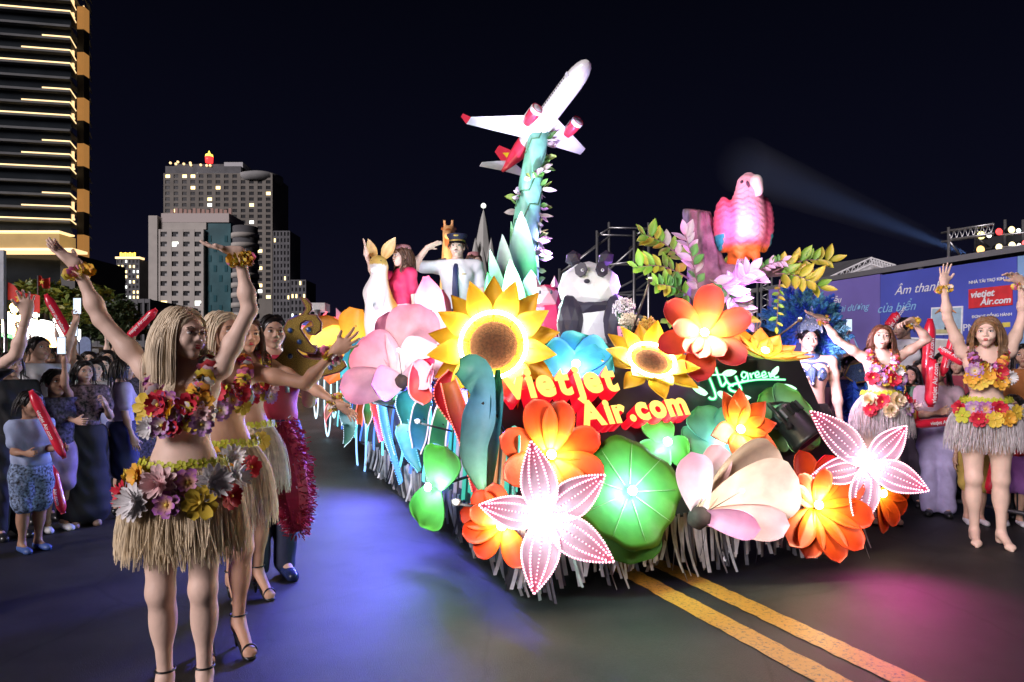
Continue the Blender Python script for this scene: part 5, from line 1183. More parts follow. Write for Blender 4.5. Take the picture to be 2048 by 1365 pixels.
# ---------------------------------------------------------------- column, its leaves, the aeroplane
LEAFV = [petal(.11, .026, 'lily', .3, .5, (.25, .45, .1), (.3, .42, .08), thick=.002, nu=6, nv=4), petal(.11, .026, 'lily', .3, .4, (.5, .46, .4), (.6, .5, .5), thick=.002, nu=6, nv=4), petal(.10, .03, 'lily', .2, .6, (.08, .28, .06), (.14, .36, .05), thick=.002, nu=6, nv=4)]
def rq(d, up): 
    d = Vector(d).normalized(); y = Vector(up).cross(d); y = y.normalized() if y.length > 1e-4 else V(0, 1, 0); return Matrix((d, y, d.cross(y))).transposed().to_quaternion()
def column():
    Y = 7.1; o = at(1050, 690, Y); o.z = 1.03; t = thing('stem_column', 'tall teal stem column wound with small leaves carrying the aeroplane', 'column', o)
    pts = [at(1052, 720, Y), at(1050, 640, Y), at(1046, 560, Y), at(1050, 470, Y), at(1062, 360, Y), at(1080, 258, Y)]; w = [.17, .17, .165, .145, .12, .10]
    fine = [(pts[i].lerp(pts[i+1], q/4), w[i] + (w[i+1]-w[i])*q/4) for i in range(5) for q in range(4)] + [(pts[-1], w[-1])]
    b = MB(); b.tube([p - o for p, _ in fine], [r for _, r in fine], 18); b.obj('trunk', mat('stem_teal', (.25, .7, .5), .45, noise=.3, nscale=5, bump=.3, bscale=10), t)
    rnd = random.Random(4)
    for i in range(170):
        q = i/170*.98; idx = q*(len(fine)-1); a = int(idx); p = fine[a][0].lerp(fine[min(a+1, len(fine)-1)][0], idx-a); r = fine[a][1]
        ang = q*22 + rnd.uniform(-.5, .5) if rnd.random() < .6 else rnd.uniform(-.6, .5); ang = ang
        e = V(math.cos(ang), math.sin(ang), 0); d = (e*rnd.uniform(.5, 1.) + V(rnd.uniform(-.6, .6), rnd.uniform(-.6, .6), rnd.uniform(-.6, .8)))
        link('leaf', LEAFV[rnd.choice((0, 1, 1, 1, 2))], t, p + e*r*.97 - o, rq(d, e), rnd.uniform(.7, 1.5))
    b = MB(); 
    for k in range(2): b.tube([(lambda q: (fine[int(q*(len(fine)-1))][0] + V(math.cos(q*22 + k*2), math.sin(q*22 + k*2), 0)*fine[int(q*(len(fine)-1))][1]*1.02 - o))(i/60) for i in range(61)], .008, 5)
    b.obj('vine', mat('vine_green', (.06, .2, .08), .6), t)
    # big upright leaves at its foot
    for (x0, y0, x1, y1, wd, dy, c1) in ((1015, 640, 980, 500, .085, -.35, (.55, .75, .6)), (1020, 640, 1005, 470, .12, -.3, (.75, .85, .75)), (1045, 600, 1042, 425, .15, -.25, (.8, .88, .8)), (1060, 640, 1062, 540, .15, -.45, (.4, .7, .65)), (1000, 650, 975, 545, .09, -.5, (.05, .35, .08)), (1035, 650, 1020, 520, .12, -.5, (.5, .75, .5)), (1060, 660, 1080, 575, .10, -.5, (.3, .65, .6)), (1075, 655, 1103, 590, .07, -.5, (.2, .55, .5)), (1040, 650, 1022, 445, .06, -.2, (.3, .6, .3))):
        A, B = at(x0, y0 + 30, Y + dy), at(x1, y1, Y + dy - .05); d = B - A; L_ = d.length
        me = petal(round(L_, 3), wd, 'leaf', .4, .12, (.03, .3, .06), c1, cm=(.08, .45, .2), thick=.01, rib=.02)
        dn = d.normalized(); yy = V(0, -1, 0).cross(dn).normalized(); link('foot_leaf', me, t, A - o, Matrix((dn, yy, dn.cross(yy))).transposed().to_quaternion())
    MB().lathe([(0, 0), (.3, 0), (.28, .06), (.2, .1), (0, .1)], 20).obj('base', deckm, t)
    lamp('column_light', 'POINT', 18, (.55, 1., .85), at(1030, 575, Y - .75) - o, t, .06)
    lamp('column_spot', 'SPOT', 300, (.72, .66, 1.), at(1045, 625, Y - 1.2) - o, t, .06, aim=at(1085, 235, Y - .1) - o, cone=38)
    lamp('column_violet', 'POINT', 14, (.6, .3, 1.), at(1105, 500, Y - .1) - o, t, .06)
column()
def plane():
    d = V(.52, -.72, .47).normalized(); w = V(.83, .60, -.03); w = (w - d*w.dot(d)).normalized(); r_ = -w; n = r_.cross(d).normalized()
    o = at(1080, 252, 7.05); q = Matrix((r_, d, n)).transposed().to_quaternion()
    t = thing('aeroplane_model', 'large white and red airliner model climbing on top of the stem column', 'aeroplane', o, rot=q); t.scale = (.87,)*3
    wh = mat('plane_white', (.8, .8, .8), .3, noise=.03, coat=.3); rd = mat('plane_red', (.75, .04, .08), .3, noise=.04, coat=.3); yl = mat('plane_yellow', (.8, .6, .03), .4); dk = mat('plane_dark', (.03, .035, .05), .3)
    RX = Matrix.Rotation(R(-90), 4, 'X'); fr = .118
    def tubeseg(pr, m, name): MB().lathe(pr, 28, M=RX).obj(name, m, t)
    tubeseg([(fr, -.28), (fr, .55), (fr*.99, .68), (fr*.93, .78), (fr*.8, .86), (fr*.6, .92), (fr*.35, .955), (0, .97)], wh, 'fuselage')
    b = MB(); pr = [(0, -.86), (.022, -.85), (.045, -.76), (.085, -.56), (.11, -.4), (fr, -.2805)]; v = []
    for (r, y) in pr:
        for k in range(28): a = 2*PI*k/28; v.append((r*math.cos(a), y, r*math.sin(a) + .05*max(0, (-y-.28)/.58)))
    b.add(v, [(i*28+k, i*28+(k+1) % 28, (i+1)*28+(k+1) % 28, (i+1)*28+k) for i in range(5) for k in range(28)]); b.obj('rear_fuselage', rd, t)
    def airfoil(name, root, tip, cr, ct, th, m, sweepz=0):
        R0, T0 = Vector(root), Vector(tip); v = []
        for P_, c in ((R0, cr), (T0, ct)):
            for (fx, fz) in ((0, 0), (.15, .45), (.45, .5), (1, 0), (.5, -.4), (.15, -.35)): v.append((P_.x, P_.y - fx*c, P_.z + fz*th*c))
        return MB().add(v, [(i, (i+1) % 6, 6+(i+1) % 6, 6+i) for i in range(6)] + [tuple(range(5, -1, -1)), tuple(range(6, 12))]).obj(name, m, t, False)
    for sx in (-1, 1):
        airfoil('wing', (sx*.06, .22, -.06), (sx*.86, -.17, .035), .40, .11, .13, wh)
        airfoil('winglet', (sx*.86, -.17, .035), (sx*.90, -.235, .14), .11, .05, .10, rd)
        airfoil('tailplane', (sx*.03, -.66, .05), (sx*.33, -.80, .07), .19, .08, .11, wh)
        for fx, fy in ((.35, -.13), (.52, -.16), (.68, -.19)): MB().sphere((sx*fx, fy, -.035 + fx*.08), (.012, .06, .014), 8, 6).obj('flap_fairing', wh, t)
        ex = sx*.30
        e = MB().lathe([(.045, -.12), (.06, -.06), (.072, .05), (.07, .12), (.062, .125), (.058, .09), (.0, .08)], 22, M=RX).obj('engine', rd, t, loc=(ex, .2, -.135))
        MB().lathe([(.07, .12), (.074, .1), (.073, .07)], 22, M=RX).obj('engine_lip', wh, e); MB().lathe([(0, .11), (.012, .085), (.056, .082)], 16, M=RX).obj('fan', mat('fan_grey', (.35, .36, .4), .3, .6), e)
        MB().box((ex-.01, .05, -.09), (ex+.01, .22, -.03)).obj('pylon', wh, t, False)
    v = []
    for (y, z, c) in ((-.54, .09, .25), (-.76, .40, .12)):
        for fx, fz in ((0, 0), (.2, .06), (.6, .05), (1, 0), (.6, -.05), (.2, -.06)): v.append((fz*c, y - fx*c, z))
    MB().add(v, [(i, (i+1) % 6, 6+(i+1) % 6, 6+i) for i in range(6)] + [tuple(range(5, -1, -1)), tuple(range(6, 12))]).obj('tail_fin', rd, t, False)
    MB().add([(x, y, z) for x in (-.018, .018) for y, z in ((-.57, .1), (-.68, .1), (-.73, .24))], [(0, 1, 2), (5, 4, 3), (0, 3, 4, 1), (1, 4, 5, 2), (2, 5, 3, 0)]).obj('fin_flash', yl, t, False)
    for sx in (-1, 1):
        b = MB()
        wm = MB().box((-.003, -.006, -.009), (.003, .006, .009)).me('cabin_window', dk, False)
        for i in range(34):
            y = .66 - i*.036
            if y > -.27: link('cabin_window', wm, t, (sx*fr*.985, y, .025), Quaternion((0, 1, 0), R(-12*sx)))
        MB().add([(sx*.03, .895, .074), (sx*.062, .87, .055), (sx*.065, .845, .075), (sx*.02, .862, .096)], [(0, 1, 2, 3), (3, 2, 1, 0)]).obj('cockpit_window', dk, t, False)
        for y in (.72, -.2): MB().box((sx*fr*.97 - .004, y - .02, -.02), (sx*fr*.97 + .004, y + .02, .05)).obj('cabin_door', mat('door_line', (.6, .6, .62), .4), t, False)
plane()
# ---------------------------------------------------------------- parrot, stump, foliage
def parrot():
    Y = 5.6; o = at(1490, 515, Y); P = lambda px, py, dy=0: np.array(at(px, py, Y) + V(0, dy, 0) - o)
    t = thing('parrot_statue', 'large pink and red parrot statue perched on the branch', 'statue', o)
    g = SDF((-.35, -.4, -.4), (.35, .4, .85), .013)
    g.ell(P(1490, 452), (.185, .17, .25), .05); g.ell(P(1496, 412), (.125, .13, .14), .06); g.ell(P(1496, 384), (.098, .115, .115), .05); g.ell(P(1496, 364), (.075, .09, .07), .05)
    for px in (1450, 1531): g.ell(P(px, 448, .05), (.075, .13, .23), .03)
    g.cap(P(1486, 500, .05), P(1474, 555, .2), .10, .05, .05)
    for px in (1475, 1505): g.cap(P(px, 500, -.04), P(px + 2, 522, -.06), .05, .03, .04)
    v, f = g.mesh(); rel = v
    rows = np.sin(v[:, 2]*130 + 1.6*np.sin(v[:, 0]*75)); v = v + (v - np.array((0, 0, .2)))/np.linalg.norm(v - np.array((0, 0, .2)), axis=1)[:, None]*(.0035*rows)[:, None]
    z = v[:, 2]; x = np.abs(v[:, 0] - P(1491, 0)[0]); base = np.tile(np.array((.72, .12, .22)), (len(v), 1))
    br = np.clip((.13 - x)/.05, 0, 1)*np.clip((z - P(0, 490)[2])/.05, 0, 1)*(v[:, 1] < .02); base = base + (np.array((.8, .42, .5)) - base)*br[:, None]  # paler pink breast: lamp light put into the feather colour
    lo = np.clip((P(0, 488)[2] - z)/.04, 0, 1)[:, None]; base = base*(1-lo) + lo*np.array((.75, .16, .02)); bl_ = ((x > .19) & (z < P(0, 470)[2]))[:, None]; base = np.where(bl_, np.array((.02, .3, .35)), base)
    link('body', npmesh('body', v, f, mat('parrot_feathers', rough=.6, attr=True, noise=.12, nscale=18, bump=.5, bscale=45), base), t)
    g = SDF((-.15, -.4, .3), (.2, .1, .8), .008)
    g.ell(P(1503, 372, -.105), (.05, .065, .06), .01).ell(P(1506, 388, -.135), (.034, .04, .05), .03).cap(P(1506, 392, -.14), P(1500, 402, -.125), .02, .006, .02)
    v, f = g.mesh(); link('beak', npmesh('beak', v, f, mat('beak_cream', (.78, .72, .68), .35)), t)
    MB().sphere(P(1489, 381, -.085), (.018, .03, .058), 10, 8, M=Matrix.Rotation(R(-12), 4, 'Y')).obj('mouth_gap', mat('mouth_purple', (.08, .03, .08), .5), t)
    for px in (1478, 1516): MB().sphere(P(px, 369, -.068), .014, 8, 6).obj('eye', mat('panda_black'), t)
    for px in (1476, 1506):
        b = MB()
        for k in (-1, 0, 1): b.tube([P(px, 522, -.06), Vector(P(px + k*5, 528, -.12)), Vector(P(px + k*6, 536, -.13))], [.018, .014, .006], 6)
        b.obj('claw', mat('claw_grey', (.2, .17, .17), .6), t)
    lamp('parrot_light', 'POINT', 6.5, (1., .6, .9), P(1478, 520, -.75), t, .05)
    lamp('parrot_rim', 'POINT', 5, (1., .08, .25), P(1420, 420, -.35), t, .05)
parrot()
def stump():
    Y = 5.75; o = at(1410, 690, Y); o.z = 1.03; P = lambda px, py, dy=0: np.array(at(px, py, Y) + V(0, dy, 0) - o)
    t = thing('tree_stump', 'broken tree stump with one branch holding the parrot', 'stump', o)
    g = SDF((-.5, -.35, -.05), (.95, .5, 1.8), .018)
    g.cap((-.02, 0, 0), P(1412, 600), .2, .17, .05).cap(P(1412, 600), P(1410, 520), .165, .125, .05).cap(P(1410, 520), P(1392, 425), .12, .098, .05)
    g.cap(P(1400, 440, -.03), P(1420, 560, -.1), .05, .06, .04).cap(P(1382, 430, -.02), P(1390, 600, -.1), .03, .08, .04).cap(P(1414, 425, .02), P(1430, 580, -.05), .035, .06, .04)
    g.cap(P(1425, 560), P(1470, 545, -.05), .10, .075, .06).cap(P(1470, 545, -.05), P(1555, 545, -.05), .075, .045, .05)
    g.cut(P(1400, 421), (.12, -.3, 1))
    v, f = g.mesh(); a = np.arctan2(v[:, 1], v[:, 0] - P(1405, 0)[0]); rg = .012*np.sin(a*9 + v[:, 2]*4) + .006*np.sin(a*23 - v[:, 2]*9)
    v[:, 0] += rg*np.cos(a); v[:, 1] += rg*np.sin(a)
    link('trunk', npmesh('trunk', v, f, mat('stump_bark', (.15, .10, .12), .7, noise=.5, nscale=9, bump=1., bscale=25)), t)
    lamp('stump_light', 'POINT', 9, (.75, .2, 1.), P(1440, 600, -.6), t, .05)
    lamp('stump_side_light', 'POINT', 4, (.9, .35, 1.), P(1440, 470, -.45), t, .04)
stump()
def spray(label, root, tip, Y0, Y1, n, size, mats_, seed, droop=.1, group='leafy branches round the stump'):
    a, b = at(*root, Y0), at(*tip, Y1); t = thing('leafy_branch', label, 'branch', a, group); rnd = random.Random(seed); L_ = (b-a).length
    pts = [a.lerp(b, q/8) + V(0, 0, droop*L_*math.sin(PI*q/8)) - a for q in range(9)]
    MB().tube(pts, [.008*(1 - .7*q/8) for q in range(9)], 5).obj('twig', mat('twig', (.2, .12, .12), .7), t)
    for i in range(n):
        q = .15 + .85*i/n; k = q*8; p = pts[int(min(k, 7))].lerp(pts[int(min(k, 7))+1], k - int(min(k, 7))); d = (b-a).normalized()
        side = d.cross(V(0, -1, .2)).normalized()*(1 if i % 2 else -1); dr = d*.7 + side + V(rnd.uniform(-.4, .4), rnd.uniform(-.5, .3), rnd.uniform(-.3, .2))
        link('leaf', LEAFG[rnd.choice(mats_)], t, p, rq(dr, (rnd.uniform(-.4, .4), -1, rnd.uniform(.2, 1))), size*rnd.uniform(.8, 1.25))
    link('leaf', LEAFG[mats_[0]], t, pts[-1], rq(b - a, (0, -1, .6)), size)
LEAFG = [petal(.13, .032, 'lily', .35, .45, (.10, .28, .03), (.22, .40, .05), thick=.002, nu=7, nv=4), petal(.13, .032, 'lily', .35, .45, (.3, .34, .03), (.42, .38, .04), thick=.002, nu=7, nv=4), petal(.13, .034, 'lily', .3, .3, (.42, .36, .42), (.5, .42, .5), thick=.002, nu=7, nv=4), petal(.12, .04, 'lily', .3, .4, (.05, .2, .04), (.1, .3, .06), thick=.002, nu=7, nv=4)]  # third leaf: lilac lamp light put into the colour of green leaves
for i, (lab, r0, t0, Ya, Yb, n, sz, ms) in enumerate((
 ('long green branch reaching away from the stump toward the scaffold', (1385, 545), (1290, 470), 5.7, 5.5, 15, 1., (0, 0, 1, 2)),
 ('lower green branch below the long one on the scaffold side', (1380, 560), (1275, 535), 5.65, 5.4, 14, 1., (0, 1)),
 ('short leafy branch hugging the stump low on the scaffold side', (1385, 600), (1310, 570), 5.6, 5.4, 14, .95, (0, 3, 1)),
 ('bushy green branch hanging down beside the pink-orange flower', (1380, 610), (1335, 640), 5.5, 5.3, 13, .9, (0, 3)),
 ('lilac-lit leaf branch across the front of the stump', (1400, 600), (1370, 470), 5.45, 5.4, 14, .95, (2, 2, 3)),
 ('leaf branch in lilac-lit colour rising from the stump foot toward the parrot', (1440, 610), (1500, 545), 5.35, 5.2, 16, 1.1, (2,)),
 ('leaf branch in lilac-lit colour drooping over the pink-orange flower', (1450, 570), (1490, 640), 5.35, 5.15, 15, 1.05, (2, 2, 1)),
 ('second branch in lilac-lit colour close below the parrot', (1420, 560), (1475, 610), 5.3, 5.2, 14, 1.1, (2, 3)),
 ('long yellow-green branch reaching out over the banner', (1545, 545), (1660, 522), 5.6, 5.5, 15, 1., (1, 0, 1)),
 ('drooping yellow-green branch below the long banner branch', (1550, 548), (1640, 575), 5.6, 5.45, 13, 1.05, (1, 1, 0)),
 ('thin trailing sprig hanging before the costumed man', (1560, 560), (1553, 655), 5.5, 5.4, 11, .5, (1, 0)),
 ('dark twig with leaves in lilac-lit colour on the branch beside the parrot', (1515, 545), (1565, 522), 5.6, 5.55, 10, .6, (2, 3)),
 ('tuft of leaves behind the parrot perch', (1440, 545), (1470, 525), 5.75, 5.7, 8, .8, (0, 3)))):
    spray(lab, r0, t0, Ya, Yb, n, sz, ms, i)
_p = at(1300, 560, 5.1); _t = thing('added_flood_lamp', 'added flood lamp on a stalk lighting the green branches', 'lamp', _p)  # added lamp, brightens the green branches
MB().tube([(0, 0, 0), F(1.25, .95, 1.5) - _p], .008, 5).obj('stalk', STEMD, _t); MB().sphere((0, 0, 0), .02, 8, 6).obj('housing', STEMD, _t); lamp('branch_light', 'POINT', 5, (.95, 1., .7), (0, 0, .05), _t, .04)
_p = at(1600, 640, 5.1); _t = thing('added_flood_lamp', 'added flood lamp on a stalk lighting the yellow-green branches', 'lamp', _p)  # added lamp, brightens the yellow-green branches
MB().tube([(0, 0, 0), F(2.4, .8, 1.5) - _p], .008, 5).obj('stalk', STEMD, _t); MB().sphere((0, 0, 0), .02, 8, 6).obj('housing', STEMD, _t); lamp('branch_light', 'POINT', 4, (1., .95, .6), (0, 0, .05), _t, .04)
# bouquets of tiny blossoms
def bouquet(label, px, py, Y, r, c0, c1, n, seed):
    c = at(px, py, Y); o = V(c.x, c.y, c.z - r*2.6); t = thing('bouquet', label, 'flowers', o, 'bouquets beside the panda'); rnd = random.Random(seed); b = MB(); st = MB()
    for i in range(n):
        d = V(rnd.gauss(0, 1), rnd.gauss(0, 1), rnd.gauss(.3, .8)).normalized()*r*rnd.uniform(.55, 1.); p = V(0, 0, r*2.6) + d; k = rnd.random(); cc = tuple(x + (y-x)*k for x, y in zip(c0, c1))
        for a in range(3): b.sphere(p + V(rnd.gauss(0, .008), rnd.gauss(0, .008), rnd.gauss(0, .008)), .008, 5, 3, c=cc)
        if i % 4 == 0: st.tube([(0, 0, 0), p*.6, p], [.004, .003, .002], 4)
    tag(b.obj('blossoms', leaf_attr, t, col=True), kind='stuff'); st.obj('stems', mat('vine_green'), t)
    MB().lathe([(.025, -.12), (.045, .0), (.05, .08), (.04, .08), (.03, 0)], 12).obj('wrap', mat('bouquet_wrap', (.75, .2, .3), .5), t)
bouquet('cluster of pale lilac blossoms close beside the panda', 1247, 618, 5.5, .085, (.7, .55, .65), (.8, .75, .8), 240, 1)
bouquet('cluster of cream blossoms lower beside the panda', 1258, 645, 5.3, .07, (.6, .5, .4), (.75, .65, .5), 180, 2)
bouquet('cluster of yellow-orange blossoms behind the smaller sunflower', 1296, 655, 5.1, .075, (.7, .4, .05), (.75, .5, .1), 200, 3)
bouquet('tiny dusty green blossoms beside the saluting pilot', 898, 675, 6.3, .07, (.25, .25, .15), (.4, .38, .3), 160, 4)
par_can('slim black spotlight tilted up among the blossoms', at(1270, 660, 5.35), at(1400, 470, 5.7), 25, (.7, .25, 1.), 45, .8)
par_can('added black spotlight on the flank deck edge aimed at the dancers', F(.12, .85, 1.62), V(-1.2, 2.6, 1.3), 330, (1., .72, .62), 75, .7)  # added lamp, brightens the float side of the dancers
par_can('black spotlight low on the flank throwing blue onto the road', F(-.05, 1.9, 1.25), V(-.95, 3.9, 0), 560, (.12, .10, 1.), 125, .7)
par_can('second blue road spotlight further back on the flank', F(-.05, 4.2, 1.2), V(-2.2, 6.4, 0), 550, (.13, .13, 1.), 115, .7)
par_can('added black spotlight at the far corner of the front aimed at the dancers with garlands', F(FW - .1, .85, 1.62), V(3.0, 6.1, 1.3), 120, (1., .66, .86), 70, .7)  # added lamp, brightens the garlanded dancers and the feathered man
par_can('added black spotlight at the far front corner throwing magenta onto the road', F(FW + .12, -.15, .62), V(2.35, 3.75, 0), 34, (1., .04, .45), 100, .7)  # added in place of the panel spotlight, whose pool the flowers block
# ---------------------------------------------------------------- the float behind
def rear_float():
    Y = 22; o = at(660, HY, Y); o.z = 0; P = lambda px, py, dy=0: at(px, py, Y) + V(0, dy, 0) - o
    t = thing('second_float', 'white float further back with red letter sign on its rail', 'float', o)
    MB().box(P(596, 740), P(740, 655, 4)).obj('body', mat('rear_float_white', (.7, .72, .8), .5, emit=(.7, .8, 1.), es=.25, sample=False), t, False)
    MB().box(P(620, 622), P(650, 606, .6)).obj('cabin', mat('rear_cabin', (.6, .62, .62), .5), t, False); MB().tube([P(635, 655), P(635, 620)], .1, 6).obj('cabin_post', steel, t)
    rs = glow('rear_sign_red', (1., .08, .1), 1.6)
    me = text_mesh('TIẾN HOÀN', 'letter_row', rs, .30, .04, bold=.01); link('letter_row', me, t, P(628, 652, -.1), Euler((R(90), 0, 0)).to_quaternion(), (1.05, 1.3, 1))
    for py in (637, 654): MB().tube([P(600, py, -.05), P(735, py, -.05)], .03, 6).obj('rail', rs, t)
    for px in (600, 640, 690, 735): MB().tube([P(px, 637, -.05), P(px, 660, -.05)], .03, 6).obj('rail_post', rs, t)
    MB().add([P(672, 638), P(695, 640), P(672, 616), P(672, 638, .2), P(695, 640, .2), P(672, 616, .2)], [(0, 1, 2), (5, 4, 3), (0, 3, 4, 1), (1, 4, 5, 2), (2, 5, 3, 0)]).obj('pink_sail', mat('sail_pink', (.75, .4, .55), .5), t, False)
    facet('blue_dome', t, P(590, 640, .5), (.35, .3, .2), mat('dome_blue', (.08, .12, .5), .5), 2, .02, 2)
    for px in (610, 730): MB().tube([P(px, 720, .3), P(px, 742, .3)], .3, 12).obj('wheel', mat('tyre'), t)
rear_float()
# ================================================================ people
SKIN = {}
def skin(name, c):
    if name not in SKIN: SKIN[name] = mat('skin_' + name, c, .52, noise=.10, nscale=11, sss=0.0, spec=.35)
    return SKIN[name]
skin('fair', (.80, .56, .45)); skin('tan', (.58, .33, .22)); skin('warm', (.52, .32, .23)); skin('brown', (.36, .2, .13))
nv = lambda p: np.array((p[0], p[1], p[2]), float)
def unit(p): p = nv(p); return p / (np.linalg.norm(p) + 1e-9)
class Fig: pass
def skeleton(h=1.7, yaw=0., sex='f', arms=None, legs=None, head=None, lean=(0, 0), hipshift=0., heel=0.):
    """yaw 0 faces the camera, positive turns towards the right of the picture.  Arm and head directions are in world axes."""
    s = Fig(); k = h / 1.7; s.k = k; s.sex = sex; a = R(yaw); s.f = np.array((math.sin(a), -math.cos(a), 0)); s.r = np.array((-math.cos(a), -math.sin(a), 0)); s.u = np.array((0, 0, 1.))
    L = lambda x, y, z: (s.r*x + s.f*y + s.u*z)*k
    s.L = L; up = heel / k; ln = lean
    s.pel = L(hipshift, 0, .93 + up); s.waist = L(hipshift*.6 + ln[0]*.3, ln[1]*.3, 1.06 + up); s.chest = L(ln[0]*.8, ln[1]*.8, 1.24 + up); s.neck = L(ln[0], ln[1] - .01, 1.42 + up); s.hc = L(ln[0]*1.1, ln[1]*1.15 + .015, 1.575 + up)
    sw = .165 if sex == 'f' else .195
    if sex == 'c': sw = .15
    s.sh = {}; s.el = {}; s.wr = {}; s.hd = {}; s.pn = {}; s.curl = {}; s.spread = {}
    arms = arms or {}
    for sd, sg in (('R', 1), ('L', -1)):
        A = arms.get(sd, {}); ud = unit(A.get('up', s.r*sg*.18 - s.u + s.f*.02)); fd = unit(A.get('fore', ud + s.f*.25))
        lift = max(0, ud[2])
        s.sh[sd] = L(ln[0] + sg*sw*(1 - .1*lift), ln[1] - .01, 1.375 + .06*lift + up); s.el[sd] = s.sh[sd] + ud*.285*k; s.wr[sd] = s.el[sd] + fd*.25*k
        s.hd[sd] = unit(A.get('hand', fd)); s.pn[sd] = unit(A.get('palm', -s.r*sg)); s.curl[sd] = A.get('curl', .35); s.spread[sd] = A.get('spread', .12)
    s.hip = {}; s.kn = {}; s.an = {}; s.toe = {}
    legs = legs or {}
    for sd, sg in (('R', 1), ('L', -1)):
        G = legs.get(sd, {}); hw = .088 if sex != 'm' else .085
        s.hip[sd] = s.pel + L(sg*hw, 0, -.03); kn = G.get('knee', (sg*.085, .03)); an = G.get('ankle', (sg*.08, -.02)); 
        s.kn[sd] = L(hipshift*.5 + kn[0], kn[1], .49 + up*.7 + G.get('lift', 0)*.5); s.an[sd] = L(an[0], an[1], .085 + up + G.get('lift', 0)); td = G.get('toe', 0.12)
        tdv = unit(s.f + s.r*sg*td); s.toe[sd] = s.an[sd] + tdv*.15*k + s.u*(-.06*k - heel*.93)
    hf = unit((head or {}).get('look', s.f)); hu = unit(nv((0, 0, 1)) + nv((head or {}).get('tilt', (0, 0, 0)))); hu = unit(hu - hf*float(hu @ hf)*.999); 
    s.hf, s.hu = hf, hu; s.hr = np.cross(hf, hu)*1.0   # hr: to the person's right
    s.hk = k if sex != 'c' else k*1.32
    if sex == 'c': s.hc = s.hc + s.u*.02
    return s
def hand_prims(g, s, sd, fine=True):
    k = s.k*.98; w = s.wr[sd]; d = s.hd[sd]; p = s.pn[sd]; p = unit(p - d*float(p @ d)); e = np.cross(d, p)*(1 if sd == 'R' else -1)   # e: towards the thumb
    c = s.curl[sd]; sp = s.spread[sd]
    g.ell(w + d*.048*k, np.array((.05, .040, .0155))*k, .02, fr=(d, e, p)); g.cap(w, w + d*.03*k, .023*k, .021*k, .02)
    g.cap(w + d*.02*k + e*.02*k, w + d*.055*k + e*.035*k, .016*k, .013*k, .015)
    for i, (off, ln, a) in enumerate(((.029, .072, .9), (.0105, .08, .25), (-.0085, .074, -.35), (-.027, .058, -1.))):
        r = (.0088 - .0006*i)*k; b = w + d*(.088 - .004*i*i*.4)*k + e*off*k; dd = unit(d + e*a*sp); 
        for j, (fl_, cu) in enumerate(((.42, .3), (.33, .75), (.25, .9))):
            d2 = unit(dd*math.cos(c*cu*1.6*(j+.4)/1.2) + p*math.sin(c*cu*1.6*(j+.4)/1.2)); n = b + d2*ln*fl_*k; g.cap(b, n, r*(1-.08*j), r*(1-.08*(j+1)), .004); b = n
    b = w + d*.032*k + e*.03*k
    for j, (ln, t_) in enumerate(((.036, .9), (.03, .6))):
        d2 = unit(d + e*t_ + p*.35*(.4 + c)); n = b + d2*ln*k; g.cap(b, n, (.0105-.001*j)*k, (.0095-.001*j)*k, .006); b = n
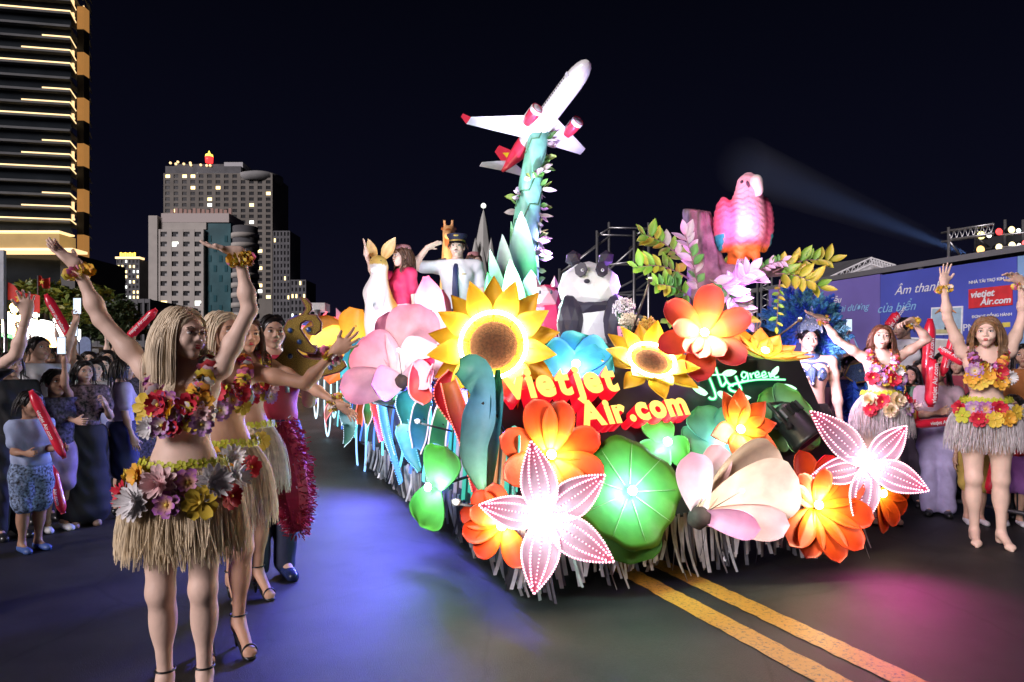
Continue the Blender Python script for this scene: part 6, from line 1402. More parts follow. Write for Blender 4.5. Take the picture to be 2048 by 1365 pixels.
def body_prims(g, s, hands=True):
    k = s.k; f, r, u = s.f, s.r, s.u; fr = (r, f, u); sex = s.sex; A = np.array
    if sex == 'f':
        g.ell(s.pel + u*.0*k, A((.160, .108, .115))*k, .05, fr=fr); g.ell(s.pel*.5 + s.waist*.5 + u*.02*k, A((.122, .086, .11))*k, .06, fr=fr); g.ell(s.waist, A((.108, .080, .11))*k, .05, fr=fr)
        g.ell(s.chest, A((.130, .094, .15))*k, .05, fr=fr); g.ell(s.chest + u*.10*k, A((.150, .076, .075))*k, .05, fr=fr)
        for sg in (-1, 1): g.ell(s.chest + r*sg*.068*k + f*.082*k + u*.015*k, A((.060, .052, .058))*k, .03, fr=fr); g.ell(s.pel + r*sg*.075*k - f*.065*k - u*.02*k, A((.085, .075, .09))*k, .04, fr=fr)
        tr = (.088, .055, .047, .046, .030)
    else:
        g.ell(s.pel, A((.155, .105, .12))*k, .05, fr=fr); g.ell(s.waist, A((.140, .098, .13))*k, .06, fr=fr); g.ell(s.chest, A((.165, .110, .16))*k, .06, fr=fr); g.ell(s.chest + u*.10*k, A((.18, .088, .085))*k, .05, fr=fr)
        for sg in (-1, 1): g.ell(s.pel + r*sg*.07*k - f*.05*k - u*.02*k, A((.08, .07, .085))*k, .04, fr=fr)
        if sex == 'm':
            for sg in (-1, 1): g.ell(s.chest + r*sg*.075*k + f*.075*k + u*.045*k, A((.075, .04, .055))*k, .04, fr=fr)
        tr = (.085, .06, .052, .048, .036)
    g.cap(s.neck - u*.03*k, s.hc - u*.07*s.hk - s.hf*.032*k, .052*k, .043*k if sex == 'f' else .054*k, .03)
    aw = .92 if sex == 'f' else (1.15 if sex == 'm' else .95)
    for sd, sg in (('R', 1), ('L', -1)):
        g.cap(s.neck - u*.012*k, s.sh[sd] + u*.0*k, .042*k, .042*k*aw, .045); g.cap(s.sh[sd], s.el[sd], .046*k*aw, .0355*k*aw, .035); g.ell(s.sh[sd]*.6 + s.el[sd]*.4, A((.045, .045, .045))*k*aw, .03)
        m = s.el[sd]*.72 + s.wr[sd]*.28; g.cap(s.el[sd], s.wr[sd], .035*k*aw, .0235*k*aw, .02); g.ell(m, A((.039, .039, .039))*k*aw, .03)
        if hands: hand_prims(g, s, sd)
        h, n, a, t = s.hip[sd], s.kn[sd], s.an[sd], s.toe[sd]
        g.cap(h, n, tr[0]*k, tr[1]*k, .04); g.ell(h*.7 + n*.3 , A((.094, .098, .12))*k, .05, fr=fr); g.ell(n + f*.012*k, A((.046, .048, .055))*k, .03, fr=fr); g.cap(n, a, tr[2]*k, tr[4]*k, .03); g.ell(n*.68 + a*.32 - f*.022*k, A((.052, .056, .105))*k, .04, fr=fr)
        g.cap(a - f*.025*k - u*.03*k, a - f*.03*k - u*.05*k, .032*k, .03*k, .02); g.cap(a, t, .036*k, .024*k, .02); g.cap(t - r*sg*.012*k, t + unit(t-a)*.035*k - u*.006*k, .026*k, .014*k, .02); g.cap(t + r*sg*.02*k, t + r*sg*.022*k + f*.02*k, .02*k, .012*k, .015)
def head_prims(g, s):
    k = s.hk; c = s.hc; f, u, r = s.hf, s.hu, s.hr; A = np.array; fr = (r, f, u)
    g.ell(c + u*.030*k - f*.012*k, A((.072, .090, .080))*k, .02, fr=fr); g.ell(c - u*.022*k + f*.026*k, A((.056, .062, .080))*k, .03, fr=fr)
    jw = .036 if s.sex == 'f' else .043; g.ell(c - u*.088*k + f*.060*k, A((.020, .022, .017))*k, .025, fr=fr); g.cap(c - u*.048*k + f*.005*k + r*jw*k, c - u*.088*k + f*.058*k, .018*k, .014*k, .022); g.cap(c - u*.048*k + f*.005*k - r*jw*k, c - u*.088*k + f*.058*k, .018*k, .014*k, .022)
    nk = .043 if s.sex == 'f' else .052; g.cap(c - u*.055*k - f*.032*k, c - u*.16*k - f*.03*k, nk*k, nk*k, .015)
    for sg in (-1, 1):
        g.ell(c + r*sg*.029*k + f*.096*k + u*.004*k, A((.020, .016, .012))*k, .012, 'sub', fr); g.ell(c + r*sg*.036*k + f*.064*k - u*.032*k, A((.020, .020, .020))*k, .03, fr=fr)
        g.ell(c + r*sg*.071*k - f*.005*k - u*.008*k, A((.008, .019, .030))*k, .008, fr=fr); g.cap(c + r*sg*.012*k + f*.086*k + u*.022*k, c + r*sg*.042*k + f*.078*k + u*.020*k, .008*k, .007*k, .015)
    g.cap(c + f*.086*k + u*.014*k, c + f*.102*k - u*.024*k, .006*k, .009*k, .010); 
    for sg in (-1, 1): g.ell(c + f*.094*k - u*.030*k + r*sg*.011*k, A((.008, .010, .007))*k, .008, fr=fr)
    g.cap(c + f*.084*k - u*.056*k - r*.016*k, c + f*.084*k - u*.056*k + r*.016*k, .010*k, .010*k, .018)
def in_local(v, s): return v
def grid_of(pts, m, cell):
    P = np.array(pts); return SDF(P.min(0) - m, P.max(0) + m, cell)
def make_body(s, skin_m, parent, cell=.012, hcell=.006, name='body', hands=True):
    k = s.k; P = [s.pel, s.chest, s.neck] + [q[sd] for q in (s.sh, s.el, s.wr, s.hip, s.kn, s.an, s.toe) for sd in 'RL']
    g = grid_of(P, .17*k, cell); body_prims(g, s, False); vs, fs = [], []; off = 0
    v, f = g.mesh(); vs.append(v); fs.append(f); off += len(v)
    g = grid_of([s.hc], .16*s.hk, hcell); head_prims(g, s); v, f = g.mesh(); vs.append(v); fs.append(f + off); off += len(v)
    if hands:
        for sd in 'RL':
            g = grid_of([s.wr[sd], s.wr[sd] + s.hd[sd]*.19*k], .09*k, hcell*.8 if hcell < .008 else .0065); g.cap(s.wr[sd] + (s.el[sd]-s.wr[sd])*.25, s.wr[sd], .026*k, .0235*k, .01); hand_prims(g, s, sd); v, f = g.mesh(); vs.append(v); fs.append(f + off); off += len(v)
    return link(name, npmesh(name, np.concatenate(vs), np.concatenate(fs), skin_m), parent)
DARK = mat('dark_hair', (.012, .009, .008), .35, noise=.3, nscale=30)
EYEW = mat('eye_white', (.75, .74, .72), .2); IRIS = mat('iris_dark', (.03, .02, .015), .2); TEETH = mat('teeth', (.8, .78, .74), .3)
LIPS = {'red': mat('lips_red', (.5, .03, .05), .35), 'nat': mat('lips_natural', (.42, .15, .13), .45)}
def face(s, parent, lips='nat', brow=None, smile=False, makeup=False):
    k = s.hk; c = s.hc; f, u, r = s.hf, s.hu, s.hr; V3 = lambda p: Vector(p)
    Mx = Matrix((r, f, u)).transposed(); Mx = Mx.to_4x4()
    for sg in (-1, 1):
        p = c + r*sg*.030*k + f*.081*k + u*.002*k
        e = MB().sphere(p, (.0150*k, .010*k, .0082*k if not smile else .0062*k), 10, 7, M=Mx).obj('eye', EYEW, parent); MB().sphere(p + f*.0065*k, (.0066*k, .0045*k, .0066*k), 8, 6, M=Mx).obj('iris', IRIS, e)
        b = MB(); b.tube([p - r*sg*.014*k + f*.007*k + u*.002*k, p + f*.011*k + u*.008*k, p + r*sg*.015*k + f*.002*k + u*.003*k], [.0012*k, .0028*k, .0012*k], 5); b.obj('eyelash', IRIS if not makeup else mat('eye_makeup', (.12, .03, .03), .5), e)
        MB().tube([p - r*sg*.013*k + f*.013*k + u*.020*k, p + r*sg*.002*k + f*.012*k + u*.0255*k, p + r*sg*.021*k + f*.001*k + u*.020*k], [.0022*k, .0024*k, .0012*k], 5).obj('eyebrow', brow or DARK, parent)
    m = c + f*.0945*k - u*.056*k; wd = .028 if smile else .026
    cu = -.004 if smile else 0
    if smile:
        b = MB(); b.sphere(m - f*.001*k, (wd*.8*k, .007*k, .0055*k), 10, 6, M=Mx); b.obj('teeth', TEETH, parent)
    g = .0055 if smile else .0026
    b = MB(); b.tube([m - r*wd*k - f*.012*k - u*cu*k, m + u*(g+.001)*k - r*.008*k, m + u*g*k, m + u*(g+.001)*k + r*.008*k, m + r*wd*k - f*.012*k - u*cu*k], [.001*k, .0036*k, .0034*k, .0036*k, .001*k], 6)
    b.tube([m - r*wd*k - f*.012*k - u*cu*k, m - u*(g+.003)*k - r*.008*k, m - u*(g+.0045)*k, m - u*(g+.003)*k + r*.008*k, m + r*wd*k - f*.012*k - u*cu*k], [.001*k, .0042*k, .005*k, .0042*k, .001*k], 6); b.obj('lips', LIPS[lips], parent)
def hair(s, parent, m, length=.3, n=220, seed=1, volume=1.0, part=0., tie=False, wave=.0, fringe=False, name='hair', r0=.0032, cap=True):
    """strands walk down from the scalp, pushed out of head and torso"""
    k = s.hk; c = s.hc; f, u, r = s.hf, s.hu, s.hr; rnd = random.Random(seed); A = np.array; hc = c + u*.026*k - f*.016*k; er = A((.080, .098, .086))*k*volume
    b = MB()
    if cap:
        g = grid_of([hc], .125*k, .010 if length < .1 else .008); g.ell(hc, er, .01, fr=(r, f, u)); fz = .052 if not fringe else .04
        if length > .12: g.cap(hc - u*.02*k - f*.045*k, hc - u*.11*k - f*.055*k, .065*k, .06*k, .03)
        g.ell(c + f*.085*k - u*.045*k, A((.068, .062, .102))*k, .012, 'sub', (r, f, u)); g.ell(c + f*.02*k - u*.10*k, A((.075, .06, .085))*k, .012, 'sub', (r, f, u))
        if length < .12: g.cut(c - u*.035*k, -u)
        v, fc = g.mesh()
        jt = np.sin(v[:, 0]*310) * np.sin(v[:, 1]*290 + 1)*.0018*k; v = v + jt[:, None]*unit(u)
    strands = []
    body = [(s.chest + s.u*.02, .15*s.k), (s.neck, .075*s.k), (s.waist, .13*s.k)] + [(s.sh[q], .075*s.k) for q in 'RL'] + [(s.sh[q]*.5 + s.neck*.5, .085*s.k) for q in 'RL']
    tb = MB()
    for i in range(n):
        th = rnd.uniform(0, 2*PI); ph = math.acos(rnd.uniform(-.25, 1.)); d = r*math.sin(ph)*math.cos(th) + f*math.sin(ph)*math.sin(th) + u*math.cos(ph)
        if d @ f > .78 and d @ u < .62: continue
        if d @ f > .35 and d @ u < .25: continue
        p = hc + (r*(d @ r)*er[0] + f*(d @ f)*er[1] + u*(d @ u)*er[2])
        lat = float(d @ r) - part; vel = unit(r*(1.2*math.copysign(1, lat) if abs(lat) < .5 else lat) - f*.5 - u*.2); pts = [p]; L_ = length*rnd.uniform(.75, 1.1); ds = .022*k; steps = max(2, int((L_ + min(.12, L_*1.6)*k)/ds)); ph2 = rnd.uniform(0, 6); lay = rnd.uniform(1.0, 1.12)
        for q in range(steps):
            vel = unit(vel*.62 - s.u*.38 + (r*math.sin(q*.9 + ph2) + f*math.cos(q*.8 + ph2))*wave); p = p + vel*ds
            w = p - hc; e = A((w @ r, w @ f, w @ u))/er/lay; l = np.linalg.norm(e)
            if l < 1.: e = e/max(l, 1e-6)*er*lay; p = hc + r*e[0] + f*e[1] + u*e[2]
            w = p - c; fx, rx, ux = w @ f, w @ r, w @ u
            if fx > .03*k and abs(rx) < .062*k and ux < .07*k: p = p + r*math.copysign(.062*k - abs(rx), rx) - f*.01*k
            for bc, br in body:
                w = p - bc; l = np.linalg.norm(w)
                if l < br: p = bc + w/l*br
            pts.append(p)
        rr = r0*rnd.uniform(.8, 1.5); m_ = len(pts); tb.tube(pts, [rr*(1 - .75*(j/(m_-1))**2) for j in range(m_)], 4, cap=False)
    vv = [tuple(p) for p in tb.v]; ff = list(tb.f)
    if cap:
        o = len(vv); vv += [tuple(p) for p in v]; ff += [tuple(int(i) + o for i in q) for q in fc]
    return link(name, mesh(name, vv, ff, m, True), parent)
# ---------------------------------------------------------------- clothes
def garment(s, parent, name, m, parts, grow=.012, cell=.013, cuts=(), attr=None):
    k = s.k; A = np.array; fr = (s.r, s.f, s.u)
    P = [s.pel, s.chest, s.neck] + [q[sd] for q in (s.sh, s.el, s.wr, s.hip, s.kn, s.an) for sd in 'RL']; g = grid_of(P, .17*k, cell); w = grow
    big = 1.0 if s.sex == 'f' else 1.08
    for p in parts:
        if p == 'torso':
            g.ell(s.waist, A((.135, .10, .15))*k*big + w, .05, fr=fr); g.ell(s.chest, A((.15, .108, .155))*k*big + w, .05, fr=fr); g.ell(s.chest + s.u*.10*k, A((.165, .083, .078))*k*big + w, .05, fr=fr)
            if s.sex == 'm':
                for sg in (-1, 1): g.ell(s.chest + s.r*sg*.075*k + s.f*.075*k + s.u*.045*k, A((.08, .045, .06))*k + w, .04, fr=fr)
            if s.sex == 'f':
                for sg in (-1, 1): g.ell(s.chest + s.r*sg*.068*k + s.f*.08*k + s.u*.012*k, A((.062, .055, .06))*k + w*.7, .04, fr=fr)
        if p == 'hips': g.ell(s.pel + s.u*.02*k, A((.162, .112, .14))*k + w, .05, fr=fr); g.cap(s.pel + s.u*.02*k, s.pel - s.u*.08*k, .11*k + w, .115*k + w, .05)
        for sd in 'RL':
            if p in ('sleeves', 'longsleeves', 'torso_straps'):
                e = s.sh[sd] + (s.el[sd]-s.sh[sd])*(.62 if p == 'sleeves' else 1.0 if p == 'longsleeves' else .05); g.cap(s.neck + s.u*.0*k, s.sh[sd], .05*k + w, .05*k*big + w, .05); g.cap(s.sh[sd], e, .05*k*big + w, .052*k + w if p == 'sleeves' else .038*k + w, .03)
                if p == 'longsleeves': g.cap(s.el[sd], s.wr[sd]*.92 + s.el[sd]*.08, .04*k + w, .03*k + w, .03)
            if p in ('shorts', 'trousers', 'wide'):
                h, n, a = s.hip[sd], s.kn[sd], s.an[sd]; e = h + (n-h)*.85; ww = {'shorts': .095, 'trousers': .072, 'wide': .078}[p]
                g.cap(h, e, .098*k + w, ww*k + w, .04); g.ell(h*.7 + n*.3, A((.098, .102, .13))*k + w, .05, fr=fr); g.cap(e, n, .068*k + w, .064*k + w, .03)
                if p != 'shorts': g.cap(e, a + s.u*.0*k, ww*k + w, (.062 if p == 'trousers' else .082)*k + w, .015)
            if p == 'skirt': g.cap(s.hip[sd], s.kn[sd]*.9 + s.hip[sd]*.1, .10*k + w, .135*k + w, .09)
            if p == 'longskirt': g.cap(s.hip[sd], s.an[sd]*.8 + s.kn[sd]*.2, .10*k + w, .16*k + w, .12)
    for p, n in cuts: g.cut(p, n)
    v, f = g.mesh()
    # soft folds
    fo = .004*np.sin(v[:, 2]*38 + 6*np.sin(v[:, 0]*14) + v[:, 1]*20) + .003*np.sin(v[:, 0]*60 + v[:, 2]*17); c0 = (s.pel + s.chest)/2; d = v - c0; d[:, 2] = 0; d /= (np.linalg.norm(d, axis=1)[:, None] + 1e-6); v = v + d*fo[:, None]
    col = None if attr is None else attr(v)
    return link(name, npmesh(name, v, f, m, col), parent)
def shoes(s, parent, m, kind='shoe'):
    k = s.k
    for sd, sg in (('R', 1), ('L', -1)):
        a, t = s.an[sd], s.toe[sd]; d = unit(t - a); P = a - s.f*.03*k
        if kind == 'sandal':
            b = MB(); heel = a - s.f*.035*k; gz = t[2] - .018*k
            b.tube([nv((heel[0], heel[1], heel[2] - .082*k)), a + s.f*.05*k - s.u*.066*k, t + s.u*-.02*k, t + s.f*.05*k - s.u*.022*k], [.024*k, .03*k, .036*k, .02*k], 8, flat=.3)
            if heel[2] - .08*k > .02: b.tube([nv((heel[0], heel[1], heel[2] - .08*k)), nv((heel[0], heel[1], 0))], [.018*k, .006*k], 7)
            rr = .037*k
            for (c, ax) in ((a + s.u*.03*k, s.u), (t + s.f*.005*k + s.u*.004*k, s.f)):
                e1 = s.r; e2 = np.cross(ax, e1); b.tube([c + (e1*math.cos(q*PI/8) + e2*math.sin(q*PI/8))*rr*(1.08 if ax is s.u else .95) for q in range(17)], .005*k, 5)
            b.obj('sandal', m, parent)
        else:
            g = grid_of([a, t], .12*k, .012); g.cap(a - s.f*.02*k - s.u*.04*k, t + s.f*.01*k, .045*k, .037*k, .03).cap(t, t + s.f*.03*k, .036*k, .03*k, .02)
            if kind == 'boot': g.cap(a + s.u*.14*k, a - s.u*.02*k, .05*k, .046*k, .03)
            g.cut((0, 0, min(t[2], a[2]) - .026*k), (0, 0, -1)); v, f = g.mesh(); link('shoe', npmesh('shoe', v, f, m), parent)
# ---------------------------------------------------------------- hula costume
CLOTHF = mat('cloth_flower', rough=.6, attr=True, noise=.12, nscale=40)
def blossom(kind, seed=1):
    """cloth flower, radius 1, facing +Z; colours on the petals"""
    rnd = random.Random(seed); b = MB()
    spec = {'white': (14, 2, (.8, .8, .82), (.75, .7, .7), .18, .55), 'pink': (12, 3, (.8, .4, .42), (.82, .62, .62), .22, .55), 'yellow': (7, 1, (.75, .5, .05), (.8, .58, .06), .36, .2), 'orange': (6, 2, (.8, .35, .03), (.82, .45, .05), .36, .3), 'red': (7, 2, (.5, .01, .03), (.62, .02, .05), .36, .35), 'tri': (6, 2, (.8, .5, .05), (.4, .1, .5), .34, .35), 'purple': (8, 2, (.8, .75, .4), (.42, .16, .55), .3, .35), 'lime': (5, 1, (.5, .5, .03), (.55, .58, .05), .4, .2), 'cream': (10, 3, (.8, .6, .25), (.82, .68, .5), .3, .5)}[kind]
    n, lay, c0, c1, w, lift = spec
    for l in range(lay):
        Ls = 1 - .3*l
        for i in range(n):
            a = 2*PI*(i + .5*l)/n + rnd.uniform(-.1, .1); lf = lift*(.3 + l*.8) + rnd.uniform(-.1, .15); ca, sa = math.cos(a), math.sin(a); v = []; cs = []
            for q, ww in ((.08, .3), (.4, .95), (.75, 1.), (1., .35 if kind in ('white', 'pink') else .65)):
                for sy in (-1, 0, 1):
                    x = q*Ls; y = sy*w*ww*Ls; z = math.sin(q*1.6)*lf*q + (.10*Ls*abs(sy)) + .12*l + (0.05*math.sin(q*9 + i) if sy else 0); v.append((x*ca - y*sa, x*sa + y*ca, z)); tt = q; cs.append(tuple(p + (r_-p)*tt for p, r_ in zip(c0, c1)))
            b.add(v, [(j*3+m, (j+1)*3+m, (j+1)*3+m+1, j*3+m+1) for j in range(3) for m in range(2)], cs)
    b.sphere((0, 0, .12*lay), (.14, .14, .1), 7, 4, c=(.75, .55, .08) if kind not in ('white', 'pink') else c0)
    return b.me('flower', CLOTHF, True, True)
BLOOM = {k: blossom(k, i) for i, k in enumerate(('white', 'pink', 'yellow', 'orange', 'red', 'tri', 'purple', 'lime', 'cream'))}
def ruffle(parent, name, path, rad, per, seed, palette, closed=False, tag_kind=None):
    """garland: crowds of small curled petals along a path"""
    rnd = random.Random(seed); b = MB(); path = [Vector(p) for p in path]; m = len(path); band = 0; left = 0
    for i in range(m - (0 if closed else 1)):
        p, q = path[i], path[(i+1) % m]; t = (q - p); L_ = t.length; t = t.normalized(); e = t.orthogonal().normalized(); g = t.cross(e)
        for j in range(per):
            if left <= 0: band = rnd.choice(palette); left = rnd.randint(3, 9)
            left -= 1
            c = p + t*L_*(j + rnd.random())/per; a = rnd.uniform(0, 2*PI); d = e*math.cos(a) + g*math.sin(a); w = d.cross(t); s_ = rad*rnd.uniform(.75, 1.2); cu = rnd.uniform(-.5, .5); v = []; cc = tuple(min(.85, max(.01, x*rnd.uniform(.8, 1.15))) for x in band)
            for (x, y, z) in ((.25, -.25, 0), (.25, .25, 0), (.75, -.75, .15), (.75, 0, -.05), (.75, .75, .15), (1.05, -.5, .35), (1.1, 0, .2), (1.05, .5, .35)): v.append(c + d*s_*x + w*s_*y*.8 + t*s_*(z*(1 if j % 2 else -1) + cu*x*.5))
            b.add(v, [(0, 2, 3, 1), (1, 3, 4), (2, 5, 6, 3), (3, 6, 7, 4)], cc)
    o = b.obj(name, CLOTHF, parent, True, True)
    return o
LEIC = [(.78, .10, .12), (.8, .5, .05), (.8, .62, .08), (.72, .18, .35), (.55, .2, .55), (.8, .72, .7), (.8, .28, .05), (.78, .45, .55), (.5, .02, .06)]
def lei(s, parent, seed=1, rad=.034, drop=.16, per=14, width=.10, palette=LEIC):
    k = s.k; pts = []
    for i in range(25):
        a = 2*PI*i/24; x = math.cos(a); y = math.sin(a)   # y: front
        fw = max(0, y); pts.append(s.neck + s.r*x*(width + .02*fw)*k + s.f*((.05 + .085*fw if y > 0 else .055)*y + .02)*k + s.u*(.015 - drop*fw**1.5 + .0*(1-fw))*k)
    ruffle(parent, 'flower_garland', pts[:-1], rad*k, per, seed, palette, True)
def wrist_garland(s, parent, sd, seed, rad=.026):
    d = unit(s.wr[sd] - s.el[sd]); c = s.wr[sd] - d*.03*s.k; e = unit(np.cross(d, nv((.3, .5, .8)))); g = np.cross(d, e); pts = [c + (e*math.cos(2*PI*i/10) + g*math.sin(2*PI*i/10))*.036*s.k for i in range(10)]
    ruffle(parent, 'wrist_garland', pts, rad*s.k, 9, seed, [LEIC[1], LEIC[2], LEIC[1], LEIC[5], LEIC[3]], True)
def hula(s, parent, seed=1, nstr=420, slen=.34, belts=(), tops=(), straw=(.52, .40, .27), bandz=.075):
    """bikini band with blossoms, lime waist band, grass skirt with blossoms"""
    rnd = random.Random(seed); k = s.k; st = mat('straw_%d' % int(straw[2]*100), straw, .55, noise=.25, nscale=25)
    # bikini cups
    g = grid_of([s.chest], .2*k, .010); A = np.array; fr = (s.r, s.f, s.u)
    for sg in (-1, 1): g.ell(s.chest + s.r*sg*.068*k + s.f*.086*k + s.u*.012*k, A((.066, .056, .060))*k, .01, fr=fr)
    g.ell(s.chest, A((.141, .101, .022))*k, .01, fr=fr)
    v, f = g.mesh(); top = link('bikini_top', npmesh('bikini_top', v, f, mat('bikini_dark', (.05, .06, .06), .6)), parent)
    for sg in (-1, 1): MB().tube([s.chest + s.r*sg*.075*k + s.f*.13*k + s.u*.06*k, s.chest + s.r*sg*.095*k + s.f*.08*k + s.u*.14*k, s.neck + s.r*sg*.08*k - s.f*.0*k + s.u*.035*k], .006*k, 5).obj('strap', mat('bikini_dark'), top)
    for (kind, x, z, sz) in tops:
        n = unit(s.f + s.r*x*3.2); p = s.chest + s.r*x*k + s.f*(.148 - 1.4*x*x)*k + s.u*z*k; link('flower', BLOOM[kind], top, Vector(p), frame(n, rnd.uniform(0, 360)), sz*k)
    # waist band
    wr_ = .150 if bandz < .1 else .136; zc = s.pel + s.u*bandz*k; ring = lambda a, ex, dz=0: zc + s.r*math.cos(a)*(wr_ + ex + .018*max(0, min(1, -dz/.1))*(bandz > .1))*k + s.f*math.sin(a)*(.112 + ex)*k + s.u*dz*k
    sk = MB(); sk.tube([ring(2*PI*i/28, .012) for i in range(29)], .014*k, 6); band = sk.obj('skirt', st, parent)
    for i in range(26): link('flower', BLOOM['lime'], band, Vector(ring(2*PI*i/26, .028, .015 + rnd.uniform(-.006, .006))), frame(unit(s.r*math.cos(2*PI*i/26) + s.f*math.sin(2*PI*i/26) + s.u*.3), rnd.uniform(0, 360)), .024*k)
    for (kind, a, dz, sz) in belts:
        a = R(a); ex = .045 + .10*max(0, -dz)/.2; link('flower', BLOOM[kind], band, Vector(ring(a, ex, dz)), frame(unit(s.r*math.cos(a) + s.f*math.sin(a) + s.u*.1), rnd.uniform(0, 360)), sz*k)
    gs = MB()
    for i in range(nstr):
        a = 2*PI*rnd.random(); L_ = slen*rnd.uniform(.8, 1.08); fl_ = rnd.uniform(.015, .085); sw = rnd.gauss(0, .10); pts = []
        for q in range(6):
            t = q/5; aa = a + sw*t*t; pts.append(ring(aa, .012 + fl_*math.sin(t*1.5)*.9 + .035*min(1, t*3), -L_*t))
        w = rnd.uniform(.0011, .0024); n_ = unit(s.r*math.cos(a) + s.f*math.sin(a)); tg = np.cross(n_, s.u); v = []; c_ = rnd.uniform(-.3, .3)
        for j, p in enumerate(pts): v += [p - (tg*w + n_*c_*w)*k, p + (tg*w + n_*c_*w)*k, p + n_*.0016*k]
        gs.add(v, [x for j in range(5) for x in ((j*3, j*3+3, j*3+5, j*3+2), (j*3+2, j*3+5, j*3+4, j*3+1), (j*3+1, j*3+4, j*3+3, j*3))])
    tag(gs.obj('grass_strands', st, band, False), kind='stuff')
    return band
def person(label, loc, group=None, z=0.): 
    return thing('person', label, 'person', (loc[0], loc[1], z), group)
BLONDE = mat('hair_blonde', (.78, .64, .46), .42, noise=.15, nscale=12); BROWN = mat('hair_brown', (.10, .045, .025), .38, noise=.35, nscale=30); LIGHTB = mat('hair_lightbrown', (.24, .13, .06), .38, noise=.35, nscale=30)
black_shoe = mat('black_leather', (.015, .015, .017), .3)
def gpos(px, Y): return V((px - CX)/FPX*Y, Y, 0)
# ================================================================ dancers beside the float
def dancer(label, px, Y, h, yaw, arms, head, hm, hl, sk, belts, tops, seed, legs=None, hipshift=0., heel=.06, nstr=420, straw=(.52, .40, .27), cell=.012, lips='red', slen=.39, drop=.16, part=0, n=300, wrists='RL', smile=False, lw=.10, lr=.034, hv=1.0, wave=.05, sandal=True, bandz=.075, r0=.0028):
    g = gpos(px, Y); t = person(label, g, 'dancers in grass skirts'); s = skeleton(h, yaw, 'f', arms, legs, head, hipshift=hipshift, heel=heel)
    make_body(s, SKIN[sk], t, cell, .0055); face(s, t, lips, BROWN, smile, True); hair(s, t, hm, hl, n, seed, hv, part, wave=wave, r0=r0)
    hula(s, t, seed, nstr, slen, belts, tops, straw, bandz); lei(s, t, seed, lr, drop, 26, lw)
    for sd in wrists: wrist_garland(s, t, sd, seed + ord(sd))
    if sandal: shoes(s, t, black_shoe, 'sandal')
    return s, t
BELT1 = [('white', 130, -.06, .085), ('tri', 105, -.05, .06), ('pink', 78, -.05, .08), ('white', 58, -.12, .08), ('yellow', 115, -.13, .072), ('tri', 88, -.13, .055), ('red', 145, -.12, .06), ('orange', 45, -.03, .06), ('red', 35, -.10, .06), ('white', 165, -.05, .07), ('yellow', 15, -.06, .06), ('red', 190, -.06, .06), ('orange', 230, -.06, .06), ('pink', 270, -.06, .06), ('white', 310, -.06, .06)]
TOP1 = [('yellow', .115, .03, .055), ('yellow', .105, -.015, .05), ('red', .06, .035, .06), ('white', .10, -.06, .05), ('purple', .045, -.05, .055), ('tri', -.01, .0, .05), ('red', -.05, .03, .055), ('yellow', -.06, -.035, .045), ('pink', -.10, .0, .05), ('orange', -.11, .04, .045), ('purple', -.10, -.05, .05), ('red', .01, -.055, .045), ('tri', .02, .05, .045)]
dancer('blonde dancer with both arms raised wearing a big flower garland and straw skirt', 368, 2.70, 1.545, 12,
  {'R': dict(up=(-.66, -.05, .76), fore=(-.37, -.10, .93), hand=(-.75, -.05, .62), palm=(.3, -.2, .9), curl=.12), 'L': dict(up=(.44, .0, .90), fore=(-.14, -.1, .98), hand=(-.95, -.1, .2), palm=(0, -.1, 1), curl=.15)},
  dict(look=(.90, -.44, .0)), BLONDE, .30, 'fair', BELT1, TOP1, 3, heel=.06, nstr=1500, n=1300, r0=.0015, straw=(.8, .64, .42), slen=.38, hv=1.04, lr=.040, drop=.19, wave=.03, cell=.009)
dancer('blonde dancer half hidden behind the first blonde dancer, one arm lifted toward the float', 446, 3.25, 1.58, 35,
  {'R': dict(up=(-.2, .3, -.9), fore=(-.1, -.3, -.7)), 'L': dict(up=(.92, -.15, -.20), fore=(.64, -.25, .62), hand=(.82, -.1, .5), palm=(.3, -.9, .3), curl=.2, spread=.3)},
  dict(look=(.85, -.5, .05)), BLONDE, .14, 'tan', [('orange', 60, -.04, .07), ('red', 45, -.08, .07), ('yellow', 75, -.10, .06), ('orange', 30, -.1, .06), ('white', 90, -.05, .07), ('red', 110, -.1, .06)], TOP1[:8], 5, nstr=900, wrists='L', slen=.40, straw=(.75, .62, .46))
dancer('dark-haired dancer behind the two blondes, arm stretched low toward the float', 492, 4.05, 1.62, 40,
  {'R': dict(up=(-.2, .3, -.9), fore=(-.1, -.3, -.7)), 'L': dict(up=(.84, -.1, -.42), fore=(.80, -.35, -.42), hand=(.75, -.2, -.55), palm=(-.3, -.7, -.5), curl=.15, spread=.3)},
  dict(look=(.6, -.75, -.05)), BROWN, .30, 'tan', [('cream', 70, -.05, .07), ('red', 45, -.04, .07), ('orange', 30, -.06, .07), ('purple', 58, -.12, .06), ('white', 20, -.1, .06), ('yellow', 95, -.08, .06)], TOP1[2:], 7, nstr=800, wrists='L', slen=.40, straw=(.74, .63, .5))
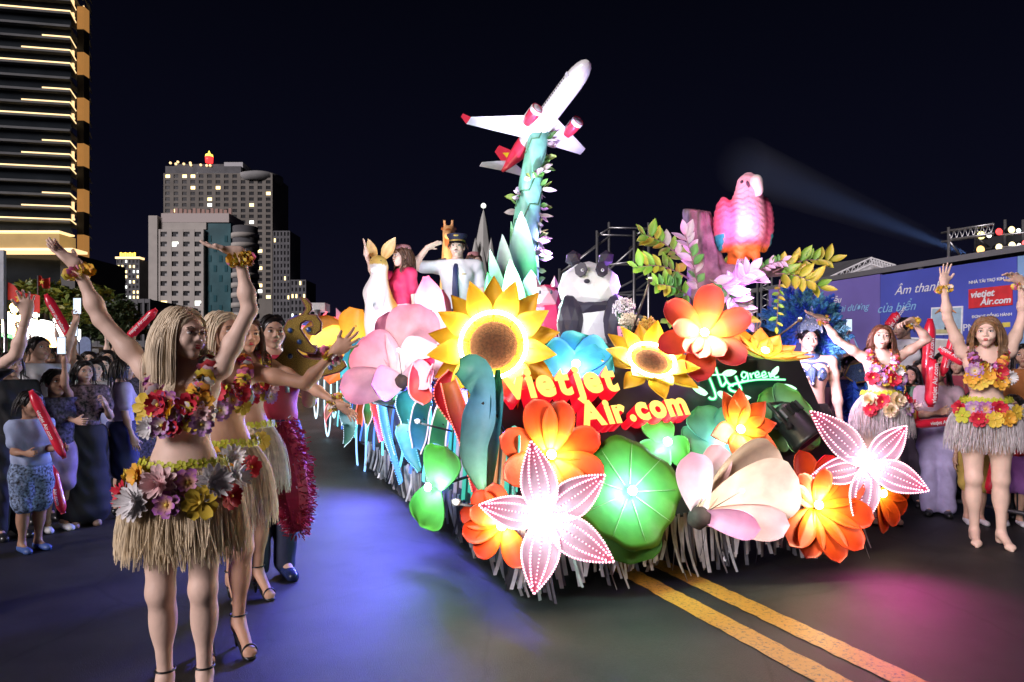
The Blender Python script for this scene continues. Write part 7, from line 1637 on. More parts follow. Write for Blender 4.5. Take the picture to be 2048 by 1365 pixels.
# seahorse-shaped golden prop
def gold_prop():
    Y = 4.25; o = at(590, 770, Y); t = thing('gold_prop', 'gold glitter sea-creature board with blue gems held up by a performer', 'prop', o)
    gm = mat('gold_glitter', (.42, .28, .06), .35, .6, noise=.7, nscale=220, bump=.8, bscale=260); rim = mat('maroon_rim', (.16, .03, .05), .5)
    P = lambda x, y, dy=0: at(580 + x*280/1365, 560 + y*280/1365, Y) + V(0, dy, 0) - o     # traced on an enlargement
    def slab(pts, name, m, th, dy, parent=t):
        n = len(pts); v = [P(x, y, dy) for x, y in pts] + [P(x, y, dy + th) for x, y in pts]
        return MB().add(v, [tuple(range(n)), tuple(range(2*n-1, n-1, -1))] + [(i, n+i, n+(i+1) % n, (i+1) % n) for i in range(n)]).obj(name, m, parent, False)
    head = [(100, 165), (150, 190), (195, 240), (200, 290), (170, 340), (250, 350), (295, 420), (290, 490), (240, 530), (180, 520), (150, 480), (190, 470), (230, 450), (215, 400), (150, 390), (100, 420), (90, 480), (140, 560), (190, 630), (250, 680), (230, 710), (160, 705), (120, 690), (70, 660), (60, 700), (130, 760), (240, 780), (420, 785), (520, 800), (540, 840), (480, 890), (330, 930), (180, 950), (60, 1000), (-120, 1000), (-260, 900), (-330, 820), (-240, 800), (-130, 780), (-60, 700), (-60, 620), (-30, 560), (-60, 480), (-20, 400), (60, 370), (130, 335), (160, 280), (140, 230)]
    def grow(pts, e):
        cx = sum(p[0] for p in pts)/len(pts); cy = sum(p[1] for p in pts)/len(pts); out = []
        for i, p in enumerate(pts):
            a, b = pts[i-1], pts[(i+1) % len(pts)]; dx, dy = b[0]-a[0], b[1]-a[1]; l = math.hypot(dx, dy) or 1; out.append((p[0] + dy/l*e, p[1] - dx/l*e))
        return out
    slab(head, 'board', gm, .02, 0); slab(grow(head, 14), 'rim', rim, .012, .008)
    for x, y in ((5, 495), (185, 487), (95, 605), (5, 745), (395, 855), (-120, 860)):
        g = MB().sphere(P(x, y, -.006), (.015, .010, .015), 12, 8).obj('gem', mat('gem_blue', (.03, .08, .3), .1, coat=1.), t); MB().lathe([(.015, 0), (.018, .004), (.015, .006)], 14, ctr=P(x, y, -.002), M=Matrix.Rotation(R(90), 4, 'X')).obj('gem_setting', mat('setting_silver', (.3, .28, .26), .4, .7), g)
    MB().tube([P(-60, 700, .02), P(-40, 1100, .03)], .014, 6).obj('handle', steel, t)
gold_prop()
# performer holding the board, in a dark suit with a red feather train
def performer():
    g = gpos(545, 4.45); t = person('performer in dark trousers with a crimson feather train holding the gold board', g); s = skeleton(1.72, 30, 'm', {'L': dict(up=(.25, -.4, -.75), fore=(.25, -.25, .95), hand=(.2, -.2, .95), palm=(0, -1, .2), curl=1.0), 'R': dict(up=(-.3, 0, -.9))}, None, dict(look=(.5, -.85, 0)))
    make_body(s, SKIN['warm'], t, .013, .007); face(s, t); hair(s, t, DARK, .04, 120, 4)
    garment(s, t, 'trousers', mat('navy_cloth', (.02, .025, .06), .7), ['hips', 'trousers'], .008, cuts=[(s.pel + s.u*.1, s.u)]); garment(s, t, 'waistcoat', mat('crimson_cloth', (.4, .02, .05), .6), ['torso', 'torso_straps'], .01, cuts=[(s.waist - s.u*.08, -s.u), (s.neck + s.u*.01, s.u)]); shoes(s, t, mat('navy_boot', (.02, .03, .1), .25), 'boot')
    rnd = random.Random(5); b = MB(); fm = mat('feather_crimson', rough=.7, attr=True, noise=.2)
    for i in range(2600):
        q = rnd.random(); a = rnd.uniform(0, 2*PI); c = V(.10 + .10*q, -.12, 1.02 - .70*q); rr = (.05 + .08*math.sin(PI*min(1, q*.9 + .1)))*rnd.uniform(.7, 1.15); d = V(math.cos(a), math.sin(a)*.7, rnd.uniform(-.9, .4)).normalized(); p = c + V(math.cos(a)*rr, math.sin(a)*rr*.7, rnd.uniform(-.03, .03)); e = d.cross(V(rnd.gauss(0, 1), rnd.gauss(0, 1), rnd.gauss(0, 1))).normalized(); L_ = rnd.uniform(.02, .045); cc = (rnd.uniform(.35, .6), rnd.uniform(.0, .03), rnd.uniform(.04, .10)) if rnd.random() > .05 else (.7, .5, .7)
        b.add([p - e*.004, p + e*.004, p + d*L_ + e*.003, p + d*L_ - e*.003], [(0, 1, 2, 3)], cc)
    core = MB(); core.tube([(.10, -.12, 1.02), (.13, -.12, .8), (.17, -.12, .55), (.20, -.12, .33)], [.05, .12, .12, .05], 10, c=(.4, .01, .05)); b.add(core.v, core.f, core.c)
    tag(b.obj('feather_train', fm, t, False, True), kind='stuff')
performer()
# two garlanded dancers on the far side
dancer('dancer with long light brown hair and bare feet, both arms straight up', 1972, 5.30, 1.77, -22,
  {'R': dict(up=(-.42, -.05, .90), fore=(-.16, -.08, .98), hand=(.02, -.05, 1.), palm=(.1, -1, 0), curl=.08, spread=.3), 'L': dict(up=(.34, .0, .92), fore=(-.12, -.1, .98), hand=(-.80, -.25, .45), palm=(-.2, -.3, -.9), curl=.25, spread=.2)},
  dict(look=(-.62, -.78, .02)), LIGHTB, .36, 'fair', [('red', 100, -.05, .065), ('tri', 78, -.05, .06), ('purple', 60, -.05, .06), ('orange', 110, -.11, .06), ('yellow', 90, -.12, .06), ('red', 70, -.12, .06), ('yellow', 130, -.07, .06), ('lime', 45, -.1, .06), ('red', 30, -.05, .06), ('white', 150, -.07, .06)],
  [('purple', .10, .05, .06), ('orange', .11, -.01, .062), ('yellow', .05, -.01, .066), ('orange', .01, .02, .06), ('red', -.05, .03, .062), ('orange', -.06, -.03, .062), ('white', -.11, .0, .055), ('yellow', .08, -.04, .055)], 11, nstr=700, straw=(.62, .56, .58), slen=.35, drop=.13, smile=False, heel=.0, sandal=False, hv=1.05, bandz=.13, n=600, legs={'R': dict(ankle=(.07, -.02)), 'L': dict(ankle=(-.09, .02))})
dancer('smiling dancer with tied auburn hair, one hand over her head', 1762, 6.05, 1.69, -8,
  {'R': dict(up=(-.74, -.1, .46), fore=(-.58, -.15, .72), hand=(-.95, -.15, .25), palm=(0, -.3, .95), curl=.2, spread=.25), 'L': dict(up=(.72, -.05, .45), fore=(-.62, -.2, .58), hand=(-.85, -.2, -.2), palm=(-.1, -.3, -.9), curl=.6)},
  dict(look=(-.42, -.9, .10), tilt=(.12, 0, 0)), mat('hair_auburn', (.16, .06, .03), .38, noise=.3, nscale=30), .22, 'fair', [('cream', 105, -.05, .075), ('red', 75, -.06, .07), ('cream', 50, -.05, .07), ('cream', 88, -.13, .065), ('red', 55, -.13, .06), ('purple', 125, -.12, .06), ('red', 140, -.04, .06), ('white', 118, -.08, .05), ('pink', 150, -.1, .06)],
  [('red', .11, -.02, .07), ('purple', .06, -.03, .06), ('yellow', .02, -.04, .055), ('red', -.05, -.03, .068), ('purple', -.11, -.03, .062), ('white', -.08, .03, .055), ('yellow', -.11, .04, .05), ('purple', .10, .05, .05)], 13, nstr=650, straw=(.6, .55, .58), slen=.36, drop=.15, smile=True, heel=.07, bandz=.14, n=500)
# ---------------------------------------------------------------- crew on the float
WHITE_S = mat('shirt_white', (.78, .78, .82), .7, noise=.05)
def pilot():
    Y = 7.2; g = at(915, HY, Y); t = person('saluting pilot in white short-sleeved shirt, navy tie and peaked cap', g, z=1.03)
    s = skeleton(1.74, -4, 'm', {'R': dict(up=(-.78, -.35, -.05), fore=(.52, -.1, .62), hand=(.82, .1, .42), palm=(.2, -.4, -.8), curl=.1, spread=.05), 'L': dict(up=(.26, .05, -1), fore=(.05, -.2, -1))}, None, dict(look=(-.05, -1, -.02)))
    make_body(s, SKIN['fair'], t, .013, .006); face(s, t, 'nat', BROWN, True); hair(s, t, BROWN, .03, 120, 3)
    k = s.hk; Mx = Matrix((s.hr, s.hf, s.hu)).transposed().to_4x4()
    MB().tube([s.hc + s.hf*.098*k - s.hu*.043*k + s.hr*x*k - s.hf*abs(x)*.35*k - s.hu*abs(x)*.2*k for x in (-.024, -.012, 0, .012, .024)], [.002, .0045, .0045, .0045, .002], 6).obj('moustache', BROWN, t)
    garment(s, t, 'shirt', WHITE_S, ['torso', 'sleeves', 'hips'], .014, cuts=[(s.pel + s.u*.0, -s.u), (s.neck + s.u*.028, s.u)])
    garment(s, t, 'trousers', mat('navy_cloth'), ['hips', 'trousers'], .010, cuts=[(s.pel + s.u*.05, s.u)]); shoes(s, t, black_shoe)
    fz = s.f; MB().tube([s.neck + fz*.085 - s.u*.01, s.chest + fz*.150 + s.u*.1, s.chest + fz*.150 - s.u*.05, s.waist + fz*.137, s.waist + fz*.133 - s.u*.10], [.018, .026, .032, .036, .012], 8, flat=.25).obj('tie', mat('tie_navy', (.012, .02, .09), .5), t)
    for sg in (-1, 1):
        MB().add([s.neck + s.r*sg*.005 + fz*.095 - s.u*.02, s.neck + s.r*sg*.075 + fz*.085 - s.u*.035, s.neck + s.r*sg*.06 + fz*.04 + s.u*.035, s.neck + s.r*sg*.005 + fz*.085 + s.u*.02], [(0, 1, 2, 3), (3, 2, 1, 0)]).obj('collar', WHITE_S, t, False)
        a = s.sh['R' if sg > 0 else 'L'] + s.u*.062; b = MB(); d = unit(s.sh['R' if sg > 0 else 'L'] - s.neck); b.box((-.05, -.028, 0), (.05, .028, .012)); e = b.obj('epaulette', mat('navy_cloth'), t, False, loc=Vector(a) - Vector(d)*.03, rot=rq(d, (0, 0, 1)))
        for q in (-.02, 0, .02): MB().box((q - .004, -.029, .0125), (q + .004, .029, .0145)).obj('stripe', mat('gold_braid', (.6, .42, .1), .4, .5), e, False)
    MB().sphere(s.chest + s.r*-.085 + fz*.142 + s.u*.04, (.03, .006, .008), 10, 5).obj('wing_badge', mat('gold_braid'), t)
    c = s.hc + s.hu*.075*k; cm_ = mat('cap_navy', (.012, .016, .05), .6)
    hat = MB().lathe([(.080*k, -.03*k), (.082*k, .0), (.108*k, .04*k), (.11*k, .05*k), (.06*k, .058*k), (0, .06*k)], 26, ctr=c, M=Mx).obj('peaked_cap', cm_, t)
    MB().lathe([(.083*k, -.03*k), (.084*k, -.008*k)], 26, ctr=c, M=Mx).obj('cap_band', mat('gold_braid'), hat)
    b = MB(); v = []
    for i in range(9):
        a = R(20 + 140*i/8); v.append(c + (s.hr*math.cos(a)*.084 + s.hf*math.sin(a)*.086 - s.hu*.026)*k); v.append(c + (s.hr*math.cos(a)*.092 + s.hf*math.sin(a)*.128 - s.hu*.052)*k)
    n = len(v); v += [p + s.hu*.004 for p in v]; b.add(v, [(2*i, 2*i+1, 2*i+3, 2*i+2) for i in range(8)] + [(n+2*i+2, n+2*i+3, n+2*i+1, n+2*i) for i in range(8)]); b.obj('visor', mat('visor_black', (.01, .01, .012), .15), hat)
    MB().sphere(c + (s.hf*.105 + s.hu*.028)*k, (.028*k, .006*k, .011*k), 10, 5).obj('cap_badge', mat('gold_braid'), hat)
    lamp('pilot_fill_light', 'POINT', 15, (.82, .84, 1.), (-.25, -1.0, 1.1), t, .05)  # added point light that brightens the pilot, no lamp body
pilot()
def stewardess(label, px, Y, h, yaw, arms, look, top, bottom, seed, hat=True, hairm=BROWN):
    g = at(px, HY, Y); t = person(label, g, z=1.03); s = skeleton(h, yaw, 'f', arms, None, dict(look=look)); k = s.hk
    make_body(s, SKIN['fair'], t, .013, .006); face(s, t, 'red', BROWN, True); hair(s, t, hairm, .32, 220, seed, 1.03, wave=.04)
    garment(s, t, 'blouse', top, ['torso', 'sleeves'], .010, cuts=[(s.waist - s.u*.08, -s.u), (s.neck + s.u*.02, s.u)]); garment(s, t, 'skirt', bottom, ['hips', 'skirt'], .010, cuts=[(s.pel + s.u*.12, s.u)])
    sk_ = MB().tube([s.waist - s.u*.07 + s.r*.145*math.cos(i*PI/12) + s.f*.115*math.sin(i*PI/12) for i in range(25)], .012, 6).obj('belt', mat('belt_dark', (.05, .03, .03), .5), t)
    shoes(s, t, black_shoe)
    if hat:
        Mx = Matrix((s.hr, s.hf, s.hu)).transposed().to_4x4(); MB().lathe([(.084*k, -.02*k), (.083*k, .02*k), (.07*k, .05*k), (.03*k, .06*k), (0, .055*k)], 22, ctr=s.hc + s.hu*.07*k - s.hf*.02*k, M=Mx @ Matrix.Diagonal((.85, 1.1, 1, 1))).obj('side_cap', mat('cap_rose', (.45, .2, .22), .7), t)
    return t
RED_T = mat('blouse_red', (.6, .02, .10), .6)
stewardess('waving stewardess in red blouse, pale skirt and side cap beside the kangaroo', 806, 7.0, 1.60, -55, {'R': dict(up=(-.62, -.5, -.05), fore=(-.25, -.35, .85), hand=(-.1, -.2, 1), palm=(-.9, -.3, .1), curl=.1, spread=.2), 'L': dict(up=(.15, 0, -1), fore=(.1, -.15, -1))}, (-.80, -.58, 0), RED_T, mat('skirt_cream', (.72, .68, .7), .7), 4)
stewardess('stewardess in rose cap mostly hidden behind the pilot', 948, 7.9, 1.68, 30, {'R': dict(up=(-.2, 0, -1)), 'L': dict(up=(.5, -.2, -.6), fore=(.3, -.3, .9))}, (.6, -.8, 0), RED_T, mat('skirt_cream'), 6)
# ================================================================ costumed men, crowd, balloon sticks
red_inf = mat('inflatable_red', (.68, .02, .05), .28, noise=.08, coat=.3); ink_w = mat('ink_white', (.8, .8, .8), .5)
def stick(label, a, b, r=.035, flip=False, group='red balloon sticks', face=(0, -1, 0), text='vietjet Air.com'):
    a, b = Vector(a), Vector(b); d = (b - a); L_ = d.length; d = d.normalized(); z = Vector(face); z = (z - d*z.dot(d)).normalized(); y = z.cross(d)
    t = thing('balloon_stick', label, 'balloon stick', a, group, Matrix((d, y, z)).transposed().to_quaternion())
    n = 16; MB().tube([(L_*q/n, 0, 0) for q in range(n+1)], [r*min(1, .45 + 4.5*min(q/n, 1-q/n))*(1 + .03*math.sin(q*2.1)) for q in range(n+1)], 14).obj('tube', red_inf, t)
    me = text_mesh(text, 'print', ink_w, r*1.15, .002, bold=.0006); w = max(v.co.x for v in me.vertices)
    link('print', me, t, (L_*.5 + (w/2 if flip else -w/2), r*.3 if flip else -r*.3, r*1.0), Quaternion((0, 0, 1), PI) if flip else None)
    for x in (0, L_): MB().box((x - .012, -r*.5, -.002), (x + .012, r*.5, .002)).obj('seam_end', red_inf, t, False)
def phone(label, p, d=(0, -1, 0)):
    t = thing('smartphone', label, 'phone', p, 'phones held up in the crowd'); MB().box((-.037, -.004, -.075), (.037, .004, .075)).obj('case', mat('phone_black', (.02, .02, .025), .2), t, False); MB().box((-.033, -.0065, -.068), (.033, -.0045, .068)).obj('screen', glow('phone_screen', (.6, .75, 1.), .5), t, False)
    MB().box((-.03, .0045, .04), (-.005, .007, .068)).obj('camera_bump', mat('phone_black'), t, False)
CLO = {}
def cloth(name, c=None, noise=.12, ns=14): return mat('cloth_' + name, c, .8, noise=noise, nscale=ns)
def crowd(label, px, Y, h, yaw, sex='f', top=None, bottom=None, kind='trousers', skn='warm', look=None, arms=None, hairlen=.05, seed=1, sleeves='sleeves', smile=False, z=0., hairm=DARK, cell=.016, group='people in the crowd', sho='shoe', detail=True, hn=110):
    g = gpos(px, Y); t = person(label, g, group, z); s = skeleton(h, yaw, sex, arms, None, dict(look=look) if look else None)
    make_body(s, SKIN[skn], t, cell, .0075); face(s, t, 'nat', DARK, smile); hair(s, t, hairm, hairlen, hn if hairlen > .1 else 70, seed, 1.04, fringe=True)
    g_ = .010 if sex != 'c' else .013
    top = top or cloth('white', (.6, .6, .62)); bottom = bottom or cloth('dark', (.03, .03, .04))
    garment(s, t, 'shirt', top, ['torso', sleeves, 'hips'] if kind in ('shorts', 'trousers') else ['torso', sleeves], g_ + .006, cell, cuts=[(s.pel - s.u*.0, -s.u), (s.neck + s.u*.022*s.k, s.u)])
    garment(s, t, {'shorts': 'shorts', 'trousers': 'trousers', 'wide': 'trousers', 'skirt': 'skirt', 'longskirt': 'skirt'}[kind], bottom, ['hips', kind], g_, cell, cuts=[(s.pel + s.u*.10*s.k, s.u)] + ([(s.an['R'] - s.u*.06*s.k, -s.u)] if kind != 'shorts' else []))
    shoes(s, t, black_shoe if sho == 'shoe' else mat('shoe_' + sho, {'white': (.6, .6, .62), 'blue': (.05, .1, .3)}.get(sho, (.3, .2, .15)), .5))
    return s, t
up_r = dict(up=(.35, -.5, .55), fore=(.3, -.35, .9), palm=(.6, -.6, .1), curl=.8)
def W(s, t, sd, d=.09): return Vector(t.location) + Vector(s.wr[sd] + s.hd[sd]*d*s.k)
# ---- left crowd
s, t = crowd('small boy in pale blue T-shirt and patterned shorts holding a red balloon stick', 62, 5.10, 1.16, 62, 'c', cloth('paleblue', (.30, .36, .55)), cloth('pattern', (.16, .22, .36), .9, 60), 'shorts', 'brown', (.9, -.4, .05), {'L': dict(up=(.25, -.25, -.95), fore=(.85, -.35, .05), curl=1.0), 'R': dict(up=(.1, -.2, -1), fore=(.8, -.4, .0), curl=1.)}, seed=2, sho='blue')
h_ = W(s, t, 'L', .07); stick('red balloon stick held slanting by the small boy', h_ + V(.0, -.03, -.06), h_ + V(-.22, -.06, .42), .034, True)
stick('red balloon stick held low beside the small boy', at(126, 1025, 5.3), at(104, 935, 5.35), .036, True)
s, t = crowd('laughing woman in dark floral blouse and long black skirt, arms folded', 168, 5.95, 1.44, 42, 'f', cloth('floral', (.16, .10, .11), .95, 38), cloth('black', (.012, .012, .015)), 'longskirt', 'warm', (.75, -.65, 0), {'R': dict(up=(.15, -.25, -.9), fore=(.8, -.5, -.05), curl=.6), 'L': dict(up=(.35, -.1, -.9), fore=(.2, -.6, .4), curl=.8)}, .14, 3, smile=True, sho='tan')
crowd('smiling girl peering over the shoulder of the laughing woman', 190, 6.6, 1.46, 40, 'f', cloth('cream', (.55, .5, .45)), None, 'trousers', 'fair', (.6, -.8, 0), None, .12, 4, smile=True)
crowd('second smiling girl just behind the first', 207, 7.1, 1.50, 35, 'f', cloth('spotted', (.5, .5, .5), .9, 30), None, 'trousers', 'fair', (.5, -.85, 0), None, .12, 5, smile=True)
crowd('woman in lilac T-shirt and navy skirt seen from behind', 243, 6.30, 1.46, 130, 'f', cloth('lilac', (.42, .36, .52)), cloth('navy', (.02, .025, .10)), 'skirt', 'warm', (.7, .6, 0), None, .16, 6)
s, t = crowd('child in dark checked shirt raising a phone behind the small boy', 112, 5.75, 1.32, 50, 'c', cloth('check', (.06, .05, .09), .9, 45), cloth('lilacshort', (.36, .26, .45)), 'shorts', 'brown', (.8, -.6, .1), {'L': dict(up=(.2, -.55, .45), fore=(.05, -.1, 1), curl=.9), 'R': dict(up=(-.1, -.2, -1))}, .04, 7, sho='white')
phone('phone in the raised hand of the child in checked shirt', W(s, t, 'L', .11) + V(0, -.03, .04))
s, t = crowd('man in white T-shirt looking up with a tall red balloon stick', 78, 6.1, 1.66, 55, 'm', cloth('white', (.6, .6, .62)), cloth('dark', (.03, .03, .04)), 'trousers', 'warm', (.85, -.45, .15), {'R': dict(up=(-.35, -.5, .25), fore=(-.15, -.2, .95), curl=1.), 'L': dict(up=(.4, -.4, .45), fore=(.45, -.2, .9), curl=.9)}, .03, 8)
p = W(s, t, 'R', .07); stick('tall red balloon stick raised by the man in white T-shirt', p + V(-.03, -.05, -.28), p + V(.17, -.08, .55), .05)
phone('phone in the raised hand of the man in white T-shirt', W(s, t, 'L', .11) + V(0, -.02, .05))
s, t = crowd('onlooker reaching a bare forearm with beaded bracelet lifted high', -92, 3.75, 1.60, 50, 'f', cloth('black', (.012, .012, .015)), None, 'trousers', 'fair', (.8, -.5, .1), {'L': dict(up=(.55, -.2, .28), fore=(.32, -.1, .95), hand=(.05, -.1, 1), palm=(.5, -.8, 0), curl=.5, spread=.35), 'R': dict(up=(-.2, 0, -1))}, .2, 9)
d_ = unit(s.wr['L'] - s.el['L']); MB().tube([s.wr['L'] - d_*.05 + (np.cross(d_, nv((0, 0, 1)))*math.cos(q*PI/8) + np.cross(d_, np.cross(d_, nv((0, 0, 1))))*math.sin(q*PI/8))*.034 for q in range(17)], .005, 5).obj('bracelet', mat('pearl', (.7, .66, .6), .3), t)
crowd('woman with dark bob in black top beside the small boy', 22, 5.5, 1.50, 55, 'f', cloth('black', (.012, .012, .015)), None, 'trousers', 'warm', (.85, -.5, .0), None, .14, 10)
crowd('man in black shirt with one arm up behind the small boy', -22, 6.2, 1.62, 50, 'm', cloth('black', (.012, .012, .015)), None, 'trousers', 'warm', (.8, -.6, .0), {'L': dict(up=(.4, -.5, .3), fore=(.4, -.3, .85), curl=.9), 'R': dict(up=(-.1, -.1, -1))}, .03, 11)
s, t = crowd('tall youth with black hair reaching forward with a phone over the others', 92, 7.0, 1.58, 60, 'm', cloth('grey', (.3, .3, .34)), None, 'trousers', 'brown', (.8, -.6, .05), {'L': dict(up=(.55, -.5, .35), fore=(.35, -.3, .85), curl=.9), 'R': dict(up=(-.1, -.2, -1))}, .05, 12)
phone('phone held by the tall black-haired youth', W(s, t, 'L', .11) + V(0, -.02, .05))
s, t = crowd('onlooker in violet shirt waving red balloons behind the dancers', 215, 8.2, 1.60, 30, 'f', cloth('violet', (.3, .12, .4)), None, 'trousers', 'warm', (.5, -.8, .1), {'L': dict(up=(.5, -.3, .6), fore=(.3, -.2, .95), curl=1.), 'R': dict(up=(-.5, -.3, .6), fore=(-.2, -.2, .95), curl=1.)}, .14, 13)
for sd, lab, e in (('L', 'red balloon stick leaning over the onlooker in violet shirt', V(.28, -.05, .25)), ('R', 'red balloon stick raised by the onlooker in violet shirt', V(-.2, -.05, .4))):
    p = W(s, t, sd, .07); stick(lab, p - e*.35, p + e, .05)
crowd('woman in dark dress far behind the small boy', 135, 8.6, 1.60, 40, 'f', cloth('plum', (.12, .03, .10)), cloth('plum'), 'skirt', 'warm', (.6, -.8, 0), None, .2, 14)
crowd('man in grey shirt far behind the small boy', 40, 8.4, 1.66, 45, 'm', cloth('grey', (.3, .3, .34)), None, 'trousers', 'warm', (.7, -.7, 0), None, .03, 15)
crowd('young man in blue jacket standing behind the dancers', 280, 9.0, 1.66, 30, 'm', cloth('blue', (.05, .10, .3)), None, 'trousers', 'warm', (.5, -.85, 0), None, .03, 16, 'longsleeves')
# ---- right crowd
s, t = crowd('girl in pale pink top and lilac wide trousers holding red balloon sticks', 1876, 6.35, 1.42, -30, 'f', cloth('palepink', (.58, .42, .5)), cloth('lilactr', (.38, .33, .55)), 'wide', 'warm', (-.75, -.6, .2), {'R': dict(up=(-.15, -.3, -.9), fore=(.15, -.75, .15), curl=1.), 'L': dict(up=(.3, -.2, -.9), fore=(-.45, -.7, .15), curl=1.)}, .12, 21)
stick('upright red balloon stick held by the girl in lilac trousers', at(1861, 812, 5.95), at(1866, 722, 5.95), .05)
stick('long red balloon stick standing upright behind the girl in lilac trousers', at(1852, 790, 6.9), at(1860, 640, 6.9), .055)
stick('white-printed red balloon stick leaning one way in the crossed pair', at(1885, 750, 6.0), at(1908, 670, 6.0), .035)
stick('red balloon stick crossing the leaning one beside the raised arm', at(1930, 728, 5.75), at(1880, 698, 5.85), .036, True)
stick('red balloon stick held level at hip height before the crowd', at(1826, 850, 6.0), at(1935, 840, 6.1), .04)
stick('red balloon stick pointing down beside the bare legs', at(1978, 985, 5.75), at(1992, 920, 5.75), .04)
t0 = thing('red_box', 'shiny red box held at waist height behind the auburn dancer', 'box', at(1808, 850, 6.4)); MB().box((-.15, -.02, 0), (.15, .06, .24)).obj('shell', red_inf, t0, False); MB().box((-.10, -.026, .06), (.10, -.0205, .16)).obj('printed_panel', mat('gold_print', (.6, .35, .08), .4), t0, False)
s, t = crowd('boy in white T-shirt with black backpack standing above the crowd by the banner', 1806, 7.6, 1.34, -70, 'c', cloth('white', (.6, .6, .62)), None, 'shorts', 'warm', (-.9, -.35, -.1), {'R': dict(up=(-.2, -.3, -.9), fore=(-.6, -.3, -.2))}, .05, 22, z=.55)
MB().box((-.05, -.13, -.17), (.09, .13, .17)).obj('backpack', cloth('black', (.012, .012, .015)), t, False, loc=Vector(s.chest - s.f*.17 - s.u*.02))
for sg in (-1, 1): MB().tube([s.chest - s.f*.12 + s.r*sg*.09 + s.u*.1, s.sh['R' if sg > 0 else 'L'] + s.u*.05 - s.r*sg*.03, s.chest + s.f*.11 + s.r*sg*.1 + s.u*.05, s.chest + s.r*sg*.12 - s.u*.08], .014, 5).obj('strap', cloth('black'), t)
t0 = thing('stool', 'sturdy plastic stool the backpack boy stands on', 'stool', gpos(1806, 7.6))
MB().box((-.2, -.2, .50), (.2, .2, .548)).obj('seat', mat('stool_blue', (.1, .15, .4), .5), t0, False)
for sx in (-.16, .16):
    for sy in (-.16, .16): MB().tube([(sx*1.15, sy*1.15, 0), (sx, sy, .5)], .025, 6).obj('leg', mat('stool_blue'), t0)
stick('red balloon stick poking up between the auburn dancer and the backpack boy', at(1775, 655, 7.2), at(1795, 628, 7.2), .05)
crowd('woman in green shirt crouched behind the auburn dancer', 1822, 6.8, 1.40, -40, 'f', cloth('green', (.10, .25, .15)), None, 'trousers', 'warm', (-.6, -.8, 0), None, .15, 23)
crowd('small child in yellow shorts standing behind the bare-footed dancer', 1948, 6.0, 1.12, -15, 'c', cloth('bluewhite', (.2, .3, .6), .7, 25), cloth('yellow', (.5, .35, .08)), 'shorts', 'warm', (-.6, -.8, 0), None, .06, 24, sho='white')
crowd('woman with dark hair in maroon shirt next to the banner text', 1915, 7.4, 1.52, -35, 'f', cloth('maroon', (.3, .04, .07)), None, 'trousers', 'warm', (-.7, -.7, 0), None, .2, 25)
s, t = crowd('man in black shirt filming with a phone below the arch print', 1722, 7.9, 1.56, -30, 'm', cloth('black', (.012, .012, .015)), None, 'trousers', 'warm', (-.5, -.85, 0), {'R': dict(up=(-.2, -.5, .5), fore=(0, -.1, 1), curl=.9), 'L': dict(up=(.2, -.1, -1))}, .03, 26)
phone('phone raised in front of the arch print', W(s, t, 'R', .11) + V(0, -.02, .05))
crowd('woman in orange shirt by the pale blue banner panel', 2050, 6.2, 1.60, -35, 'f', cloth('orange', (.5, .18, .05)), None, 'trousers', 'warm', (-.75, -.65, 0), None, .18, 27)
crowd('youth in purple shirt behind the bare-footed dancer', 2018, 6.9, 1.56, -30, 'm', cloth('purple', (.2, .1, .35)), None, 'shorts', 'warm', (-.7, -.7, 0), None, .04, 28)
crowd('woman in grey dress behind the girl in lilac trousers', 1886, 7.7, 1.56, -30, 'f', cloth('grey', (.3, .3, .34)), cloth('grey'), 'skirt', 'warm', (-.6, -.8, 0), None, .2, 29)
crowd('man with grey cap-like hair behind the feathered performer', 1668, 8.2, 1.58, -20, 'm', cloth('tan', (.35, .28, .2)), None, 'trousers', 'warm', (-.4, -.9, 0), None, .04, 30, hairm=mat('hair_grey', (.25, .25, .27), .5))
crowd('onlooker in navy top between the feathered performer and auburn dancer', 1708, 7.2, 1.50, -20, 'f', cloth('navy', (.02, .025, .10)), None, 'trousers', 'warm', (-.4, -.9, 0), None, .14, 31)
# ---- feather costumes
def plume_mesh(seed, c0, c1, L_=.34):
    rnd = random.Random(seed); b = MB(); n = 150
    pts = [V(L_*q/8, 0, .05*math.sin(q/8*2.2)) for q in range(9)]; b.tube(pts, [.004*(1-.08*q) for q in range(9)], 5, c=c0)
    for i in range(n):
        q = rnd.uniform(.08, 1.); k = q*8; p = pts[int(min(k, 7))].lerp(pts[int(min(k, 7))+1], k - int(min(k, 7))); sg = rnd.choice((-1, 1)); w = .075*math.sin(PI*min(1, .12 + q*.85))*rnd.uniform(.7, 1.2)
        d = V(rnd.uniform(.2, .9), sg, rnd.gauss(0, .5)).normalized(); e = d.cross(V(rnd.gauss(0, 1), rnd.gauss(0, 1), rnd.gauss(0, 1))).normalized()*.0045; m = p + d*w*.6 + V(.01, 0, .006); tip = p + d*w + V(.02, 0, -.01); t_ = rnd.random(); cc = tuple(x + (y-x)*t_ for x, y in zip(c0, c1))
        b.add([p - e, p + e, m + e*1.3, m - e*1.3, tip], [(0, 1, 2, 3), (3, 2, 4)], cc)
    return b.me('feather', mat('feather_blue', rough=.7, attr=True, noise=.2, nscale=20), False, True)
PLUME = [plume_mesh(1, (.02, .08, .75), (.05, .2, .85)), plume_mesh(2, (.06, .35, .85), (.15, .55, .88)), plume_mesh(3, (.12, .55, .8), (.3, .7, .85))]
seq = mat('sequin_blue', (.12, .22, .5), .25, .5, noise=.6, nscale=160, bump=.8, bscale=200); pale_seq = mat('sequin_pale', (.35, .5, .75), .2, .6, noise=.6, nscale=160, bump=.8, bscale=200); gem = mat('gem_clear', (.75, .8, .85), .08, .4)
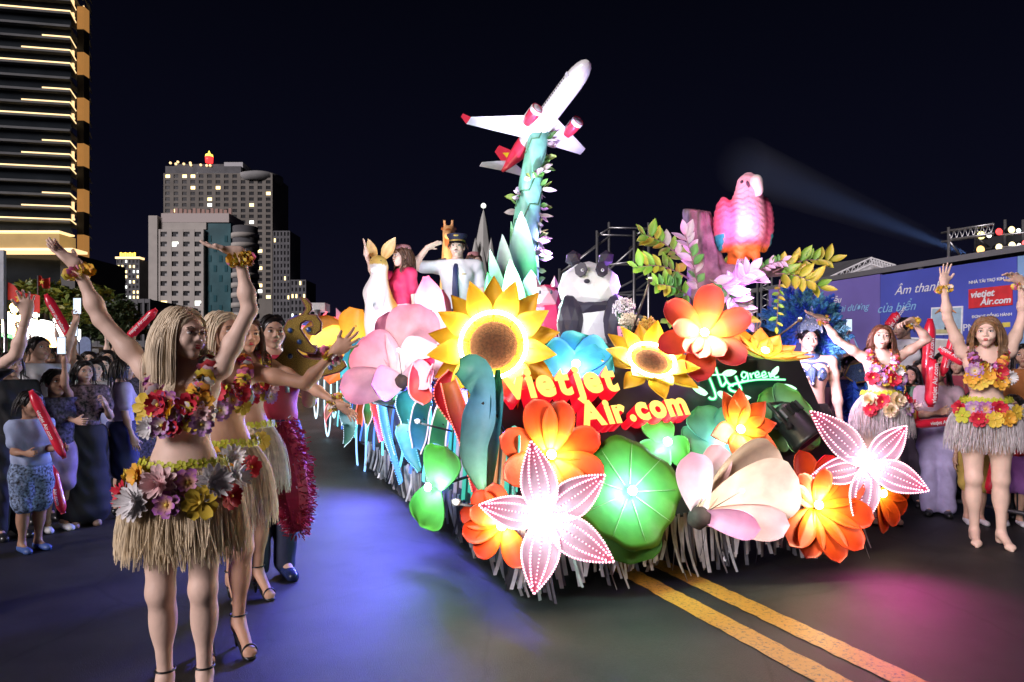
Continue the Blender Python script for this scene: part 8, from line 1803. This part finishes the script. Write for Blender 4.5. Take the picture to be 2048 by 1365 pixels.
def showman():
    g = gpos(1616, 6.3); t = person('bare-chested man in blue feather headdress and sequin collar raising one hand', g); s = skeleton(1.76, -6, 'm', {'R': dict(up=(-.80, -.1, -.15), fore=(-.05, -.1, 1), hand=(0, -.1, 1), palm=(.1, -1, 0), curl=.15, spread=.25), 'L': dict(up=(.22, .05, -1), fore=(.05, -.15, -1))}, None, dict(look=(-.12, -1, -.02)))
    make_body(s, SKIN['fair'], t, .013, .006); face(s, t, 'nat', DARK); hair(s, t, DARK, .035, 90, 3, fringe=True)
    garment(s, t, 'trousers', cloth('black', (.012, .012, .015)), ['hips', 'trousers'], .010, cuts=[(s.pel + s.u*.08, s.u)]); shoes(s, t, black_shoe)
    k = s.hk; c = s.hc + s.hu*.02*k - s.hf*.03*k
    hd_ = MB(); Mx = Matrix((s.hr, s.hf, s.hu)).transposed().to_4x4()
    hd_.lathe([(.082*k, .03*k), (.088*k, .05*k), (.092*k, .10*k), (.075*k, .12*k), (.03*k, .13*k)], 24, ctr=c, M=Mx); head_ = hd_.obj('feather_headdress', pale_seq, t)
    crown = [(-.095, .02), (-.09, .10), (-.06, .13), (-.045, .19), (-.02, .16), (0, .26), (.02, .16), (.045, .19), (.06, .13), (.09, .10), (.095, .02), (.05, .05), (0, .02), (-.05, .05)]
    MB().prism([(x*k, y*k) for x, y in crown], .012, M=Matrix.Translation(Vector(c + s.hf*.105*k + s.hu*.02*k)) @ Matrix((-s.hr, s.hu, np.cross(-s.hr, s.hu))).transposed().to_4x4()).obj('tiara', pale_seq, head_, False)
    for x, y in crown[:11:2] + [(0, .1), (-.04, .09), (.04, .09), (0, .16)]: MB().sphere(c + s.hf*.112*k + s.hu*(.02 + y*.92)*k - s.hr*x*.9*k, .0085, 8, 6).obj('gem', gem, head_)
    rnd = random.Random(3)
    for lay, (n, m, sc, r_, dy) in enumerate(((15, 0, .62, .07, .04), (17, 1, .80, .10, .08), (19, 2, .82, .12, .12), (15, 0, .92, .12, .15), (15, 1, 1.02, .12, .17))):
        for i in range(n):
            a = R(-40 + 260*i/(n-1) + rnd.uniform(-5, 5)); d = nv((math.cos(a), 0, math.sin(a))); p = c + d*r_*k + nv((0, dy, .04)); mm = PLUME[m if lay != 3 else (0 if d[2] > .3 else 2)]
            link('feather', mm, head_, Vector(p), rq(Vector(d) + V(0, rnd.uniform(-.1, .25), 0), (0, -1, .1)) @ Quaternion((1, 0, 0), rnd.uniform(-.5, .5)), sc*rnd.uniform(.9, 1.12))
    gg = grid_of([s.chest, s.neck], .24, .011); A = np.array; fr = (s.r, s.f, s.u)
    gg.ell(s.chest + s.u*.10, A((.19, .10, .075))*s.k, .03, fr=fr); gg.ell(s.neck, A((.11, .09, .05)), .03, fr=fr)
    for sg in (-1, 1): gg.ell(s.chest + s.r*sg*.08 + s.f*.09 + s.u*.03, A((.06, .04, .07)), .02, fr=fr)
    gg.cap(s.chest + s.f*.125 + s.u*.06, s.chest + s.f*.125 - s.u*.07, .035, .015, .02); gg.cut(s.neck + s.u*.03, s.u)
    v, f = gg.mesh(); cl = link('sequin_collar', npmesh('sequin_collar', v, f, seq), t)
    for x, z in ((0, -.06), (.08, .05), (-.08, .05), (.05, .0), (-.05, .0), (.13, .1), (-.13, .1)): MB().sphere(s.chest + s.r*x + s.f*.142 + s.u*z, .011, 8, 6).obj('gem', gem, cl)
showman()
def wing_performer():
    g = gpos(1700, 6.9); t = person('performer with sequin wing and dark blue feathers behind the auburn dancer', g); s = skeleton(1.5, -10, 'm', None, None, dict(look=(.3, -.9, 0)))
    make_body(s, SKIN['warm'], t, .015, .0075); face(s, t); hair(s, t, DARK, .03, 80, 5); garment(s, t, 'trousers', cloth('white', (.6, .6, .62)), ['hips', 'trousers'], .01, cuts=[(s.pel + s.u*.08, s.u)]); shoes(s, t, black_shoe)
    garment(s, t, 'vest', seq, ['torso', 'torso_straps'], .012, cuts=[(s.waist - s.u*.05, -s.u), (s.neck, s.u)])
    wing = [(-.15, -.05), (-.1, .06), (.1, .10), (.3, .08), (.42, -.02), (.45, -.18), (.38, -.35), (.28, -.2), (.18, -.28), (.08, -.1), (-.05, -.12)]
    w_ = MB().prism(wing, .03, M=Matrix.Translation((0, -.16, 1.34)) @ Matrix.Rotation(R(90), 4, 'X')).obj('sequin_wing', seq, t, False)
    n = len(wing); MB().tube([(x, -.195, 1.34 + z) for x, z in wing + wing[:1]], .008, 5).obj('gold_edge', mat('gold_braid'), w_)
    for x, z in ((.0, .0), (.15, .03), (.28, .0), (.1, -.04)): MB().sphere((x, -.198, 1.34 + z), .014, 8, 6).obj('gem', gem, w_)
    rnd = random.Random(8)
    for i in range(34): link('feather', PLUME[rnd.choice((0, 0, 1))], w_, (rnd.uniform(-.1, .35), -.14 + rnd.uniform(-.06, .03), 1.28 - rnd.uniform(0, .35)), rq(V(rnd.uniform(-.5, .5), rnd.uniform(-.4, .1), -1), (0, -1, 0)), rnd.uniform(.6, .95))
wing_performer()
# crowd barrier on the far side
def barrier(label, a, b):
    a, b = Vector(a), Vector(b); t = thing('crowd_barrier', label, 'barrier', a, 'crowd barriers'); d = b - a; m = mat('barrier_dark', (.08, .08, .09), .4, .5)
    for z in (.12, 1.0): MB().tube([V(0, 0, z), d + V(0, 0, z)], .02, 7).obj('rail', m, t)
    for q in (0, 1): MB().tube([d*q, d*q + V(0, 0, 1.0)], .02, 7).obj('post', m, t)
    for i in range(1, 14): MB().tube([d*i/14 + V(0, 0, .12), d*i/14 + V(0, 0, 1.0)], .007, 5).obj('bar', m, t)
barrier('dark steel crowd barrier behind the auburn dancer', F(4.7, 4.1), F(4.7, 1.9)); barrier('dark steel crowd barrier behind the bare-footed dancer', F(4.7, 1.85), F(4.7, -.4))
# ---- beam of a stage spotlight in a shaft of thin smoke
def beam():
    a, b = at(1932, 508, 15.2), at(1480, 330, 24.); d = (b - a); t = MB(); n = d.normalized(); q = n.to_track_quat('Z', 'Y'); L_ = d.length
    m = bpy.data.materials.new('thin_smoke'); m.use_nodes = True; N = m.node_tree; N.nodes.remove(N.nodes['Principled BSDF']); v = N.nodes.new('ShaderNodeVolumePrincipled'); v.inputs['Density'].default_value = .02; v.inputs['Color'].default_value = (.8, .85, 1., 1); N.links.new(v.outputs[0], N.nodes['Material Output'].inputs['Volume'])
    o = MB().lathe([(.12, 0), (.12 + L_*.085, L_)], 24).obj('smoke_shaft', m, None, True, loc=a, rot=q); tag(o, 'faint blue shaft of lit smoke rising from the stage truss', 'smoke', kind='stuff')
    lamp('beam_light', 'SPOT', 3000, (.25, .45, 1.), a - n*.15, None, .05, aim=b, cone=9.2, blend=.9)
beam()
crowd('girl in mint top watching from behind the laughing woman', 150, 7.6, 1.52, 40, 'f', cloth('mint', (.3, .45, .4)), None, 'trousers', 'fair', (.6, -.8, 0), None, .16, 41)
crowd('bald-cropped man in maroon polo at the back of the crowd by the trees', 105, 8.0, 1.62, 45, 'm', cloth('maroon', (.3, .04, .07)), None, 'trousers', 'warm', (.7, -.7, 0), None, .02, 42)
s, t = crowd('girl in rose T-shirt lifting both arms at the back of the crowd by the trees', 178, 8.8, 1.60, 35, 'f', cloth('rose', (.5, .2, .3)), None, 'trousers', 'fair', (.5, -.85, .1), {'L': dict(up=(.4, -.3, .7), fore=(.1, -.2, .95), curl=.3), 'R': dict(up=(-.4, -.3, .7), fore=(-.1, -.2, .95), curl=.3)}, .16, 43)
crowd('woman in checked dress beside the woman in lilac T-shirt', 272, 7.2, 1.50, 60, 'f', cloth('check', (.06, .05, .09), .9, 45), cloth('check'), 'skirt', 'warm', (.7, -.6, 0), None, .15, 44)
crowd('boy in orange T-shirt squeezed behind the small boy', 20, 6.7, 1.30, 55, 'c', cloth('orange', (.5, .18, .05)), None, 'shorts', 'brown', (.8, -.6, 0), None, .05, 45)
crowd('woman in white blouse behind the black-shirted people', -15, 7.6, 1.58, 45, 'f', cloth('white', (.6, .6, .62)), None, 'trousers', 'warm', (.7, -.7, 0), None, .16, 46)
crowd('girl in sky blue top between backpack boy and girl in lilac trousers', 1842, 7.3, 1.46, -30, 'f', cloth('skyblue', (.2, .35, .6)), None, 'trousers', 'warm', (-.6, -.8, 0), None, .16, 47)
crowd('man in dark polo behind the crossed balloon sticks', 1935, 7.8, 1.60, -30, 'm', cloth('dark', (.03, .03, .04)), None, 'trousers', 'warm', (-.6, -.8, 0), None, .03, 48)
crowd('child in red T-shirt beside the barrier by the bare-footed dancer', 2025, 5.95, 1.10, -25, 'c', cloth('red', (.5, .03, .04)), cloth('violet', (.3, .12, .4)), 'shorts', 'warm', (-.7, -.7, 0), None, .05, 49, sho='white')
crowd('woman in white shirt by the pole of the banner', 1770, 8.0, 1.54, -25, 'f', cloth('white', (.6, .6, .62)), None, 'trousers', 'fair', (-.5, -.85, 0), None, .16, 50)
rnd = random.Random(77)
_far = ['in yellow top', 'in teal shirt', 'in white polo', 'in brown jacket', 'in pink blouse', 'in navy shirt', 'in lime vest', 'in grey hoodie', 'in red jersey', 'in beige dress']
_cl = [(.5, .4, .08), (.05, .3, .3), (.6, .6, .6), (.2, .1, .05), (.55, .25, .35), (.03, .05, .18), (.3, .45, .08), (.25, .25, .27), (.5, .04, .05), (.45, .38, .28)]
for i, (nm, c) in enumerate(zip(_far, _cl)):
    px, Y = (30, 60, 90, 118, 145, 172, 200, 228, 255, 288)[i], 10. + (i * 7 % 5) * .7
    armp = {'L': dict(up=(.3, -.4, .6), fore=(.2, -.2, .95), curl=.5)} if i % 3 == 0 else None
    crowd('distant spectator %s behind the packed crowd by the trees' % nm, px, Y, 1.58 + .03*(i % 4), 35, 'f' if i % 2 else 'm', cloth('far%d' % i, c), None, 'trousers', ('warm', 'fair', 'brown')[i % 3], (.5, -.85, 0), armp, .15 if i % 2 else .03, 60 + i, cell=.02)
